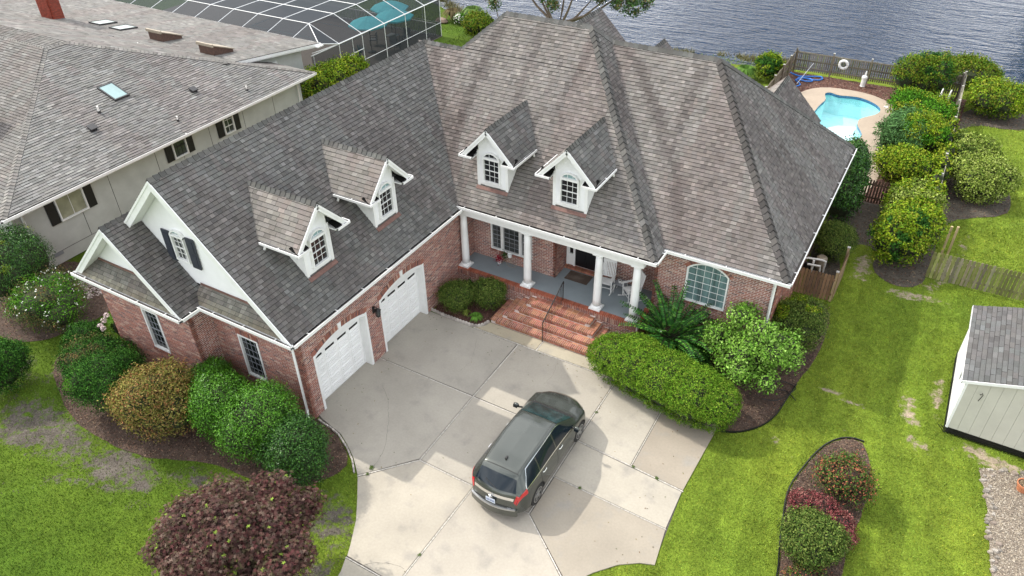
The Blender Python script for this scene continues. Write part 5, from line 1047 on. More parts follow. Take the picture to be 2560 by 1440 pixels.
umbrella(-22.5, 33.7, 'turquoise umbrella farthest back inside the screen enclosure'); umbrella(-21.45, 29.9, 'turquoise umbrella nearest the grey house inside the enclosure'); umbrella(-20.85, 32.1, 'turquoise umbrella between the two others near the screen wall')
def patio_chair(x, y, rz, lab):
    t = thing('patio_chair', lab, 'chair', (0, 0, 0), 'dark patio chairs under the umbrellas'); m_ = MB(); m_.box((-.27, -.27, .40), (.27, .27, .46)); m_.out('seat', 'cushion', t, usecol=False); MB().box((-.27, .22, .46), (.27, .28, .95)).out('backrest', 'cushion', t, usecol=False)
    for a in (-.25, .25):
        for b in (-.25, .25): MB().tube([(a, b, 0), (a, b, .41)], .018, 5).out('leg', 'black_metal', t, usecol=False)
        MB().box((a-.02, -.24, .62), (a+.02, .24, .65)).out('armrest', 'black_metal', t, usecol=False)
    t.location = (x, y, 0); t.rotation_euler = (0, 0, rz)
patio_chair(-20.3, 31.2, 1.2, 'dark patio chair in front of the middle umbrella'); patio_chair(-20.6, 33.0, .3, 'dark patio chair under the edge of the middle umbrella'); patio_chair(-22.3, 31.2, -1.0, 'dark patio chair beside the pool inside the enclosure')
t = thing('patio_table', 'square grey patio table beneath the turquoise umbrella', 'table', (-20.9, 31.6, 0)); MB().box((-21.4, 31.5, .70), (-20.6, 32.3, .74)).out('tabletop', 'muntin_grey', t, usecol=False)
for a in (-21.35, -20.65):
    for b in (31.55, 32.25): MB().tube([(a, b, 0), (a, b, .70)], .02, 5).out('leg', 'black_metal', t, usecol=False)
# picket railing behind the enclosure, at the water
t = thing('deck_railing', 'pale vertical slat railing along the water side of the screen enclosure', 'railing', (-26, 34.9, 0)); t2 = MB().box((-38, 34.88, .95), (-19.2, 34.94, 1.02)).box((-38, 34.88, .12), (-19.2, 34.94, .19)).out('rail', 'wood_grey', t)
for i in range(118): mk('slat', *(lambda m_: (m_.v, m_.f))(MB().box((-19.3-i*.155, 34.86, .05), (-19.22-i*.155, 34.88, 1.0))), 'wood_grey', t, col=(.42, .42, .40))
t = thing('spiky_plant', 'spiky blue green palm plant inside the screen enclosure by the door', 'plant', (-20.6, 27.6, 0)); V = []; F = []; 
for i in range(70):
    a = RNG.uniform(0, 6.28); e = RNG.uniform(.1, 1.3); d1 = vec(math.cos(a)*math.cos(e), math.sin(a)*math.cos(e), math.sin(e)); s_ = np.cross(d1, up_); s_ = unit(s_)*.03; o = vec(-20.6, 27.6, .7); V += [o-s_, o+s_, o+d1*.8]; F.append((3*i, 3*i+1, 3*i+2))
mk('fronds', V, F, 'leaf', t, col=(.05, .13, .15)); MB().tube([(-20.6, 27.6, 0), (-20.6, 27.6, .75)], .09, 8).out('trunk', 'bark', t, usecol=False)
# ================================================================ SHED
sh = thing('garden_shed', 'small white shed with grey shingle roof at the right edge of the lawn', 'shed', (20, 12, 0)); SX, SY, SW, SD = 18.62, 9.84, 3.6, 4.15; sk = .30
ex = lambda x: 2.36+sk*(x-SX) if x < SX+SW/2 else 2.36+sk*(SX+SW-x)
b = MB(); b.prism([(SX+.02, SY+.03, .28), (SX+SW-.02, SY+.03, .28), (SX+SW-.02, SY+.03, 2.34), (SX+SW/2, SY+.03, ex(SX+SW/2)-.02), (SX+.02, SY+.03, 2.34)], (0, SD-.06, 0)); sb = b.out('wall', 'siding_shaded', sh, usecol=False)
k = 11
for i in range(k):
    a = SX+i*SW/k+.003; c = SX+(i+1)*SW/k-.003
    mk('siding_board', *(lambda m_: (m_.v, m_.f))(MB().prism([(a, SY, .26), (c, SY, .26), (c, SY, ex(c)-.01), (a, SY, ex(a)-.01)], (0, .025, 0))), 'siding_shaded', sb)  # shaded front boards painted darker than the sunlit left side
for i in range(15):
    a = SY+i*SD/15+.006; c = SY+(i+1)*SD/15-.006; mk('siding_board', *(lambda m_: (m_.v, m_.f))(MB().box((SX, a, .26), (SX+.025, c, 2.34))), 'siding_white', sb)
MB().box((SX-.012, SY-.012, .24), (SX+.06, SY+.05, 2.36)).out('corner_trim', 'white_trim', sh, usecol=False); MB().box((SX-.02, SY+1.35, 1.25), (SX-.002, SY+1.5, 1.5)).out('vent_grille', 'muntin_grey', sh, usecol=False)
MB().tube([(19.1, SY-.02, 1.95), (19.1, SY-.09, 2.0), (19.13, SY-.1, 2.08), (19.17, SY-.06, 1.98), (19.12, SY-.04, 1.7)], .012, 6).out('hook', 'black_metal', sh, usecol=False)
shp = []; dk = MB(); g_ = lambda x, y: (x, y, 2.38+sk*(x-SX))
RS = roofcol((.112, .115, .113), .05, 19, light=.06, vary=.14)
roof_face(shp, dk, (SX-.14, SY-.10, 2.38-.14*sk), (0, 1, 0), unit(vec(1, 0, sk)), [[g_(SX-.14, SY-.1), g_(SX-.14, SY+SD+.1), g_(SX+SW/2, SY+SD+.1), g_(SX+SW/2, SY-.1)]], RS, seed=121, exposure=.145, w=(.28, .32), gap=.012)
dk.prism([(SX+SW/2, SY-.1, 2.38+sk*SW/2), (SX+SW+.14, SY-.1, 2.38-.14*sk), (SX+SW+.14, SY+SD+.1, 2.38-.14*sk), (SX+SW/2, SY+SD+.1, 2.38+sk*SW/2)], (0, 0, -.05))
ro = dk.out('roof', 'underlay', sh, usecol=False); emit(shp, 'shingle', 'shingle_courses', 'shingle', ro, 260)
fm = MB(); fm.box((SX-.16, SY-.12, 2.24), (SX-.13, SY+SD+.12, 2.34)); fm.ob((SX-.14, SY-.12, 2.24), (SW/2+.14, 0, sk*(SW/2+.14)), (0, 0, .11), (0, .02, 0)); fm.out('fascia', 'white_trim', sh, usecol=False)
lt = MB(); n_ = 0
for a in np.arange(SX, SX+SW, .11):
    for s_ in (-1, 1): lt.ob((a, SY+.0, 0.0), (.03, 0, 0), (s_*.26, 0, .26), (0, -.01-.006*s_, 0))
for a in np.arange(SY, SY+SD, .11):
    for s_ in (-1, 1): lt.ob((SX+.0, a, 0.0), (0, .03, 0), (0, s_*.26, .26), (-.01-.006*s_, 0, 0))
lt.out('lattice_skirt', 'black_metal', sh, usecol=False, kind='stuff'); MB().box((SX+.05, SY+.05, 0), (SX+SW-.05, SY+SD, .27)).out('crawl_space', 'underlay', sh, usecol=False)
# ================================================================ FENCES
def woodcol(base, rnd): return tuple(np.array(base)*rnd.uniform(.65, 1.3)*np.array([1, rnd.uniform(.95, 1.05), rnd.uniform(.9, 1.05)]))
def fence(label, A, B, ztop, base, pitch=.13, pw=.09, posts=(), post_h=.15, rails=(.3, .8, 1.3), side=1, seed=1, mossy=False, scal=0., z0=.05, rail_side=None, group=None, name='picket_fence', postcol=None, pk=None):
    A = vec(*A, 0); B = vec(*B, 0); L = np.linalg.norm(B-A); t = (B-A)/L; nrm = vec(-t[1], t[0], 0)*side; rnd = random.Random(seed)
    th_ = thing(name, label, 'fence', tuple((A+B)/2), group); k = int(L/pitch)
    span = L/max(1, len(posts)-1) if len(posts) > 1 else L
    for i in range(k):
        s = (i+.5)*pitch; ph = (s/span) % 1; zt = ztop-scal*math.sin(math.pi*ph)+rnd.uniform(-.012, .012); o = A+t*(s-pw/2)+nrm*.02+vec(0, 0, z0); c = woodcol(base, rnd)
        if mossy and rnd.random() < .5: c = (c[0]*1.0, c[1]*1.15, c[2]*.6)
        p1 = [o, o+t*pw, o+t*pw+vec(0, 0, zt-z0-.04), o+t*pw*.72+vec(0, 0, zt-z0), o+t*pw*.28+vec(0, 0, zt-z0), o+vec(0, 0, zt-z0-.04)]
        m_ = MB().prism(p1, nrm*.02); mk('picket', m_.v, m_.f, 'wood_grey', th_, col=c)
    rs = -1 if rail_side is None else rail_side
    for z in rails:
        o = A+vec(0, 0, z)+nrm*(-.022 if rs < 0 else .042); m_ = MB().ob(o, B-A, vec(0, 0, .085), nrm*.038*(1)); mk('rail', m_.v, m_.f, 'wood_grey', th_, col=woodcol(base, rnd))
    for s in posts:
        o = A+t*s*L-nrm*.06; m_ = MB().ob(o-t*.045-nrm*.03, t*.09, nrm*.09, vec(0, 0, ztop+post_h)); po = mk('post', m_.v, m_.f, 'wood_grey', th_, col=postcol or woodcol(base, rnd))
        c0 = o-t*.06-nrm*.045+vec(0, 0, ztop+post_h); m_ = MB().ob(c0, t*.12, nrm*.12, vec(0, 0, .03)); mk('post_cap', m_.v, m_.f, 'wood_grey', po, col=(.40, .39, .36))
    return th_
fence('long weathered picket fence between the pool and the lake', (6.35, 40.35), (16.3, 40.55), 1.42, (.19, .165, .125), posts=(0, .235, .47, .72, 1), mossy=True, scal=.12, side=1, seed=2, z0=.12)
fence('side picket fence running from the lake back to the rear roof gable', (6.25, 28), (6.30, 40.3), 1.42, (.15, .12, .085), posts=(0, .2, .38, .55, .72, .87, 1), scal=.12, side=1, seed=3)
fence('pale weathered picket fence section beside the right lawn, running out of frame', (16.98, 18.95), (24, 19.1), 1.32, (.22, .195, .13), pitch=.145, pw=.115, posts=(), rails=(.3, 1.0), side=-1, seed=4, mossy=True)
fence('brown picket fence screening the pool pump beside the brick house', (12.42, 15.25), (13.86, 15.28), 1.28, (.21, .125, .07), pitch=.125, pw=.105, posts=(1.0,), rails=(.3, 1.0), side=-1, seed=5, postcol=(.36, .27, .15))
fence('brown picket fence return at right angles to the pump screen', (13.9, 15.3), (13.95, 17.35), 1.28, (.23, .155, .09), pitch=.125, pw=.105, posts=(1.0,), rails=(.3, 1.0), side=-1, seed=6, postcol=(.33, .25, .15))
fence('dark brown picket fence crossing behind the shrubs at the end of the pool deck', (12.45, 24.3), (16.4, 24.45), 1.25, (.10, .06, .04), pitch=.13, pw=.09, posts=(.66,), rails=(.25, .95), side=-1, seed=7)
fence('vine covered grey boundary fence between the pool garden and the right lawn', (16.62, 20.6), (16.42, 40.4), 1.55, (.33, .31, .26), pitch=.15, pw=.12, posts=(0, .12, .25, .37, .5, .62, .75, .87, 1), rails=(.3, 1.25), side=-1, seed=8)
rnd = random.Random(3)
for i, (x, y, lab) in enumerate(((17.42, 21.2, 'left of two bare new posts standing at the end of the vine fence'), (17.66, 21.3, 'right of two bare new posts standing at the end of the vine fence'))):
    m_ = MB().box((x-.045, y-.045, -.05), (x+.045, y+.045, 1.42)); tag(mk('fence_post', m_.v, m_.f, 'wood_grey', None, col=(.46, .36, .20)), lab, 'post', 'bare new fence posts')
# ================================================================ VEGETATION
PAL = {'dark': [(.014, .050, .012), (.021, .070, .014), (.034, .098, .018), (.055, .14, .025)],
       'bright': [(.045, .135, .010), (.062, .175, .014), (.030, .095, .008), (.09, .22, .022)],
       'bronze': [(.20, .155, .05), (.15, .14, .04), (.26, .17, .085), (.09, .10, .03), (.24, .11, .06), (.22, .20, .075)],
       'mixed': [(.11, .09, .05), (.055, .085, .03), (.16, .10, .055), (.035, .07, .025), (.09, .12, .035)],
       'yellow': [(.17, .235, .015), (.12, .20, .015), (.075, .145, .015), (.23, .25, .035)],
       'orange': [(.11, .17, .02), (.07, .13, .015), (.045, .10, .012), (.17, .16, .03), (.14, .19, .02)],
       'hedge': [(.085, .17, .015), (.115, .21, .022), (.055, .13, .012), (.15, .215, .03)],
       'light': [(.13, .25, .04), (.17, .30, .06), (.085, .19, .03), (.21, .33, .10), (.11, .23, .035)],
       'pale': [(.20, .25, .06), (.15, .20, .04), (.27, .31, .11), (.10, .15, .03)],
       'maple': [(.095, .048, .046), (.13, .075, .065), (.065, .034, .036), (.16, .115, .10), (.115, .045, .048), (.085, .07, .045)],
       'burg': [(.20, .045, .07), (.14, .035, .05), (.24, .10, .11), (.09, .03, .035)],
       'redgreen': [(.06, .11, .03), (.09, .13, .035), (.30, .10, .07), (.10, .07, .04), (.04, .08, .02)],
       'olive': [(.10, .135, .035), (.06, .10, .025), (.13, .16, .05), (.045, .08, .02)],
       'oleander': [(.07, .15, .06), (.05, .11, .045), (.10, .20, .09)],
       'tree': [(.045, .10, .03), (.06, .13, .035), (.16, .12, .05), (.035, .075, .025)]}
def lobes(x, y, r, H, k, rnd, flat=.0, z0=0.):
    B = [(x, y, z0+H*.50, r*.78, r*.80, H*.44)]
    for i in range(k):
        a = 2*math.pi*(i+rnd.random()*.7)/k; e = rnd.choice((.15, .55, .95)); q = rnd.uniform(.30, .54)
        B.append((x+math.cos(a)*r*.60*math.cos(e), y+math.sin(a)*r*.60*math.cos(e), z0+H*(.42+.30*math.sin(e)), r*q, r*q, H*q*.62))
    return B
def cloud(B, n, rs, clump=10, spread=.085, shell=(.0, .10)):
    """leaf centres and outward normals on the union of ellipsoids B"""
    B = np.array(B); w = (B[:, 3]*B[:, 4]*B[:, 5])**(2/3); w /= w.sum(); nc = max(4, int(n/clump)); C = []; N = []
    tot = 0
    while tot < nc:
        m = nc*2; k = rs.choice(len(B), m, p=w); d = rs.normal(0, 1, (m, 3)); d /= np.linalg.norm(d, axis=1)[:, None]; d[:, 2] = np.abs(d[:, 2]+.25)*np.sign(d[:, 2]+.55)
        d /= np.linalg.norm(d, axis=1)[:, None]; R = B[k, 3:6]; P = B[k, :3]+d*R*(1+rs.uniform(-shell[1], shell[1]*.55, (m, 1))); nn = d/R; nn /= np.linalg.norm(nn, axis=1)[:, None]
        ok = P[:, 2] > .04
        for b in B: ok &= ((((P-b[:3])/b[3:6])**2).sum(1) > .80)
        C.append(P[ok]); N.append(nn[ok]); tot += ok.sum()
        if ok.sum() < 5: break
    C = np.concatenate(C)[:nc]; N = np.concatenate(N)[:nc]; nc = len(C)
    P = np.repeat(C, clump, 0)+rs.normal(0, spread, (nc*clump, 3)); NN = np.repeat(N, clump, 0); g = np.repeat(rs.uniform(.45, 1.65, (nc, 1))**.9, clump, 0); ci = np.repeat(rs.integers(0, 1000, nc), clump)
    ok = P[:, 2] > .02; return P[ok], NN[ok], g[ok], ci[ok]
def corem(B, mat, parent, s=.80, name='inner_core'):  # solid dark lumps filling the inside of the leaf mass
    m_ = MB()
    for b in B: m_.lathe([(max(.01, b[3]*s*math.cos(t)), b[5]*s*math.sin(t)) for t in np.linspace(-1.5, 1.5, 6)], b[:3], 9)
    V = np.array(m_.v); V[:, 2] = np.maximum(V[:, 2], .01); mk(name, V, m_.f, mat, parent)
def leafcols(pal, n, g, ci, rs, P=None):
    p = np.array(PAL[pal]); pick = np.where(rs.random(n) < .55, ci % len(p), rs.integers(0, len(p), n)); return p[pick]*np.array([.98, 1.02, .78])*(.3+.7*g)*rs.uniform(.78, 1.22, (n, 1))
def bush(name, label, cat, x, y, r, H, pal, L_=.058, W_=.036, cover=1.3, k=7, seed=0, group=None, mat='leaf', blobs=None, clump=10, spread=None, jit=.6, nmax=17000, accent=None, core='core'):
    rs = np.random.default_rng(seed+11); rnd = random.Random(seed); t = thing(name, label, cat, (x, y, 0), group); B = blobs or lobes(x, y, r, H, k, rnd)
    A = sum(2*math.pi*b[3]*b[4]*.8+math.pi*b[3]*b[5]*1.2 for b in B)*.75; n = int(min(nmax, cover*A/(L_*W_*.5)))
    P, N, g, ci = cloud(B, n, rs, clump, spread or r*.05+.03); col = leafcols(pal, len(P), g, ci, rs)
    if accent is not None:
        mk_ = (fbm(P[:, 0]*1.6+seed, P[:, 1]*1.6+P[:, 2]*1.3, 2) > accent[1]); col[mk_] = leafcols(accent[0], int(mk_.sum()), g[mk_], ci[mk_], rs)
    if pal not in ('hedge', 'burg'):       # stray shoots that break the outline
        ns = int(22+r*22); P2, N2, g2, c2 = cloud(B, ns*3, rs, 1, .01); up = N2[:, 2] > -.05; P2, N2, c2 = P2[up][:ns], N2[up][:ns], c2[up][:ns]; m2 = len(P2); k2 = 9
        d2 = N2*.8+rs.normal(0, .35, (m2, 3))+np.array([0, 0, .45]); d2 /= np.linalg.norm(d2, axis=1)[:, None]; ln2 = rs.uniform(.10, .34, (m2, 1))*(.6+.4*r)
        Q2 = (P2[:, None]+d2[:, None]*ln2[:, None]*np.linspace(0, 1, k2)[None, :, None]).reshape(-1, 3)+rs.normal(0, .018, (m2*k2, 3)); g3 = np.repeat(rs.uniform(.9, 1.6, (m2, 1)), k2, 0)
        P = np.vstack([P, Q2]); N = np.vstack([N, np.repeat(d2, k2, 0)+rs.normal(0, .8, (m2*k2, 3))]); col = np.vstack([col, leafcols(pal, m2*k2, g3, np.repeat(c2, k2), rs)])
    quads('foliage', P, N, L_, W_, col, mat, t, seed=seed, jit=jit); corem(B, core, t); MB().tube([(x, y, -.03), (x+.03, y, H*.45)], [.05, .03], 6).out('stem', 'bark', t, usecol=False)
    return t
GL = 'shrubs along the garage front'
bush('shrub', 'small glossy dark green shrub at the far left of the garage row', 'shrub', -10.05, -1.5, .80, 1.15, 'dark', seed=1, k=6, group=GL)
bush('shrub', 'low brown and green shrub between two dark ones in the garage row', 'shrub', -8.5, -2.15, 1.25, 1.35, 'mixed', seed=2, k=8, group=GL, accent=('dark', .6))
bush('shrub', 'dark green shrub with one bright streak beside the bronze shrub', 'shrub', -6.5, -2.95, 1.25, 2.3, 'dark', seed=3, k=8, group=GL, accent=('bright', .68))
bush('shrub', 'big bronze and tan shrub in front of the garage gable', 'shrub', -4.0, -2.85, 1.35, 2.7, 'bronze', L_=.085, seed=4, k=9, group=GL)
bush('shrub', 'bright green shrub tucked against the brick wall behind the row', 'shrub', -3.5, -1.05, .85, 1.75, 'bright', seed=5, k=6, group=GL, mat='leaf_glossy')
bush('shrub', 'bright green glossy shrub right of the bronze shrub', 'shrub', -1.95, -1.9, 1.25, 2.45, 'bright', seed=6, k=9, group=GL, mat='leaf_glossy')
bush('shrub', 'largest bright green glossy shrub beneath the right garage window', 'shrub', -.30, -1.75, 1.40, 2.7, 'bright', seed=7, k=9, group=GL, mat='leaf_glossy')
bush('shrub', 'dark green round shrub at the corner of the driveway', 'shrub', 1.22, -1.95, 1.12, 2.2, 'dark', seed=8, k=9, group=GL, mat='leaf_glossy', cover=1.4)
def flowers(parent, P, size, col, seed=0, name='blossoms', n=5):
    rs = np.random.default_rng(seed); Q = np.repeat(P, n, 0)+rs.normal(0, size*.35, (len(P)*n, 3)); N = np.tile([0, -.3, 1.], (len(Q), 1)); c = np.array(col)*rs.uniform(.8, 1.1, (len(Q), 1)); quads(name, Q, N, size, size*.8, c, 'flower_white', parent, seed=seed, jit=.5)
g_ = bush('flowering_shrub', 'wide green shrub dotted with small white blossoms left of the garage', 'shrub', -12.8, -1.0, 1.75, 1.95, 'mixed', seed=9, k=10, accent=('bright', .58), nmax=12000)
rs = np.random.default_rng(4); P, N, _, _ = cloud(lobes(-12.8, -1.0, 1.78, 1.98, 10, random.Random(9)), 110, rs, 1, .02); P = P[P[:, 0] > -14.3]; flowers(g_, P, .06, (.72, .72, .66), 1, n=3)
bush('shrub', 'tall dark green shrub against the grey house corner', 'shrub', -15.2, -.6, 1.45, 3.2, 'dark', seed=10, k=9, accent=('yellow', .70), mat='leaf_glossy')
bush('shrub', 'dark green shrub cut by the left edge of the picture', 'shrub', -10.6, -4.3, 1.05, 2.1, 'dark', seed=11, k=8)
h_ = bush('hydrangea', 'hydrangea with pale pink flower heads beside the garage corner', 'shrub', -9.3, -.45, .42, 1.35, 'light', seed=12, k=4, L_=.11, W_=.08)
for p in ((-9.35, -.75, 1.42), (-9.5, -.85, 1.18), (-9.6, -1.0, .98), (-9.35, -1.05, 1.0)):
    rs = np.random.default_rng(int(p[2]*100)); d = rs.normal(0, 1, (60, 3)); d /= np.linalg.norm(d, axis=1)[:, None]; quads('flower_head', np.array(p)+d*.10, d, .06, .05, np.array([.62, .50, .50])*rs.uniform(.8, 1.15, (60, 1)), 'flower_white', h_, seed=3, jit=.3)
GP = 'shrubs in the edged planting bed by the porch'
bush('shrub', 'round dark green shrub in the corner bed beside the garage door', 'shrub', .85, 7.55, .80, 1.15, 'olive', seed=13, k=7, group=GP, L_=.06, W_=.035)
bush('shrub', 'round dark green shrub in the corner bed beside the brick steps', 'shrub', 2.0, 8.25, .74, 1.30, 'olive', seed=14, k=7, group=GP, L_=.06, W_=.035)
bush('shrub', 'small shadowed plant behind the two bed shrubs under the porch wall', 'shrub', .65, 8.62, .32, .5, 'dark', seed=15, k=4, group=GP)
def strappy(name, label, x, y, n, L_, col, seed=0, w=.035):
    rs = np.random.default_rng(seed); t = thing(name, label, 'plant', (x, y, 0)); V = []; F = []
    for i in range(n):
        a = rs.uniform(0, 6.28); r_ = L_*rs.uniform(.35, .6); d = vec(math.cos(a), math.sin(a), 0); s_ = vec(-d[1], d[0], 0)*w; o = vec(x, y, 0)+d*.03; m_ = o+d*r_*.6+vec(0, 0, L_*.65); e = o+d*r_*1.4+vec(0, 0, L_*.4*rs.uniform(.3, 1)); b = len(V)
        V += [o-s_*.5, o+s_*.5, m_+s_, m_-s_, e]; F += [(b, b+1, b+2, b+3), (b+3, b+2, b+4)]
    rsn = rs.uniform(.7, 1.3, (len(F), 1)); mk('leaves', V, F, 'leaf', t, col=np.array(col)*rsn); return t
strappy('hosta_plant', 'small bright green strappy plant at the front of the edged bed', 1.93, 7.25, 46, .42, (.09, .20, .03), 1)
strappy('iris_plant', 'low yellow green plant between the two round bed shrubs', 1.45, 7.35, 22, .28, (.16, .20, .04), 2)
# clipped hedge: one rounded mass from the steps to the lawn
HB_ = [(8.20, 7.0, .85, 1.15, .98, .82), (9.1, 6.85, .95, 1.25, 1.08, .92), (10.1, 6.62, 1.0, 1.25, 1.10, .98), (11.05, 6.45, .98, 1.2, 1.08, .95), (11.75, 6.45, .88, .88, .95, .84), (8.8, 7.2, 1.0, 1, .9, .8)]
bush('clipped_hedge', 'long rounded clipped hedge right of the driveway steps', 'hedge', 10.0, 6.7, 1.2, 1.8, 'hedge', L_=.050, W_=.034, blobs=HB_, nmax=60000, cover=1.9, seed=16, spread=.04, clump=8, jit=.6)
# arching fern-like shrub
def frond_shrub(x, y, n, L_, seed=0):
    rs = np.random.default_rng(seed); t = thing('arching_shrub', 'deep green shrub of long arching leafy wands in front of the arched window', 'shrub', (x, y, 0)); C = []; N = []; S_ = []; st = MB()
    for i in range(n):
        a = 2*math.pi*i/n*3.236; e = rs.uniform(.30, 1.35) if i % 3 else rs.uniform(.1, .7); l = L_*rs.uniform(.75, 1.1); d = vec(math.cos(a)*math.cos(e), math.sin(a)*math.cos(e), math.sin(e)); p = vec(x, y, .9)+vec(math.cos(a), math.sin(a), 0)*.1; path = [vec(x, y, .2), p]
        k = 22; droop = rs.uniform(.25, .8)
        for j in range(k):
            d = unit(d+vec(0, 0, -droop*(j/k)**1.5*.16)); p = p+d*l/k; path.append(p)
            if j > 3:
                s_ = unit(np.cross(d, vec(0, 0, 1))); u_ = unit(np.cross(s_, d)); w = .175*(1-.5*(j/k)**2)
                for sg in (-1, 1):
                    for q in (.0,): C.append(p+s_*sg*w*.5+d*q*l/k); N.append(u_); S_.append((unit(s_*sg+d*.45), w))
        st.tube(path, [.014]+[.012]*(len(path)-2)+[.004], 4)
    C = np.array(C); N = np.array(N); n_ = len(C); T = np.array([q[0] for q in S_]); w = np.array([q[1] for q in S_])[:, None]*rs.uniform(.85, 1.2, (n_, 1)); N = N+rs.normal(0, .28, (n_, 3)); Bv = np.cross(N, T); Bv /= np.linalg.norm(Bv, axis=1)[:, None]
    V = np.stack([C-T*w*.5, C+Bv*w*.26, C+T*w*.55-N*w*.06, C-Bv*w*.26], 1).reshape(-1, 3); p = np.array([(.028, .115, .018), (.045, .16, .024), (.020, .08, .015), (.09, .23, .03)])
    mk('leaflets', V, np.arange(4*n_).reshape(-1, 4), 'leaf_glossy', t, col=p[rs.integers(0, 4, n_)]*rs.uniform(.8, 1.2, (n_, 1)), origin=WO[t]); st.out('stems', 'core', t, usecol=False)
frond_shrub(9.3, 9.0, 66, 1.95, 5)
bush('shrub', 'low dark shrub under the arching shrub beside the clipped hedge', 'shrub', 10.2, 8.6, .9, 1.0, 'dark', seed=18, k=6)
LB = [(12.0, 8.9, 1.1, 1.0, 1.0, .85)]; rnd = random.Random(4)
for i in range(22):
    a = rnd.uniform(0, 6.28); e = rnd.uniform(-.1, 1.3); q = rnd.uniform(.22, .46); k_ = rnd.uniform(.9, 1.35); LB.append((12.05+1.15*k_*math.cos(a)*math.cos(e), 8.95+1.15*k_*math.sin(a)*math.cos(e), 1.15+1.2*k_*math.sin(e), q, q, q*.75))
bush('leafy_shrub', 'tall light green broad-leaved shrub at the right corner of the brick house', 'shrub', 12.0, 8.95, 1.6, 2.6, 'light', L_=.105, W_=.06, blobs=LB, cover=1.6, nmax=19000, seed=19, spread=.10, clump=9)
bush('shrub', 'wide dark olive shrub behind the light green one at the house corner', 'shrub', 13.2, 11.4, 1.15, 2.4, 'olive', seed=20, k=9, accent=('yellow', .63), L_=.06, W_=.04)
bush('shrub', 'dark olive shrub inside the pump fence beside the house wall', 'shrub', 13.15, 18.6, .95, 1.7, 'olive', seed=21, k=7)
bush('shrub', 'tall dark evergreen shrub at the far right corner of the roof', 'shrub', 12.95, 23.3, 1.15, 3.6, 'dark', seed=22, k=10, blobs=[(12.75, 22.7, 1.6, .85, 1.15, 1.65), (12.8, 22.0, 1.1, .8, .9, 1.2), (12.55, 23.6, 1.9, .8, .9, 1.5), (12.8, 23.2, 2.1, .65, .9, 1.15)], L_=.10, W_=.06, mat='leaf_glossy')
GH = 'hedge shrubs between the pool and the right lawn'
def box_bush(x, y, rx, ry, H, seed):
    rnd = random.Random(seed); B = []
    for i in range(9):
        a = rnd.uniform(-.62, .62); b = rnd.uniform(-.62, .62); B.append((x+a*rx, y+b*ry, H*rnd.uniform(.52, .64), rx*.52, ry*.52, H*rnd.uniform(.36, .42)))
    return B+[(x, y, H*.5, rx*.8, ry*.8, H*.46)]
for (x, y, rx, ry, H, pal, lab, ac, sd_) in ((14.3, 39.2, 1.75, 1.5, 2.75, 'orange', 'big green shrub with orange tips at the right end of the lake fence', ('dark', .60), 23), (16.9, 42.8, 2.0, 1.0, 1.7, 'orange', 'wide orange tipped shrub at the water edge behind the others', None, 24),
        (18.6, 38.6, 2.05, 1.5, 1.9, 'yellow', 'broad yellow green shrub on the lawn nearest the lake', ('orange', .55), 25), (14.85, 34.6, 1.75, 1.7, 1.9, 'bright', 'bright green shrub by the pool deck with its top catching the sun', ('yellow', .55), 26),
        (15.35, 30.6, 1.35, 1.5, 2.4, 'yellow', 'yellow green shrub right of the grey green oleander', ('bright', .50), 28), (15.0, 27.4, 1.7, 1.25, 1.65, 'yellow', 'feathery yellow green shrub just above the dark picket fence', None, 29),
        (15.75, 23.2, 1.35, 1.35, 1.75, 'yellow', 'yellow green shrub below the dark picket fence, upper of two', ('pale', .60), 30), (16.0, 19.75, 1.35, 1.5, 2.45, 'yellow', 'large rounded yellow green shrub at the end of the pale fence', ('dark', .62), 31),
        (17.95, 30.3, 1.25, 1.2, 1.7, 'pale', 'smaller pale green shrub on the right lawn, farther of the pair', ('olive', .60), 32), (18.5, 27.2, 1.55, 1.4, 1.9, 'pale', 'larger pale green shrub on the right lawn, nearer of the pair', None, 33)):
    bush('shrub', lab, 'shrub', x, y, rx, H, pal, L_=.105, W_=.07, blobs=box_bush(x-.15, y, rx*.86, ry*.95, H, sd_), cover=1.2, nmax=11000, seed=sd_, group=GH, accent=ac, spread=.12)
bush('oleander_shrub', 'grey green narrow-leaved oleander beside the pool deck', 'shrub', 14.35, 30.4, 1.2, 2.2, 'oleander', L_=.24, W_=.045, blobs=box_bush(14.35, 30.6, 1.15, 1.6, 2.1, 5), cover=1.5, nmax=9000, seed=27, jit=.9, spread=.15)
v_ = [(16.5+.10*math.sin(i*1.7), 21.6+i*.62, 1.25+.15*math.sin(i*2.3), .30, .42, .45) for i in range(18)]+[(16.2, 24.5+i*1.3, .8, .3, .6, .6) for i in range(5)]
bush('climbing_vine', 'yellow green vine spilling over the top of the boundary fence', 'vine', 16.5, 26, .5, 1.6, 'yellow', L_=.13, W_=.09, blobs=v_, cover=1.0, nmax=8000, seed=34)
bush('shrub', 'green shrub outside the left side of the pool fence', 'shrub', 5.2, 38.2, .95, 1.7, 'yellow', L_=.12, W_=.08, seed=35, k=7, accent=('dark', .55))
strappy('leafy_plant', 'loose leafy stems on the bank behind the right roof ridge', 3.9, 37.3, 120, 1.3, (.08, .16, .03), 6, w=.07)
bush('shrub', 'green shrub on the lake bank between the enclosure and the roof peak', 'shrub', -16.3, 36.2, 1.25, 1.9, 'orange', L_=.12, W_=.08, seed=36, k=7)
bush('shrub', 'yellow green low plants on the bank right of the round shrub', 'shrub', -14.8, 37.6, .9, 1.0, 'yellow', L_=.12, W_=.08, seed=37, k=6)
wf = bush('flowering_shrub', 'clump of white flowers at the water edge beside the enclosure', 'shrub', -19.3, 38.4, .55, .75, 'bright', L_=.11, W_=.07, seed=38, k=5)
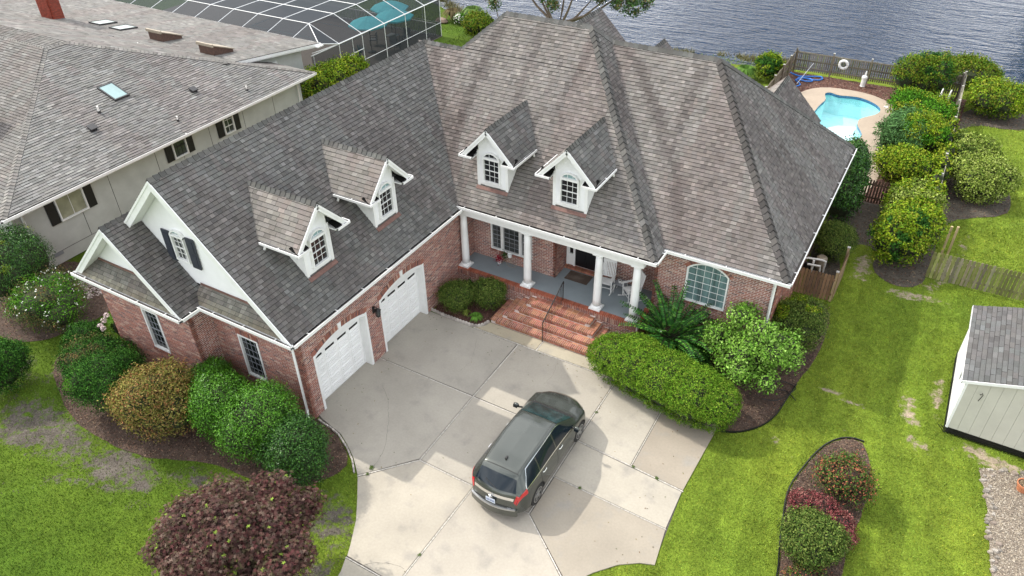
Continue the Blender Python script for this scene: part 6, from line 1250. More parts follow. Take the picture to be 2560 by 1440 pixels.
P, N, _, _ = cloud(lobes(-19.3, 38.4, .58, .8, 5, random.Random(38)), 90, np.random.default_rng(8), 1, .03); flowers(wf, P, .14, (.75, .74, .66), 2, n=3)
strappy('ornamental_grass', 'reddish ornamental grass beside the white flowers at the shore', -20.4, 38.9, 160, 1.3, (.15, .12, .06), 7, w=.04)
strappy('ornamental_grass', 'tall green reed clump at the shore behind the white flowers', -18.7, 39.4, 120, 1.7, (.12, .20, .05), 8, w=.04)
bush('shrub', 'yellow green shrub wedged between the two houses', 'shrub', -17.6, 22.2, 2.0, 2.6, 'yellow', L_=.12, W_=.08, blobs=box_bush(-17.4, 21.4, 1.3, 2.6, 2.5, 3), cover=1.2, nmax=10000, seed=39, accent=('orange', .6))
for i, (x, y, l_) in enumerate(((-56, 24.5, 'left'), (-52.5, 26, 'right'))): bush('shrub', l_+' green treetop beyond the grey roof in the corner of the picture', 'tree', x, y, 2.6, 3.6, 'bright', L_=.3, W_=.2, seed=40+i, k=8, nmax=3000)
# island bed
bush('shrub', 'sparse red tipped shrub at the far end of the island bed', 'shrub', 16.2, 5.55, .80, 1.45, 'redgreen', L_=.075, W_=.04, seed=50, k=8, cover=.75, core='core_red', spread=.10)
bush('low_shrub', 'low burgundy shrub in the middle of the island bed', 'shrub', 15.85, 4.25, .95, .72, 'burg', L_=.055, W_=.035, seed=51, k=9, cover=1.1, blobs=[(15.3, 4.45, .3, .42, .36, .3), (15.8, 4.4, .36, .5, .42, .34), (16.35, 4.1, .35, .42, .4, .34), (15.95, 3.95, .3, .5, .34, .34), (16.6, 3.75, .28, .3, .3, .26), (15.45, 4.1, .26, .35, .3, .24)], core='core_red', spread=.05)
bush('shrub', 'rounded olive green shrub at the near end of the island bed', 'shrub', 15.8, 2.75, .86, 1.6, 'olive', L_=.065, W_=.04, seed=52, k=9, cover=1.3)
bush('low_shrub', 'thin red twigged plant beneath the olive shrub in the island bed', 'shrub', 15.95, 2.0, .55, .5, 'redgreen', L_=.055, W_=.03, seed=53, k=6, cover=.6, core='core_red')
# Japanese maple
def star_tree(x, y):
    rs = np.random.default_rng(77); rnd = random.Random(9); t = thing('japanese_maple', 'purple leaved Japanese maple tree at the bottom left of the driveway', 'tree', (x, y, 0)); B = []
    for i in range(44):
        a = rnd.uniform(0, 6.28); rr = math.sqrt(rnd.random())*1.85; zz = 2.95-.42*rr+rnd.uniform(-.25, .2); q = rnd.uniform(.34, .62); B.append((x+rr*math.cos(a), y+rr*math.sin(a), zz+rnd.uniform(-.3, .25), q, q, q*.45))
    P, N, g, ci = cloud(B, 21000, rs, 9, .10, (.0, .16)); n = len(P); N = N*.7+np.array([0, 0, .6])+rs.normal(0, .45, (n, 3)); N /= np.linalg.norm(N, axis=1)[:, None]
    T = np.cross(N, rs.normal(0, 1, (n, 3))); T /= np.linalg.norm(T, axis=1)[:, None]; Bv = np.cross(N, T); V = []; sz = rs.uniform(.065, .10, (n, 1)); col = leafcols('maple', n, g, ci, rs)*np.array([.74, .70, .84])
    for k, (ang, l) in enumerate(((0, 1.), (.85, .85), (-.85, .85), (1.75, .6), (-1.75, .6))):
        d = T*math.cos(ang)+Bv*math.sin(ang)-N*.12; s_ = -T*math.sin(ang)+Bv*math.cos(ang); V.append(np.stack([P, P+d*sz*l*.5+s_*sz*.15, P+d*sz*l*1.05, P+d*sz*l*.5-s_*sz*.15], 1))
    V = np.concatenate(V, 1).reshape(-1, 3); grn = rs.random(n) < .012; col[grn] = (.22, .32, .05)
    mk('crown', V, np.arange(len(V)).reshape(-1, 4), 'leaf', t, col=np.repeat(col, 5, 0), origin=WO[t]); m_ = MB(); m_.tube([(x, y, -.03), (x+.05, y, .5), (x, y+.05, .9)], [.11, .09, .08], 8)
    for i in range(16):
        b = B[i]; m_.tube([(x, y, .75), (x+(b[0]-x)*.45, y+(b[1]-y)*.45, 1.45), (b[0], b[1], b[2])], [.05, .03, .01], 6)
    m_.out('trunk', 'bark', t, usecol=False); corem([(b[0], b[1], b[2]-.16, b[3]*.75, b[4]*.75, b[5]*.5) for b in B], 'core_red', t, 1.0)
star_tree(2.75, -5.6)
# tree on the bank behind the roof ridge
t = thing('waterside_tree', 'multi stemmed tree with drooping leaf clusters on the lake bank behind the roof', 'tree', (-9.2, 36, 0)); m_ = MB(); o = vec(-9.3, 36, 0)
tips = [(-10.5, 36, 3.7), (-11.3, 36.2, 4.3), (-6.8, 36, 4.1), (-9.0, 36.4, 4.6), (-7.8, 35.6, 4.8), (-12.6, 36.2, 4.6), (-4.4, 36.2, 4.9), (-5.6, 35.7, 4.4)]
for i, p in enumerate(tips):
    p = vec(*p); q = o+vec((p[0]-o[0])*.12, 0, 1.6+.1*i); w_ = o+(p-o)*.55+vec(0, 0, .55); m_.tube([o+vec(.05*i-.2, 0, -.05), q, w_, p], [.13, .11, .08, .025], 7)
m_.out('trunk', 'bark', t, usecol=False)
TB = [(-4.5, 36, 4.0, .75, .6, .35), (-3.6, 36, 4.15, .7, .6, .4), (-3.2, 36, 4.6, .7, .6, .4), (-6.3, 36, 4.45, .8, .7, .3), (-8.0, 36, 4.65, .9, .7, .35), (-10.9, 36, 3.9, .55, .5, .35), (-10.2, 36, 4.3, .8, .6, .3), (-9.6, 35.6, 3.45, .35, .3, .3), (-3.9, 36, 3.65, .35, .3, .22), (-14.6, 36, 2.75, .32, .3, .26), (-14.5, 36, 3.3, .3, .3, .2), (-12.2, 36, 4.6, .8, .6, .3), (-7.5, 36, 5.3, 3.5, 1.6, .5)]
rs = np.random.default_rng(5); P, N, g, ci = cloud(TB, 9000, rs, 14, .13); quads('crown', P, N, .24, .09, leafcols('tree', len(P), g, ci, rs), 'leaf_glossy', t, seed=5, jit=.9)
m_ = MB(); m_.tube([(-14.2, 36.2, 0), (-14.3, 36.1, 1.6), (-14.6, 36, 3.3)], [.05, .04, .01], 6); m_.out('branch', 'bark', t, usecol=False)
# ================================================================ CAR
M('car_paint', (.070, .078, .070), rough=.26, metal=.55, coat=.6, spec=.5); M('car_glass', (.010, .016, .022), rough=.06, spec=.35); M('car_trim', (.02, .02, .02), rough=.6); M('chrome', (.75, .76, .76), rough=.22, metal=1.)
M('tail_red', (.42, .012, .018), rough=.15, coat=.6); M('rubber', (.02, .02, .02), rough=.8); M('rim', (.48, .49, .50), rough=.3, metal=.9); M('plate', (.52, .57, .66), rough=.5); M('plate_ink', (.05, .10, .28), rough=.5); M('headlight', (.55, .57, .58), rough=.1, coat=1.); M('seam', (.012, .012, .012), rough=.8)
M('amber', (.6, .22, .05), rough=.2)
car = thing('parked_car', 'dark grey green crossover wagon parked on the concrete driveway, seen from behind and above', 'car', (0, 0, 0))
def prof(pts, y):
    p = sorted(pts); return np.interp(y, [a for a, _ in p], [b for _, b in p])
YS = np.concatenate([np.linspace(-2.53, -2.36, 14), np.linspace(-2.34, 2.3, 150), np.linspace(2.32, 2.53, 14)])
def sm(f, y, s=.05):
    return sum(f(y+d) for d in (-1.5*s, -s, -.5*s, 0, .5*s, s, 1.5*s))/7
zt = lambda y: prof([(-2.6, .46), (-2.53, .5), (-2.51, .80), (-2.47, 1.03), (-2.40, 1.14), (-2.0, 1.53), (-1.88, 1.60), (-1.4, 1.655), (-.6, 1.685), (.0, 1.68), (.38, 1.63), (1.30, 1.14), (1.42, 1.10), (1.9, 1.045), (2.2, .96), (2.40, .82), (2.5, .62), (2.53, .45), (2.6, .45)], y)
wt = lambda y: prof([(-2.6, .5), (-2.53, .60), (-2.47, .70), (-2.40, .72), (-2.0, .60), (-1.6, .615), (-.6, .64), (.3, .62), (1.3, .76), (1.5, .78), (2.0, .72), (2.35, .55), (2.53, .3), (2.6, .3)], y)
ww = lambda y: prof([(-2.6, .60), (-2.53, .70), (-2.49, .80), (-2.40, .88), (-2.2, .945), (-1.9, .975), (-1.4, .99), (-.6, .975), (.4, .975), (1.4, .99), (1.9, .965), (2.15, .90), (2.35, .78), (2.48, .60), (2.53, .45), (2.6, .45)], y)
zs = lambda y: np.minimum(prof([(-2.6, .7), (-2.50, .95), (-2.35, 1.12), (-1.9, 1.16), (-.5, 1.09), (1.0, 1.00), (1.4, .97), (2.0, .90), (2.53, .6)], y), zt(y)-.035)
zb = lambda y: prof([(-2.6, .42), (-2.53, .36), (-2.3, .27), (-1.9, .24), (1.9, .24), (2.3, .24), (2.53, .34), (2.6, .4)], y)
def sect(y):
    y = float(y); a, b, w, s, z0 = [float(sm(f, y, .035 if abs(y) > 2.2 else .06)) for f in (zt, wt, ww, zs, zb)]; s = min(s, a-.02); zm = min(.64, s-.04)
    P = [(0, z0), (.8*w, z0), (.965*w, z0+.07), (w, zm), (w*.975, zm+(s-zm)*.7), (w*.935, s), (w*.935+(b-w*.935)*.5+.022, s+(a-.05-s)*.5), (b+.012, a-.055), (b*.84, a-.012), (b*.45, a+.004), (0, a+.010)]
    return P
NS = 60
def cr(P, t):
    n = len(P)-1; i = min(int(t), n-1); f = t-i; g = lambda k: np.array(P[max(0, min(n, k))]); p0, p1, p2, p3 = g(i-1), g(i), g(i+1), g(i+2)
    if i == 0: p0 = p1
    m1, m2 = (p2-p0)*.40, (p3-p1)*.40; return (2*f**3-3*f**2+1)*p1+(f**3-2*f**2+f)*m1+(-2*f**3+3*f**2)*p2+(f**3-f**2)*m2
def Spt(y, t, sg=1):
    """t 0..10 up the right flank to the roof centre line"""
    q = cr(sect(y), t); x = q[0]; yy = y
    e = abs(y)-1.9
    if e > 0: yy = y-np.sign(y)*.27*(x/.95)**2*min(1, e/.5)          # ends curve back towards the corners
    return np.array([sg*x, yy, q[1]])
ts = np.linspace(0, 10, NS); G = np.array([[Spt(y, t) for t in ts] for y in YS]); ny_, nt_ = G.shape[:2]; AX = (-1.40, 1.49); WR = .375
V = []; F = []
for sg in (1, -1):
    b = len(V); V += [(sg*p[0], p[1], p[2]) for row in G for p in row]
    for i in range(ny_-1):
        for j in range(nt_-1):
            c = (G[i, j]+G[i+1, j+1])/2
            if any((c[1]-a)**2+(c[2]-WR)**2 < .425**2 for a in AX) and .55 < c[0] and c[2] < .85: continue
            q = (b+i*nt_+j, b+i*nt_+j+1, b+(i+1)*nt_+j+1, b+(i+1)*nt_+j); F.append(q if sg < 0 else q[::-1])
    for i_, fl in ((0, sg < 0), (ny_-1, sg > 0)):
        q = tuple(b+i_*nt_+j for j in range(nt_)); F.append(q[::-1] if fl else q)
body = mk('body', V, F, 'car_paint', car, smooth=True)
def patch(name, mat, ylo, yhi, t0, t1, sides=(1, -1), off=.006, nyy=14, ntt=6, parent=None, slant=None):
    """surface patch between t0..t1; ylo/yhi are functions of f in 0..1 (bottom to top) or numbers"""
    V = []; F = []
    for sg in sides:
        b = len(V)
        for j in range(ntt+1):
            f = j/ntt; t = t0+(t1-t0)*f; a = ylo(f) if callable(ylo) else ylo; c = yhi(f) if callable(yhi) else yhi
            for i in range(nyy+1):
                y = a+(c-a)*i/nyy; p = Spt(y, t, sg); e1 = Spt(y+.01, t, sg)-Spt(y-.01, t, sg); e2 = Spt(y, min(10, t+.06), sg)-Spt(y, t-.06, sg); n = np.cross(e1, e2)*sg; n = n/(np.linalg.norm(n)+1e-9)
                if n[0]*sg < 0 and abs(n[0]) > .2: n = -n
                if abs(n[0]) <= .2 and n[2] < -.2: n = -n
                V.append(p+n*off)
        for j in range(ntt):
            for i in range(nyy):
                q = (b+j*(nyy+1)+i, b+j*(nyy+1)+i+1, b+(j+1)*(nyy+1)+i+1, b+(j+1)*(nyy+1)+i); F.append(q if sg > 0 else q[::-1])
    return mk(name, V, F, mat, parent or car, smooth=True)
M('windshield_glass', (.022, .045, .046), rough=.12, spec=.2, amp=.5, scale=3)
patch('windshield', 'windshield_glass', .40, 1.24, 7.25, 10, off=.007, ntt=14); patch('windshield_cowl', 'car_trim', 1.24, 1.36, 7.3, 10, off=.006, nyy=4, ntt=14)
patch('rear_window', 'car_glass', -2.37, -2.045, 7.35, 10, off=.007, ntt=14)
patch('spoiler_seam', 'seam', -1.905, -1.885, 7.4, 10, off=.005, nyy=2, ntt=14)
for sg, nm in ((1, 0), (-1, 1)):
    patch('side_window', 'car_glass', lambda f: -.06+.02*f, lambda f: 1.12-.62*f, 5.22, 6.80, (sg,)); patch('side_window', 'car_glass', lambda f: -1.12+.06*f, lambda f: -.13+.02*f, 5.22, 6.80, (sg,)); patch('side_window', 'car_glass', lambda f: -2.0+.42*f, lambda f: -1.18+.05*f, 5.22, 6.72, (sg,))
    patch('window_trim', 'chrome', -2.02, 1.16, 5.08, 5.2, (sg,), nyy=40, ntt=1); patch('window_trim', 'chrome', lambda f: -1.62, lambda f: .52, 6.84, 6.93, (sg,), nyy=30, ntt=1); patch('window_trim', 'chrome', lambda f: -2.05+.44*f, lambda f: -2.02+.44*f, 5.1, 6.9, (sg,), nyy=1)
    for a in (-1.15, -.10, 1.12): patch('door_seam', 'seam', a-.006, a+.006, 2.4, 5.05, (sg,), nyy=1, ntt=10, off=.003)
    patch('roof_channel', 'seam', -1.9, .36, 7.72, 7.80, (sg,), nyy=30, ntt=1, off=.004)
    patch('tail_light', 'tail_red', lambda f: -2.50+.05*f, lambda f: -2.02+.02*f, 4.25, 5.3, (sg,), off=.013, nyy=10, ntt=6); patch('tail_light', 'tail_red', lambda f: -2.500+.02*f, lambda f: -2.42+.02*f, 5.2, 7.2, (sg,), off=.013, nyy=4, ntt=6)
    patch('head_light', 'headlight', lambda f: 1.98, lambda f: 2.36, 4.6, 5.9, (sg,), off=.007); patch('side_marker', 'amber', 2.0, 2.12, 4.45, 4.75, (sg,), off=.010, nyy=3, ntt=2)
    for a in (.12, -.95):
        p = Spt(a, 4.35, sg); MB().tube([p+vec(sg*.0, -.10, 0), p+vec(sg*.035, -.07, .005), p+vec(sg*.035, .07, .005), p+vec(0, .10, 0)], .013, 6).out('door_handle', 'chrome', car, usecol=False)
    m_ = MB(); p = Spt(1.0, 5.2, sg); m_.lathe([(.02, -.09), (.075, -.06), (.10, 0), (.075, .07), (.02, .09)], (sg*1.10, .93, 1.09), 12); V = np.array(m_.v); V[:, 1] = .93+(V[:, 1]-.93)*.62; V[:, 0] = sg*1.10+(V[:, 0]-sg*1.10)*1.15; mi_ = mk('side_mirror', V, m_.f, 'car_paint', car, smooth=True)
    MB().box((sg*1.03, .855, 1.03), (sg*1.18, .865, 1.15)).out('mirror_glass', 'car_glass', mi_, usecol=False); MB().tube([p, (sg*1.02, .93, 1.05)], .03, 6).out('mirror_arm', 'car_trim', mi_, usecol=False)
    for a in AX:
        m_ = MB(); pr = [(.20, -.115), (.33, -.115), (.372, -.09), (.375, 0), (.372, .09), (.33, .115), (.20, .115)]; n = 36; c = vec(sg*.855, a, WR); V = []
        for (r_, o) in pr: V += [c+vec(o, r_*math.cos(k*2*math.pi/n), r_*math.sin(k*2*math.pi/n)) for k in range(n)]
        F = [(i*n+k, i*n+(k+1) % n, (i+1)*n+(k+1) % n, (i+1)*n+k) for i in range(len(pr)-1) for k in range(n)]; wh = mk('wheel', V, F, 'rubber', car, smooth=True)
        m_ = MB(); co = c+vec(sg*.092, 0, 0)
        for k in range(5):
            an = k*2*math.pi/5+.3; d = vec(0, math.cos(an), math.sin(an)); e = vec(0, -math.sin(an), math.cos(an)); m_.prism([co+d*.04+e*.055, co+d*.235+e*.028+e*.02, co+d*.235-e*.048, co+d*.04-e*.055], vec(sg*.022, 0, 0))
        for k in range(30):
            a0_, a1_ = k*math.pi/15, (k+1)*math.pi/15; d0, d1 = vec(0, math.cos(a0_), math.sin(a0_)), vec(0, math.cos(a1_), math.sin(a1_)); m_.prism([co+d0*.225, co+d1*.225, co+d1*.262, co+d0*.262], vec(sg*.026, 0, 0))
        m_.tube([co, co+vec(sg*.03, 0, 0)], .06, 12); m_.out('rim', 'rim', wh, usecol=False); MB().tube([c+vec(sg*.0, 0, 0), c+vec(sg*.07, 0, 0)], .235, 24).out('brake_disc', 'car_trim', wh, usecol=False)
        n = 22; V = []; F = []
        for k in range(n+1):
            an = -.35+(math.pi+.7)*k/n; yy, zz = a+.43*math.cos(an), WR+.43*math.sin(an); xw = float(ww(yy))
            t_ = min(np.linspace(1.6, 5, 60), key=lambda q: abs(Spt(yy, q, 1)[2]-zz)); xs_ = Spt(yy, t_, 1)[0]; V += [(sg*(xs_+.006), yy, zz), (sg*(xs_-.02), a+.405*math.cos(an), WR+.405*math.sin(an)), (sg*.55, a+.42*math.cos(an), WR+.42*math.sin(an))]
        for k in range(n): F += [(3*k, 3*k+3, 3*k+4, 3*k+1), (3*k+1, 3*k+4, 3*k+5, 3*k+2)]
        mk('wheel_arch', V, F, 'car_trim', car, smooth=True)
patch('chrome_band', 'chrome', lambda f: -2.474, lambda f: -2.452, 7.45, 10, off=.010, nyy=3, ntt=14)
patch('hatch_seam', 'seam', -2.5265, -2.519, 7.0, 10, off=.004, nyy=1, ntt=12)
def rearp(x, z, off=.0): return vec(x, -2.532+.27*(x/.95)**2-off, z)
m_ = MB()
for i in range(16):
    x0, x1 = -.74+i*.0925, -.74+(i+1)*.0925; m_.prism([rearp(x0, .585), rearp(x1, .585), rearp(x1, .585)+vec(0, -.055, .0), rearp(x0, .585)+vec(0, -.055, 0)], vec(0, 0, .05))
m_.out('bumper_step', 'rim', car, usecol=False)
m_ = MB()
for i in range(18):
    x0, x1 = -.78+i*.0867, -.78+(i+1)*.0867; m_.prism([rearp(x0, .30, -.02), rearp(x1, .30, -.02), rearp(x1, .585, -.02), rearp(x0, .585, -.02)], vec(0, -.045, 0))
m_.out('rear_bumper', 'car_paint', car, usecol=False)
pl_ = MB().box((-.155, -2.56, .73), (.155, -2.548, .90)).out('license_plate', 'plate', car, usecol=False); q = MB()
for i, w_ in enumerate((.026, .030, .012, .028, .026, .03, .028)):
    x = -.125+i*.037; q.box((x, -2.563, .775), (x+w_*.28, -2.560, .845)); q.box((x, -2.563, .775 if i % 2 else .835), (x+w_, -2.560, .785 if i % 2 else .845)); q.box((x+w_*.72, -2.563, .80 if i % 3 else .775), (x+w_, -2.560, .845))
q.out('plate_characters', 'plate_ink', pl_, usecol=False)
def ring(cx, cz, rx, rz, r, m_): m_.tube([(cx+rx*math.cos(k*math.pi/9), -2.548, cz+rz*math.sin(k*math.pi/9)) for k in range(19)], r, 5, cap=False)
m_ = MB(); ring(0, .962, .062, .042, .006, m_); ring(0, .972, .045, .018, .005, m_); ring(0, .962, .018, .040, .005, m_); m_.out('badge', 'chrome', car, usecol=False)
m_ = MB(); 
for i, x in enumerate((.52, .555, .59)): p = rearp(x, .665, .012); m_.box((p[0], p[1]-.004, .655), (p[0]+.024, p[1]+.01, .68))
m_.out('trim_badge', 'chrome', car, usecol=False)
p = Spt(-1.55, 10)+vec(0, 0, -.005); MB().prism([p+vec(-.03, -.07, 0), p+vec(.03, -.07, 0), p+vec(.02, .05, 0), p+vec(-.02, .05, 0)], vec(0, -.02, .055)).out('roof_antenna', 'car_trim', car, usecol=False)
m_ = MB(); a = Spt(1.26, 9.2, -1)+vec(0, 0, .02); b_ = Spt(1.18, 7.9, 1)+vec(0, 0, .02); m_.tube([a, b_], .012, 5); m_.tube([Spt(1.27, 8.3, -1)+vec(0, 0, .02), Spt(1.20, 9.6, 1)+vec(0, 0, .02)], .012, 5); m_.tube([Spt(-2.37, 9.6, 1)+vec(0, -.012, .01), Spt(-2.26, 8.9, -1)+vec(0, -.02, .012)], .009, 5); m_.out('wiper', 'car_trim', car, usecol=False)
MB().lathe([(.10, 0), (.11, .05), (.03, .08)], (-.40, 1.02, 1.19), 12).out('dashboard_item', 'hose_blue', car, usecol=False)
car.location = (7.34, 2.12, 0); car.rotation_euler = (0, 0, math.radians(0.4))
# ================================================================ PORCH FURNITURE
def rocking_chair(x, y, rz, lab):
    t = thing('rocking_chair', lab, 'rocking chair', (0, 0, 0), 'white rocking chairs on the porch')
    for sg in (-1, 1):
        MB().tube([(sg*.27, -.42, .09), (sg*.27, -.2, .035), (sg*.27, .1, .02), (sg*.27, .4, .05), (sg*.27, .58, .11)], .022, 6).out('rocker', 'white_paint', t, usecol=False)
        MB().tube([(sg*.27, -.22, .04), (sg*.27, -.24, .66)], .022, 6).out('leg', 'white_paint', t, usecol=False); MB().tube([(sg*.27, .22, .03), (sg*.26, .25, .45), (sg*.25, .42, 1.18)], .022, 6).out('leg', 'white_paint', t, usecol=False)
        MB().ob((sg*.27-.05, -.34, .655), (.10, 0, 0), (0, .62, .0), (0, 0, .025)).out('armrest', 'white_paint', t, usecol=False); MB().tube([(sg*.27, -.22, .22), (sg*.27, .23, .22)], .014, 5).out('stretcher', 'white_paint', t, usecol=False)
    for i in range(8): MB().ob((-.26, -.26+i*.066, .44-.008*i), (.52, 0, 0), (0, .052, 0), (0, 0, .02)).out('seat_slat', 'white_paint', t, usecol=False)
    for i in range(7): MB().ob((-.225+i*.065, .262, .50), (.045, 0, 0), (0, .15, .62), (0, -.018, .004)).out('back_slat', 'white_paint', t, usecol=False)
    MB().ob((-.27, .40, 1.10), (.54, 0, 0), (0, .025, .10), (0, -.03, 0)).out('top_rail', 'white_paint', t, usecol=False); MB().ob((-.25, .26, .50), (.50, 0, 0), (0, .01, .045), (0, -.03, 0)).out('back_rail', 'white_paint', t, usecol=False); MB().tube([(-.27, -.23, .25), (.27, -.23, .25)], .014, 5).out('stretcher', 'white_paint', t, usecol=False)
    t.location = (x, y, .885); t.rotation_euler = (0, 0, rz)
rocking_chair(6.05, 10.5, .12, 'white rocking chair left of the little table, behind the third column'); rocking_chair(7.15, 10.42, -.75, 'white rocking chair at the right end of the porch, turned to face the other')
t = thing('side_table', 'small light metal side table between the two rocking chairs', 'table', (6.62, 10.62, .885)); MB().box((6.40, 10.42, 1.33), (6.84, 10.84, 1.355)).out('tabletop', 'muntin_grey', t, usecol=False)
for a in (6.43, 6.81):
    for b in (10.45, 10.81): MB().tube([(a, b, 1.33), (a+(a-6.62)*.05, b, 1.1), (a+(a-6.62)*.25, b, .89)], .011, 5).out('leg', 'white_paint', t, usecol=False)
t = thing('flower_pot', 'small white pot on the porch side table', 'pot', (6.58, 10.6, 1.355)); MB().lathe([(.045, 0), (.062, .12), (.055, .12), (.05, .10)], (6.58, 10.6, 1.355), 16).out('pot', 'white_paint', t, usecol=False); MB().lathe([(.045, 0), (.048, .015)], (6.58, 10.6, 1.455), 12).out('soil', 'soil', t, usecol=False)
t = tag(MB().box((4.25, 10.38, .887), (5.25, 11.0, .902)).out('door_mat', 'mat_brown', None, usecol=False), 'dark brown worn door mat in front of the black front door', 'doormat')
t = thing('planter_bicycle', 'decorative wire bicycle planter holding flowers under the porch window', 'planter', (1.7, 10.02, .885))
def hoop(c, r, nm, tilt=0.): MB().tube([vec(*c)+vec(r*math.cos(k*math.pi/12), tilt*math.cos(k*math.pi/12), r*math.sin(k*math.pi/12)+r) for k in range(25)], .009, 5, cap=False).out(nm, 'tan_metal', t, usecol=False)
hoop((1.98, 10.0, .89), .24, 'wheel'); hoop((1.42, 10.05, .89), .16, 'wheel')
MB().tube([(1.42, 10.05, 1.05), (1.7, 10.02, 1.35), (1.98, 10, 1.13)], .01, 5).tube([(1.7, 10.02, 1.35), (1.85, 10.0, 1.42), (1.98, 10, 1.13)], .01, 5).tube([(1.78, 9.9, 1.45), (1.85, 10, 1.42), (1.92, 10.1, 1.45)], .01, 5).out('frame', 'tan_metal', t, usecol=False)
for k in range(8): MB().tube([(1.98, 10, 1.13), (1.98+.24*math.cos(k*math.pi/4), 10, 1.13+.24*math.sin(k*math.pi/4))], .004, 4).out('spoke', 'tan_metal', t, usecol=False)
for (x, y, z, c, nm) in ((1.42, 9.98, 1.15, (.30, .03, .05), 'flowers'), (1.62, 10.1, 1.3, (.05, .09, .03), 'greenery')):
    rs = np.random.default_rng(int(x*100)); quads(nm, np.array([x, y, z])+rs.normal(0, .075, (220, 3)), np.tile([0, 0, 1.], (220, 1)), .06, .045, np.array(c)*rs.uniform(.6, 1.4, (220, 1)), 'leaf', t, seed=2, jit=1.)
for (x, y, z) in ((1.42, 9.98, .92), (1.95, 9.95, 1.42)): MB().lathe([(.07, 0), (.10, .15), (.09, .15), (.06, .02)], (x, y, z), 12).out('pot', 'white_paint', t, usecol=False)
# ================================================================ SMALL THINGS
def along(P, step):
    P = [vec(*p, 0) if len(p) == 2 else vec(*p) for p in P]; out = []; acc = 0.
    for a, b in zip(P[:-1], P[1:]):
        L = np.linalg.norm(b-a); s = acc
        while s < L: out.append((a+(b-a)*s/L, unit(b-a))); s += step
        acc = s-L
    return out
def edging(name, lab, cat, P, step, ln, wd, h, cols, seed, arch=True, group=None, mat='stone'):
    """edging stones: one thing whose stones are parts"""
    rnd = random.Random(seed); t = thing(name, lab, cat, (P[0][0], P[0][1], 0), group)
    for p, d in along(P, step):
        s = vec(-d[1], d[0], 0); m_ = MB(); j = rnd.uniform(.88, 1.08); z = rnd.uniform(-.01, .01); l_ = ln*j
        q = [p-d*l_/2+vec(0, 0, -.03), p+d*l_/2+vec(0, 0, -.03), p+d*l_/2+vec(0, 0, h*.55+z), p+d*l_*.3+vec(0, 0, h*.9+z), p+vec(0, 0, h+z), p-d*l_*.3+vec(0, 0, h*.9+z), p-d*l_/2+vec(0, 0, h*.55+z)]
        m_.prism([v-s*wd/2 for v in q], s*wd); c = cols[rnd.randrange(len(cols))]; mk('edging_stone', m_.v, m_.f, mat, t, col=tuple(np.array(c)*rnd.uniform(.8, 1.15)))
edging('bed_edging', 'scalloped pale edging stones round the planting bed beside the garage door', 'garden edging', [(.05, 6.92), (.72, 6.86), (1.36, 6.86), (1.98, 6.86), (2.24, 6.95), (2.40, 7.18), (2.46, 7.42)], .14, .135, .07, .10, [(.46, .42, .38), (.38, .34, .31), (.50, .46, .42)], 1)
edging('bed_edging', 'curved pale stone edging between driveway and garage shrubs', 'garden edging', [(.22, .02), (.8, -.05), (1.22, -.16), (1.82, -.46), (2.31, -.78), (2.75, -1.2)], .17, .165, .055, .05, [(.46, .42, .38), (.36, .33, .30)], 2)
def strip_edge(name, lab, P, mat='black_metal', w=.03, h=.06):
    m_ = MB(); P = smooth_poly(P, 0)
    for a, b in zip(P[:-1], P[1:]): m_.ob(vec(*a, -.03), vec(b[0]-a[0], b[1]-a[1], 0), unit(vec(-(b[1]-a[1]), b[0]-a[0], 0))*w, vec(0, 0, h+.0))
    tag(m_.out(name, mat, None, usecol=False), lab, 'garden edging')
def openchain(P, k=2):
    for _ in range(k): P = [P[0]]+[q for a, b in zip(P[:-1], P[1:]) for q in ((a[0]*.75+b[0]*.25, a[1]*.75+b[1]*.25), (a[0]*.25+b[0]*.75, a[1]*.25+b[1]*.75))]+[P[-1]]
    return P
strip_edge('lawn_edging', 'black plastic edging strip round the island bed', openchain([(15.40, -1), (15.27, 1.85), (15.05, 2.84), (14.90, 3.83), (14.79, 4.6), (14.79, 5.17), (14.95, 5.94), (15.12, 6.66), (15.35, 7.32), (15.68, 7.84), (16.07, 8.09), (16.44, 8.09)]))
strip_edge('lawn_edging', 'dark edging strip along the curved front bed at the house corner', openchain([(12.14, 6.2), (12.72, 6.44), (13.22, 6.94), (13.50, 7.42), (13.68, 8.02), (13.76, 8.81), (13.89, 9.75)]))
# border stones of the gravel patch: a thing each
rnd = random.Random(12); SL_ = [(20.9, 9.15), (20.4, 9.0), (19.95, 8.75), (19.85, 8.3), (20.0, 7.7), (20.15, 6.8), (20.22, 6.1), (20.3, 5.3), (20.37, 4.5), (20.42, 3.6)]
st_pr = []
for i, (p, d) in enumerate(along(SL_, .17)):
    for q in range(2 if i % 2 else 1):
        c = p+vec(rnd.uniform(-.08, .22), rnd.uniform(-.06, .06), 0); r_ = rnd.uniform(.055, .125); m_ = MB(); a0 = rnd.random()*6; n = 7
        ring1 = [c+vec(r_*math.cos(a0+k*6.283/n)*rnd.uniform(.75, 1.15), r_*.75*math.sin(a0+k*6.283/n)*rnd.uniform(.75, 1.15), -.02) for k in range(n)]; top = [v*vec(1, 1, 0)+(c*vec(1, 1, 0)-v*vec(1, 1, 0))*.3+vec(0, 0, r_*rnd.uniform(.35, .6)) for v in ring1]
        F = [(k, (k+1) % n, n+(k+1) % n, n+k) for k in range(n)]+[tuple(range(n, 2*n))]
        o = mk('border_stone', ring1+top, F, 'stone', None, col=tuple(np.array(rnd.choice([(.26, .23, .19), (.20, .18, .155), (.33, .30, .26), (.24, .195, .16)]))*rnd.uniform(.8, 1.15)))
        tag(o, 'irregular tan stone lying in the border between lawn and gravel', 'stone', 'rough border stones edging the gravel patch')
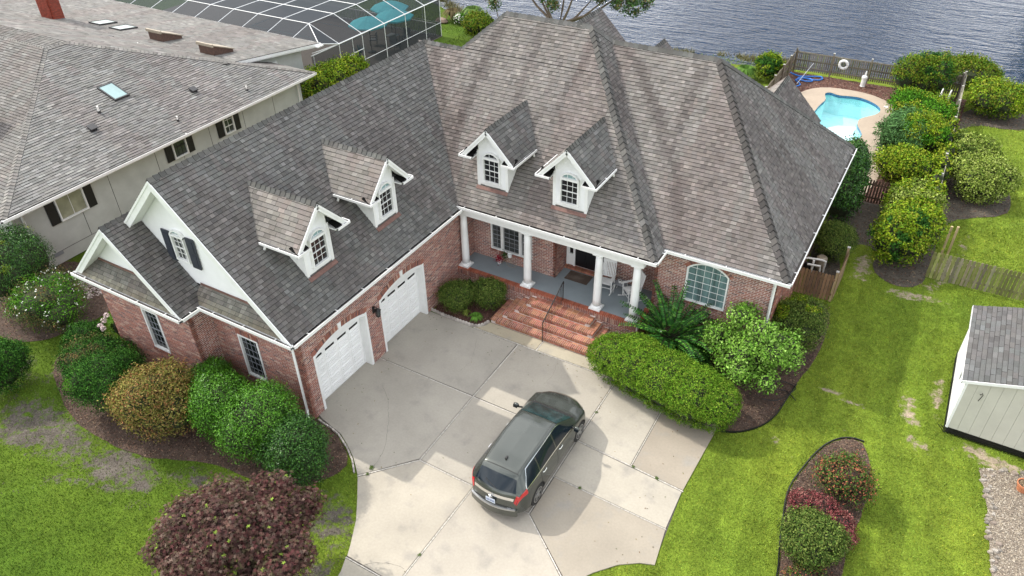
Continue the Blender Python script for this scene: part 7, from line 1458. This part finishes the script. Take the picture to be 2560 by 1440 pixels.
def potf(x, y, r, h, lab, rim=.02):
    t = thing('terracotta_pot', lab, 'plant pot', (x, y, 0)); MB().lathe([(r*.68, 0), (r*.92, h*.8), (r, h*.8), (r*1.02, h), (r*.9, h), (r*.86, h*.85)], (x, y, 0), 26).out('pot', 'terracotta', t, usecol=False); MB().lathe([(r*.85, 0), (r*.87, .01)], (x, y, h*.84), 20).out('soil', 'soil', t, usecol=False)
    rs = np.random.default_rng(int(x*10)); n = 160; a = rs.uniform(0, 6.28, n); q = r*.7*np.sqrt(rs.random(n)); quads('dry_leaves', np.stack([x+q*np.cos(a), y+q*np.sin(a), np.full(n, h*.88)], 1), np.tile([0, 0, 1.], (n, 1)), .06, .03, np.array([.25, .19, .12])*rs.uniform(.5, 1.3, (n, 1)), 'leaf', t, seed=1, jit=.5)
potf(20.95, 8.42, .22, .30, 'large terracotta pot with dry plant remains on the gravel'); potf(21.32, 8.32, .16, .20, 'smaller terracotta pot half out of frame beside the large one')
# pool garden
t = thing('life_ring', 'white life ring hanging on the lake fence', 'life ring', (9.4, 40.1, .95)); n = 28; 
m_ = MB().tube([(9.4+.25*math.cos(k*2*math.pi/n), 40.24, 1.0+.25*math.sin(k*2*math.pi/n)) for k in range(n+1)], .085, 10, cap=False); m_.out('ring', 'plastic_white', t, usecol=False)
for k in range(4): a = k*math.pi/2+.78; MB().tube([(9.4+.25*math.cos(a)+.09*math.cos(a+b_)*1, 40.24+.09*math.sin(b_), 1.0+.25*math.sin(a)+.0) for b_ in np.linspace(0, 6.28, 9)], .012, 4, cap=False).out('band', 'muntin_grey', t, usecol=False)
t = thing('chlorinator', 'white cylindrical canister standing in the mulch by the lake fence', 'canister', (10.9, 39.7, 0)); MB().lathe([(.15, 0), (.17, .03), (.15, .06), (.15, .52), (.18, .55), (.18, .62), (.14, .70), (.06, .74)], (10.9, 39.7, 0), 20).out('tank', 'plastic_white', t, usecol=False); MB().lathe([(.05, 0), (.06, .12), (.035, .26), (.01, .30)], (10.93, 39.7, .73), 12).out('valve', 'plastic_white', t, usecol=False)
hp = [(6.25, 39.9, .05), (6.9, 39.5, .05), (7.6, 39.75, .05), (8.2, 40.0, .06), (8.4, 39.7, .06), (8.2, 39.3, .06), (7.6, 39.2, .06), (7.1, 39.3, .07), (7.0, 38.9, .06), (7.5, 38.75, .06), (7.9, 38.95, .06), (7.7, 39.25, .08), (7.2, 39.1, .09), (6.9, 38.7, .05), (7.15, 38.4, .05), (7.35, 38.0, .05), (7.2, 37.6, .05)]
hp = [cr(hp, q) for q in np.linspace(0, len(hp)-1, 110)]
tag(MB().tube(hp, .045, 7).out('pool_hose', 'hose_blue', None, usecol=False), 'coiled bright blue pool hose on the mulch beside the pool', 'hose'); tag(MB().tube([(7.15, 37.9, .1), (7.6, 39.9, .9)], .022, 6).out('pool_pole', 'rim', None, usecol=False), 'silver pole resting across the blue hose', 'pole')
t = thing('pool_equipment', 'white plumbing pipes and pool pump behind the brown picket screen', 'pool pump', (12.85, 17.0, 0)); MB().tube([(12.3, 16.9, .62), (12.5, 16.95, .70), (13.0, 17.05, .70), (13.2, 17.1, .66), (13.2, 17.1, .1)], .045, 8).out('pipe', 'pipe_white', t, usecol=False); MB().tube([(12.55, 16.7, .55), (13.05, 16.8, .55), (13.1, 16.8, .2)], .045, 8).out('pipe', 'pipe_white', t, usecol=False); MB().tube([(12.75, 16.9, .1), (12.75, 16.9, .68)], .05, 8).out('pipe', 'pipe_white', t, usecol=False)
MB().lathe([(.12, 0), (.16, .05), (.16, .36), (.10, .44)], (12.55, 17.0, 0), 16).out('pump_housing', 'black_metal', t, usecol=False); MB().lathe([(.20, 0), (.22, .1), (.22, .55), (.14, .62)], (13.0, 17.5, 0), 18).out('filter_tank', 'tan_metal', t, usecol=False)
t = thing('pool_handrail', 'white curved handrail half hidden by the hedge shrubs', 'handrail', (15.7, 37.6, 0))
for a in (15.4, 15.85): MB().tube([(a, 37.4, 0), (a, 37.4, 1.15), (a+.03, 37.55, 1.36), (a+.05, 37.8, 1.36), (a+.05, 38.0, 1.1), (a+.05, 38.05, 0)], .035, 7).out('rail', 'plastic_white', t, usecol=False)
tag(MB().lathe([(.13, 0), (.13, .012)], (12.75, 36.9, .03), 18).out('skimmer_lid', 'plastic_white', None, usecol=False), 'round white skimmer lid set in the pool deck', 'lid')
t = thing('chaise', 'white steps at the pool corner under the water line', 'pool steps', (9.6, 37.0, -.5)) if False else None
hh = [cr([(14.05, 8.9, .02), (13.6, 9.2, .03), (13.0, 9.0, .03), (13.3, 9.6, .03), (13.9, 9.5, .03), (13.5, 8.6, .03), (13.0, 8.4, .03)], q) for q in np.linspace(0, 6, 50)]
tag(MB().tube(hh, .015, 6).out('garden_hose', 'black_metal', None, usecol=False), 'thin black garden hose looped on the mulch at the house corner', 'hose')
t = thing('rock', 'brown rock on the bank by the screen enclosure', 'rock', (-21, 38.3, 0)) if False else None
rk_ = MB().lathe([(.35, 0), (.42, .12), (.3, .3), (.1, .38)], (-20.9, 38.1, -.03), 9); V = np.array(rk_.v); V[:, 0] = -20.9+(V[:, 0]+20.9)*1.4; tag(mk('rock', V, rk_.f, 'stone', None, col=(.28, .20, .16)), 'brown boulder on the bank beside the screen enclosure', 'rock')
# weeds in the driveway joints
def weed(x, y, n, L_, lab, seed):
    rs = np.random.default_rng(seed); t = thing('weed', lab, 'weed', (x, y, 0)); C = np.array([x, y, .03])+rs.normal(0, L_*.5, (n, 3))*[1, 1, .12]; quads('leaves', C, np.tile([0, 0, 1.], (n, 1)), .07, .025, np.array([.08, .12, .035])*rs.uniform(.6, 1.4, (n, 1)), 'leaf', t, seed=seed, jit=.5)
weed(3.05, -.72, 60, .10, 'tuft of weeds at the end of the long driveway crack', 1); weed(3.12, -1.0, 24, .06, 'smaller weed tuft in the slanting driveway joint', 2); weed(10.3, 3.42, 22, .05, 'yellowish weed in the joint right of the car', 3); weed(11.1, 3.36, 26, .08, 'spreading weed in the joint near the right driveway edge', 4); weed(8.27, 5.0, 26, .05, 'brown weed tuft in the joint in front of the car', 5); weed(6.25, -2.55, 20, .05, 'dry weed in the joint at the bottom of the driveway', 6); weed(9.2, 1.83, 22, .06, 'tiny weeds in the joint beside the car', 7)

# a few fallen leaves blown along the drive, steps and beds
r = np.random.default_rng(21); n = 900; x = r.uniform(.2, 12, n); y = r.uniform(-3.6, 7.3, n); edge = np.minimum.reduce([np.abs(x-12.05), np.abs(y-6.6), np.abs(y-.2-.0*x)+1.2, np.abs(x-.2)+.4]); ok = (r.random(n) < np.exp(-edge*1.3)*.9+.03) & inpoly(x, y, DRIVE); x = x[ok]; y = y[ok]
quads('fallen_leaves', np.stack([x, y, np.full(len(x), .012)], 1), np.tile([0, 0, 1.], (len(x), 1)), .055, .03, np.array([[.16, .10, .05], [.10, .08, .04], [.22, .17, .08], [.08, .10, .03]])[r.integers(0, 4, len(x))], 'leaf', None, kind='stuff', jit=.15, seed=3)
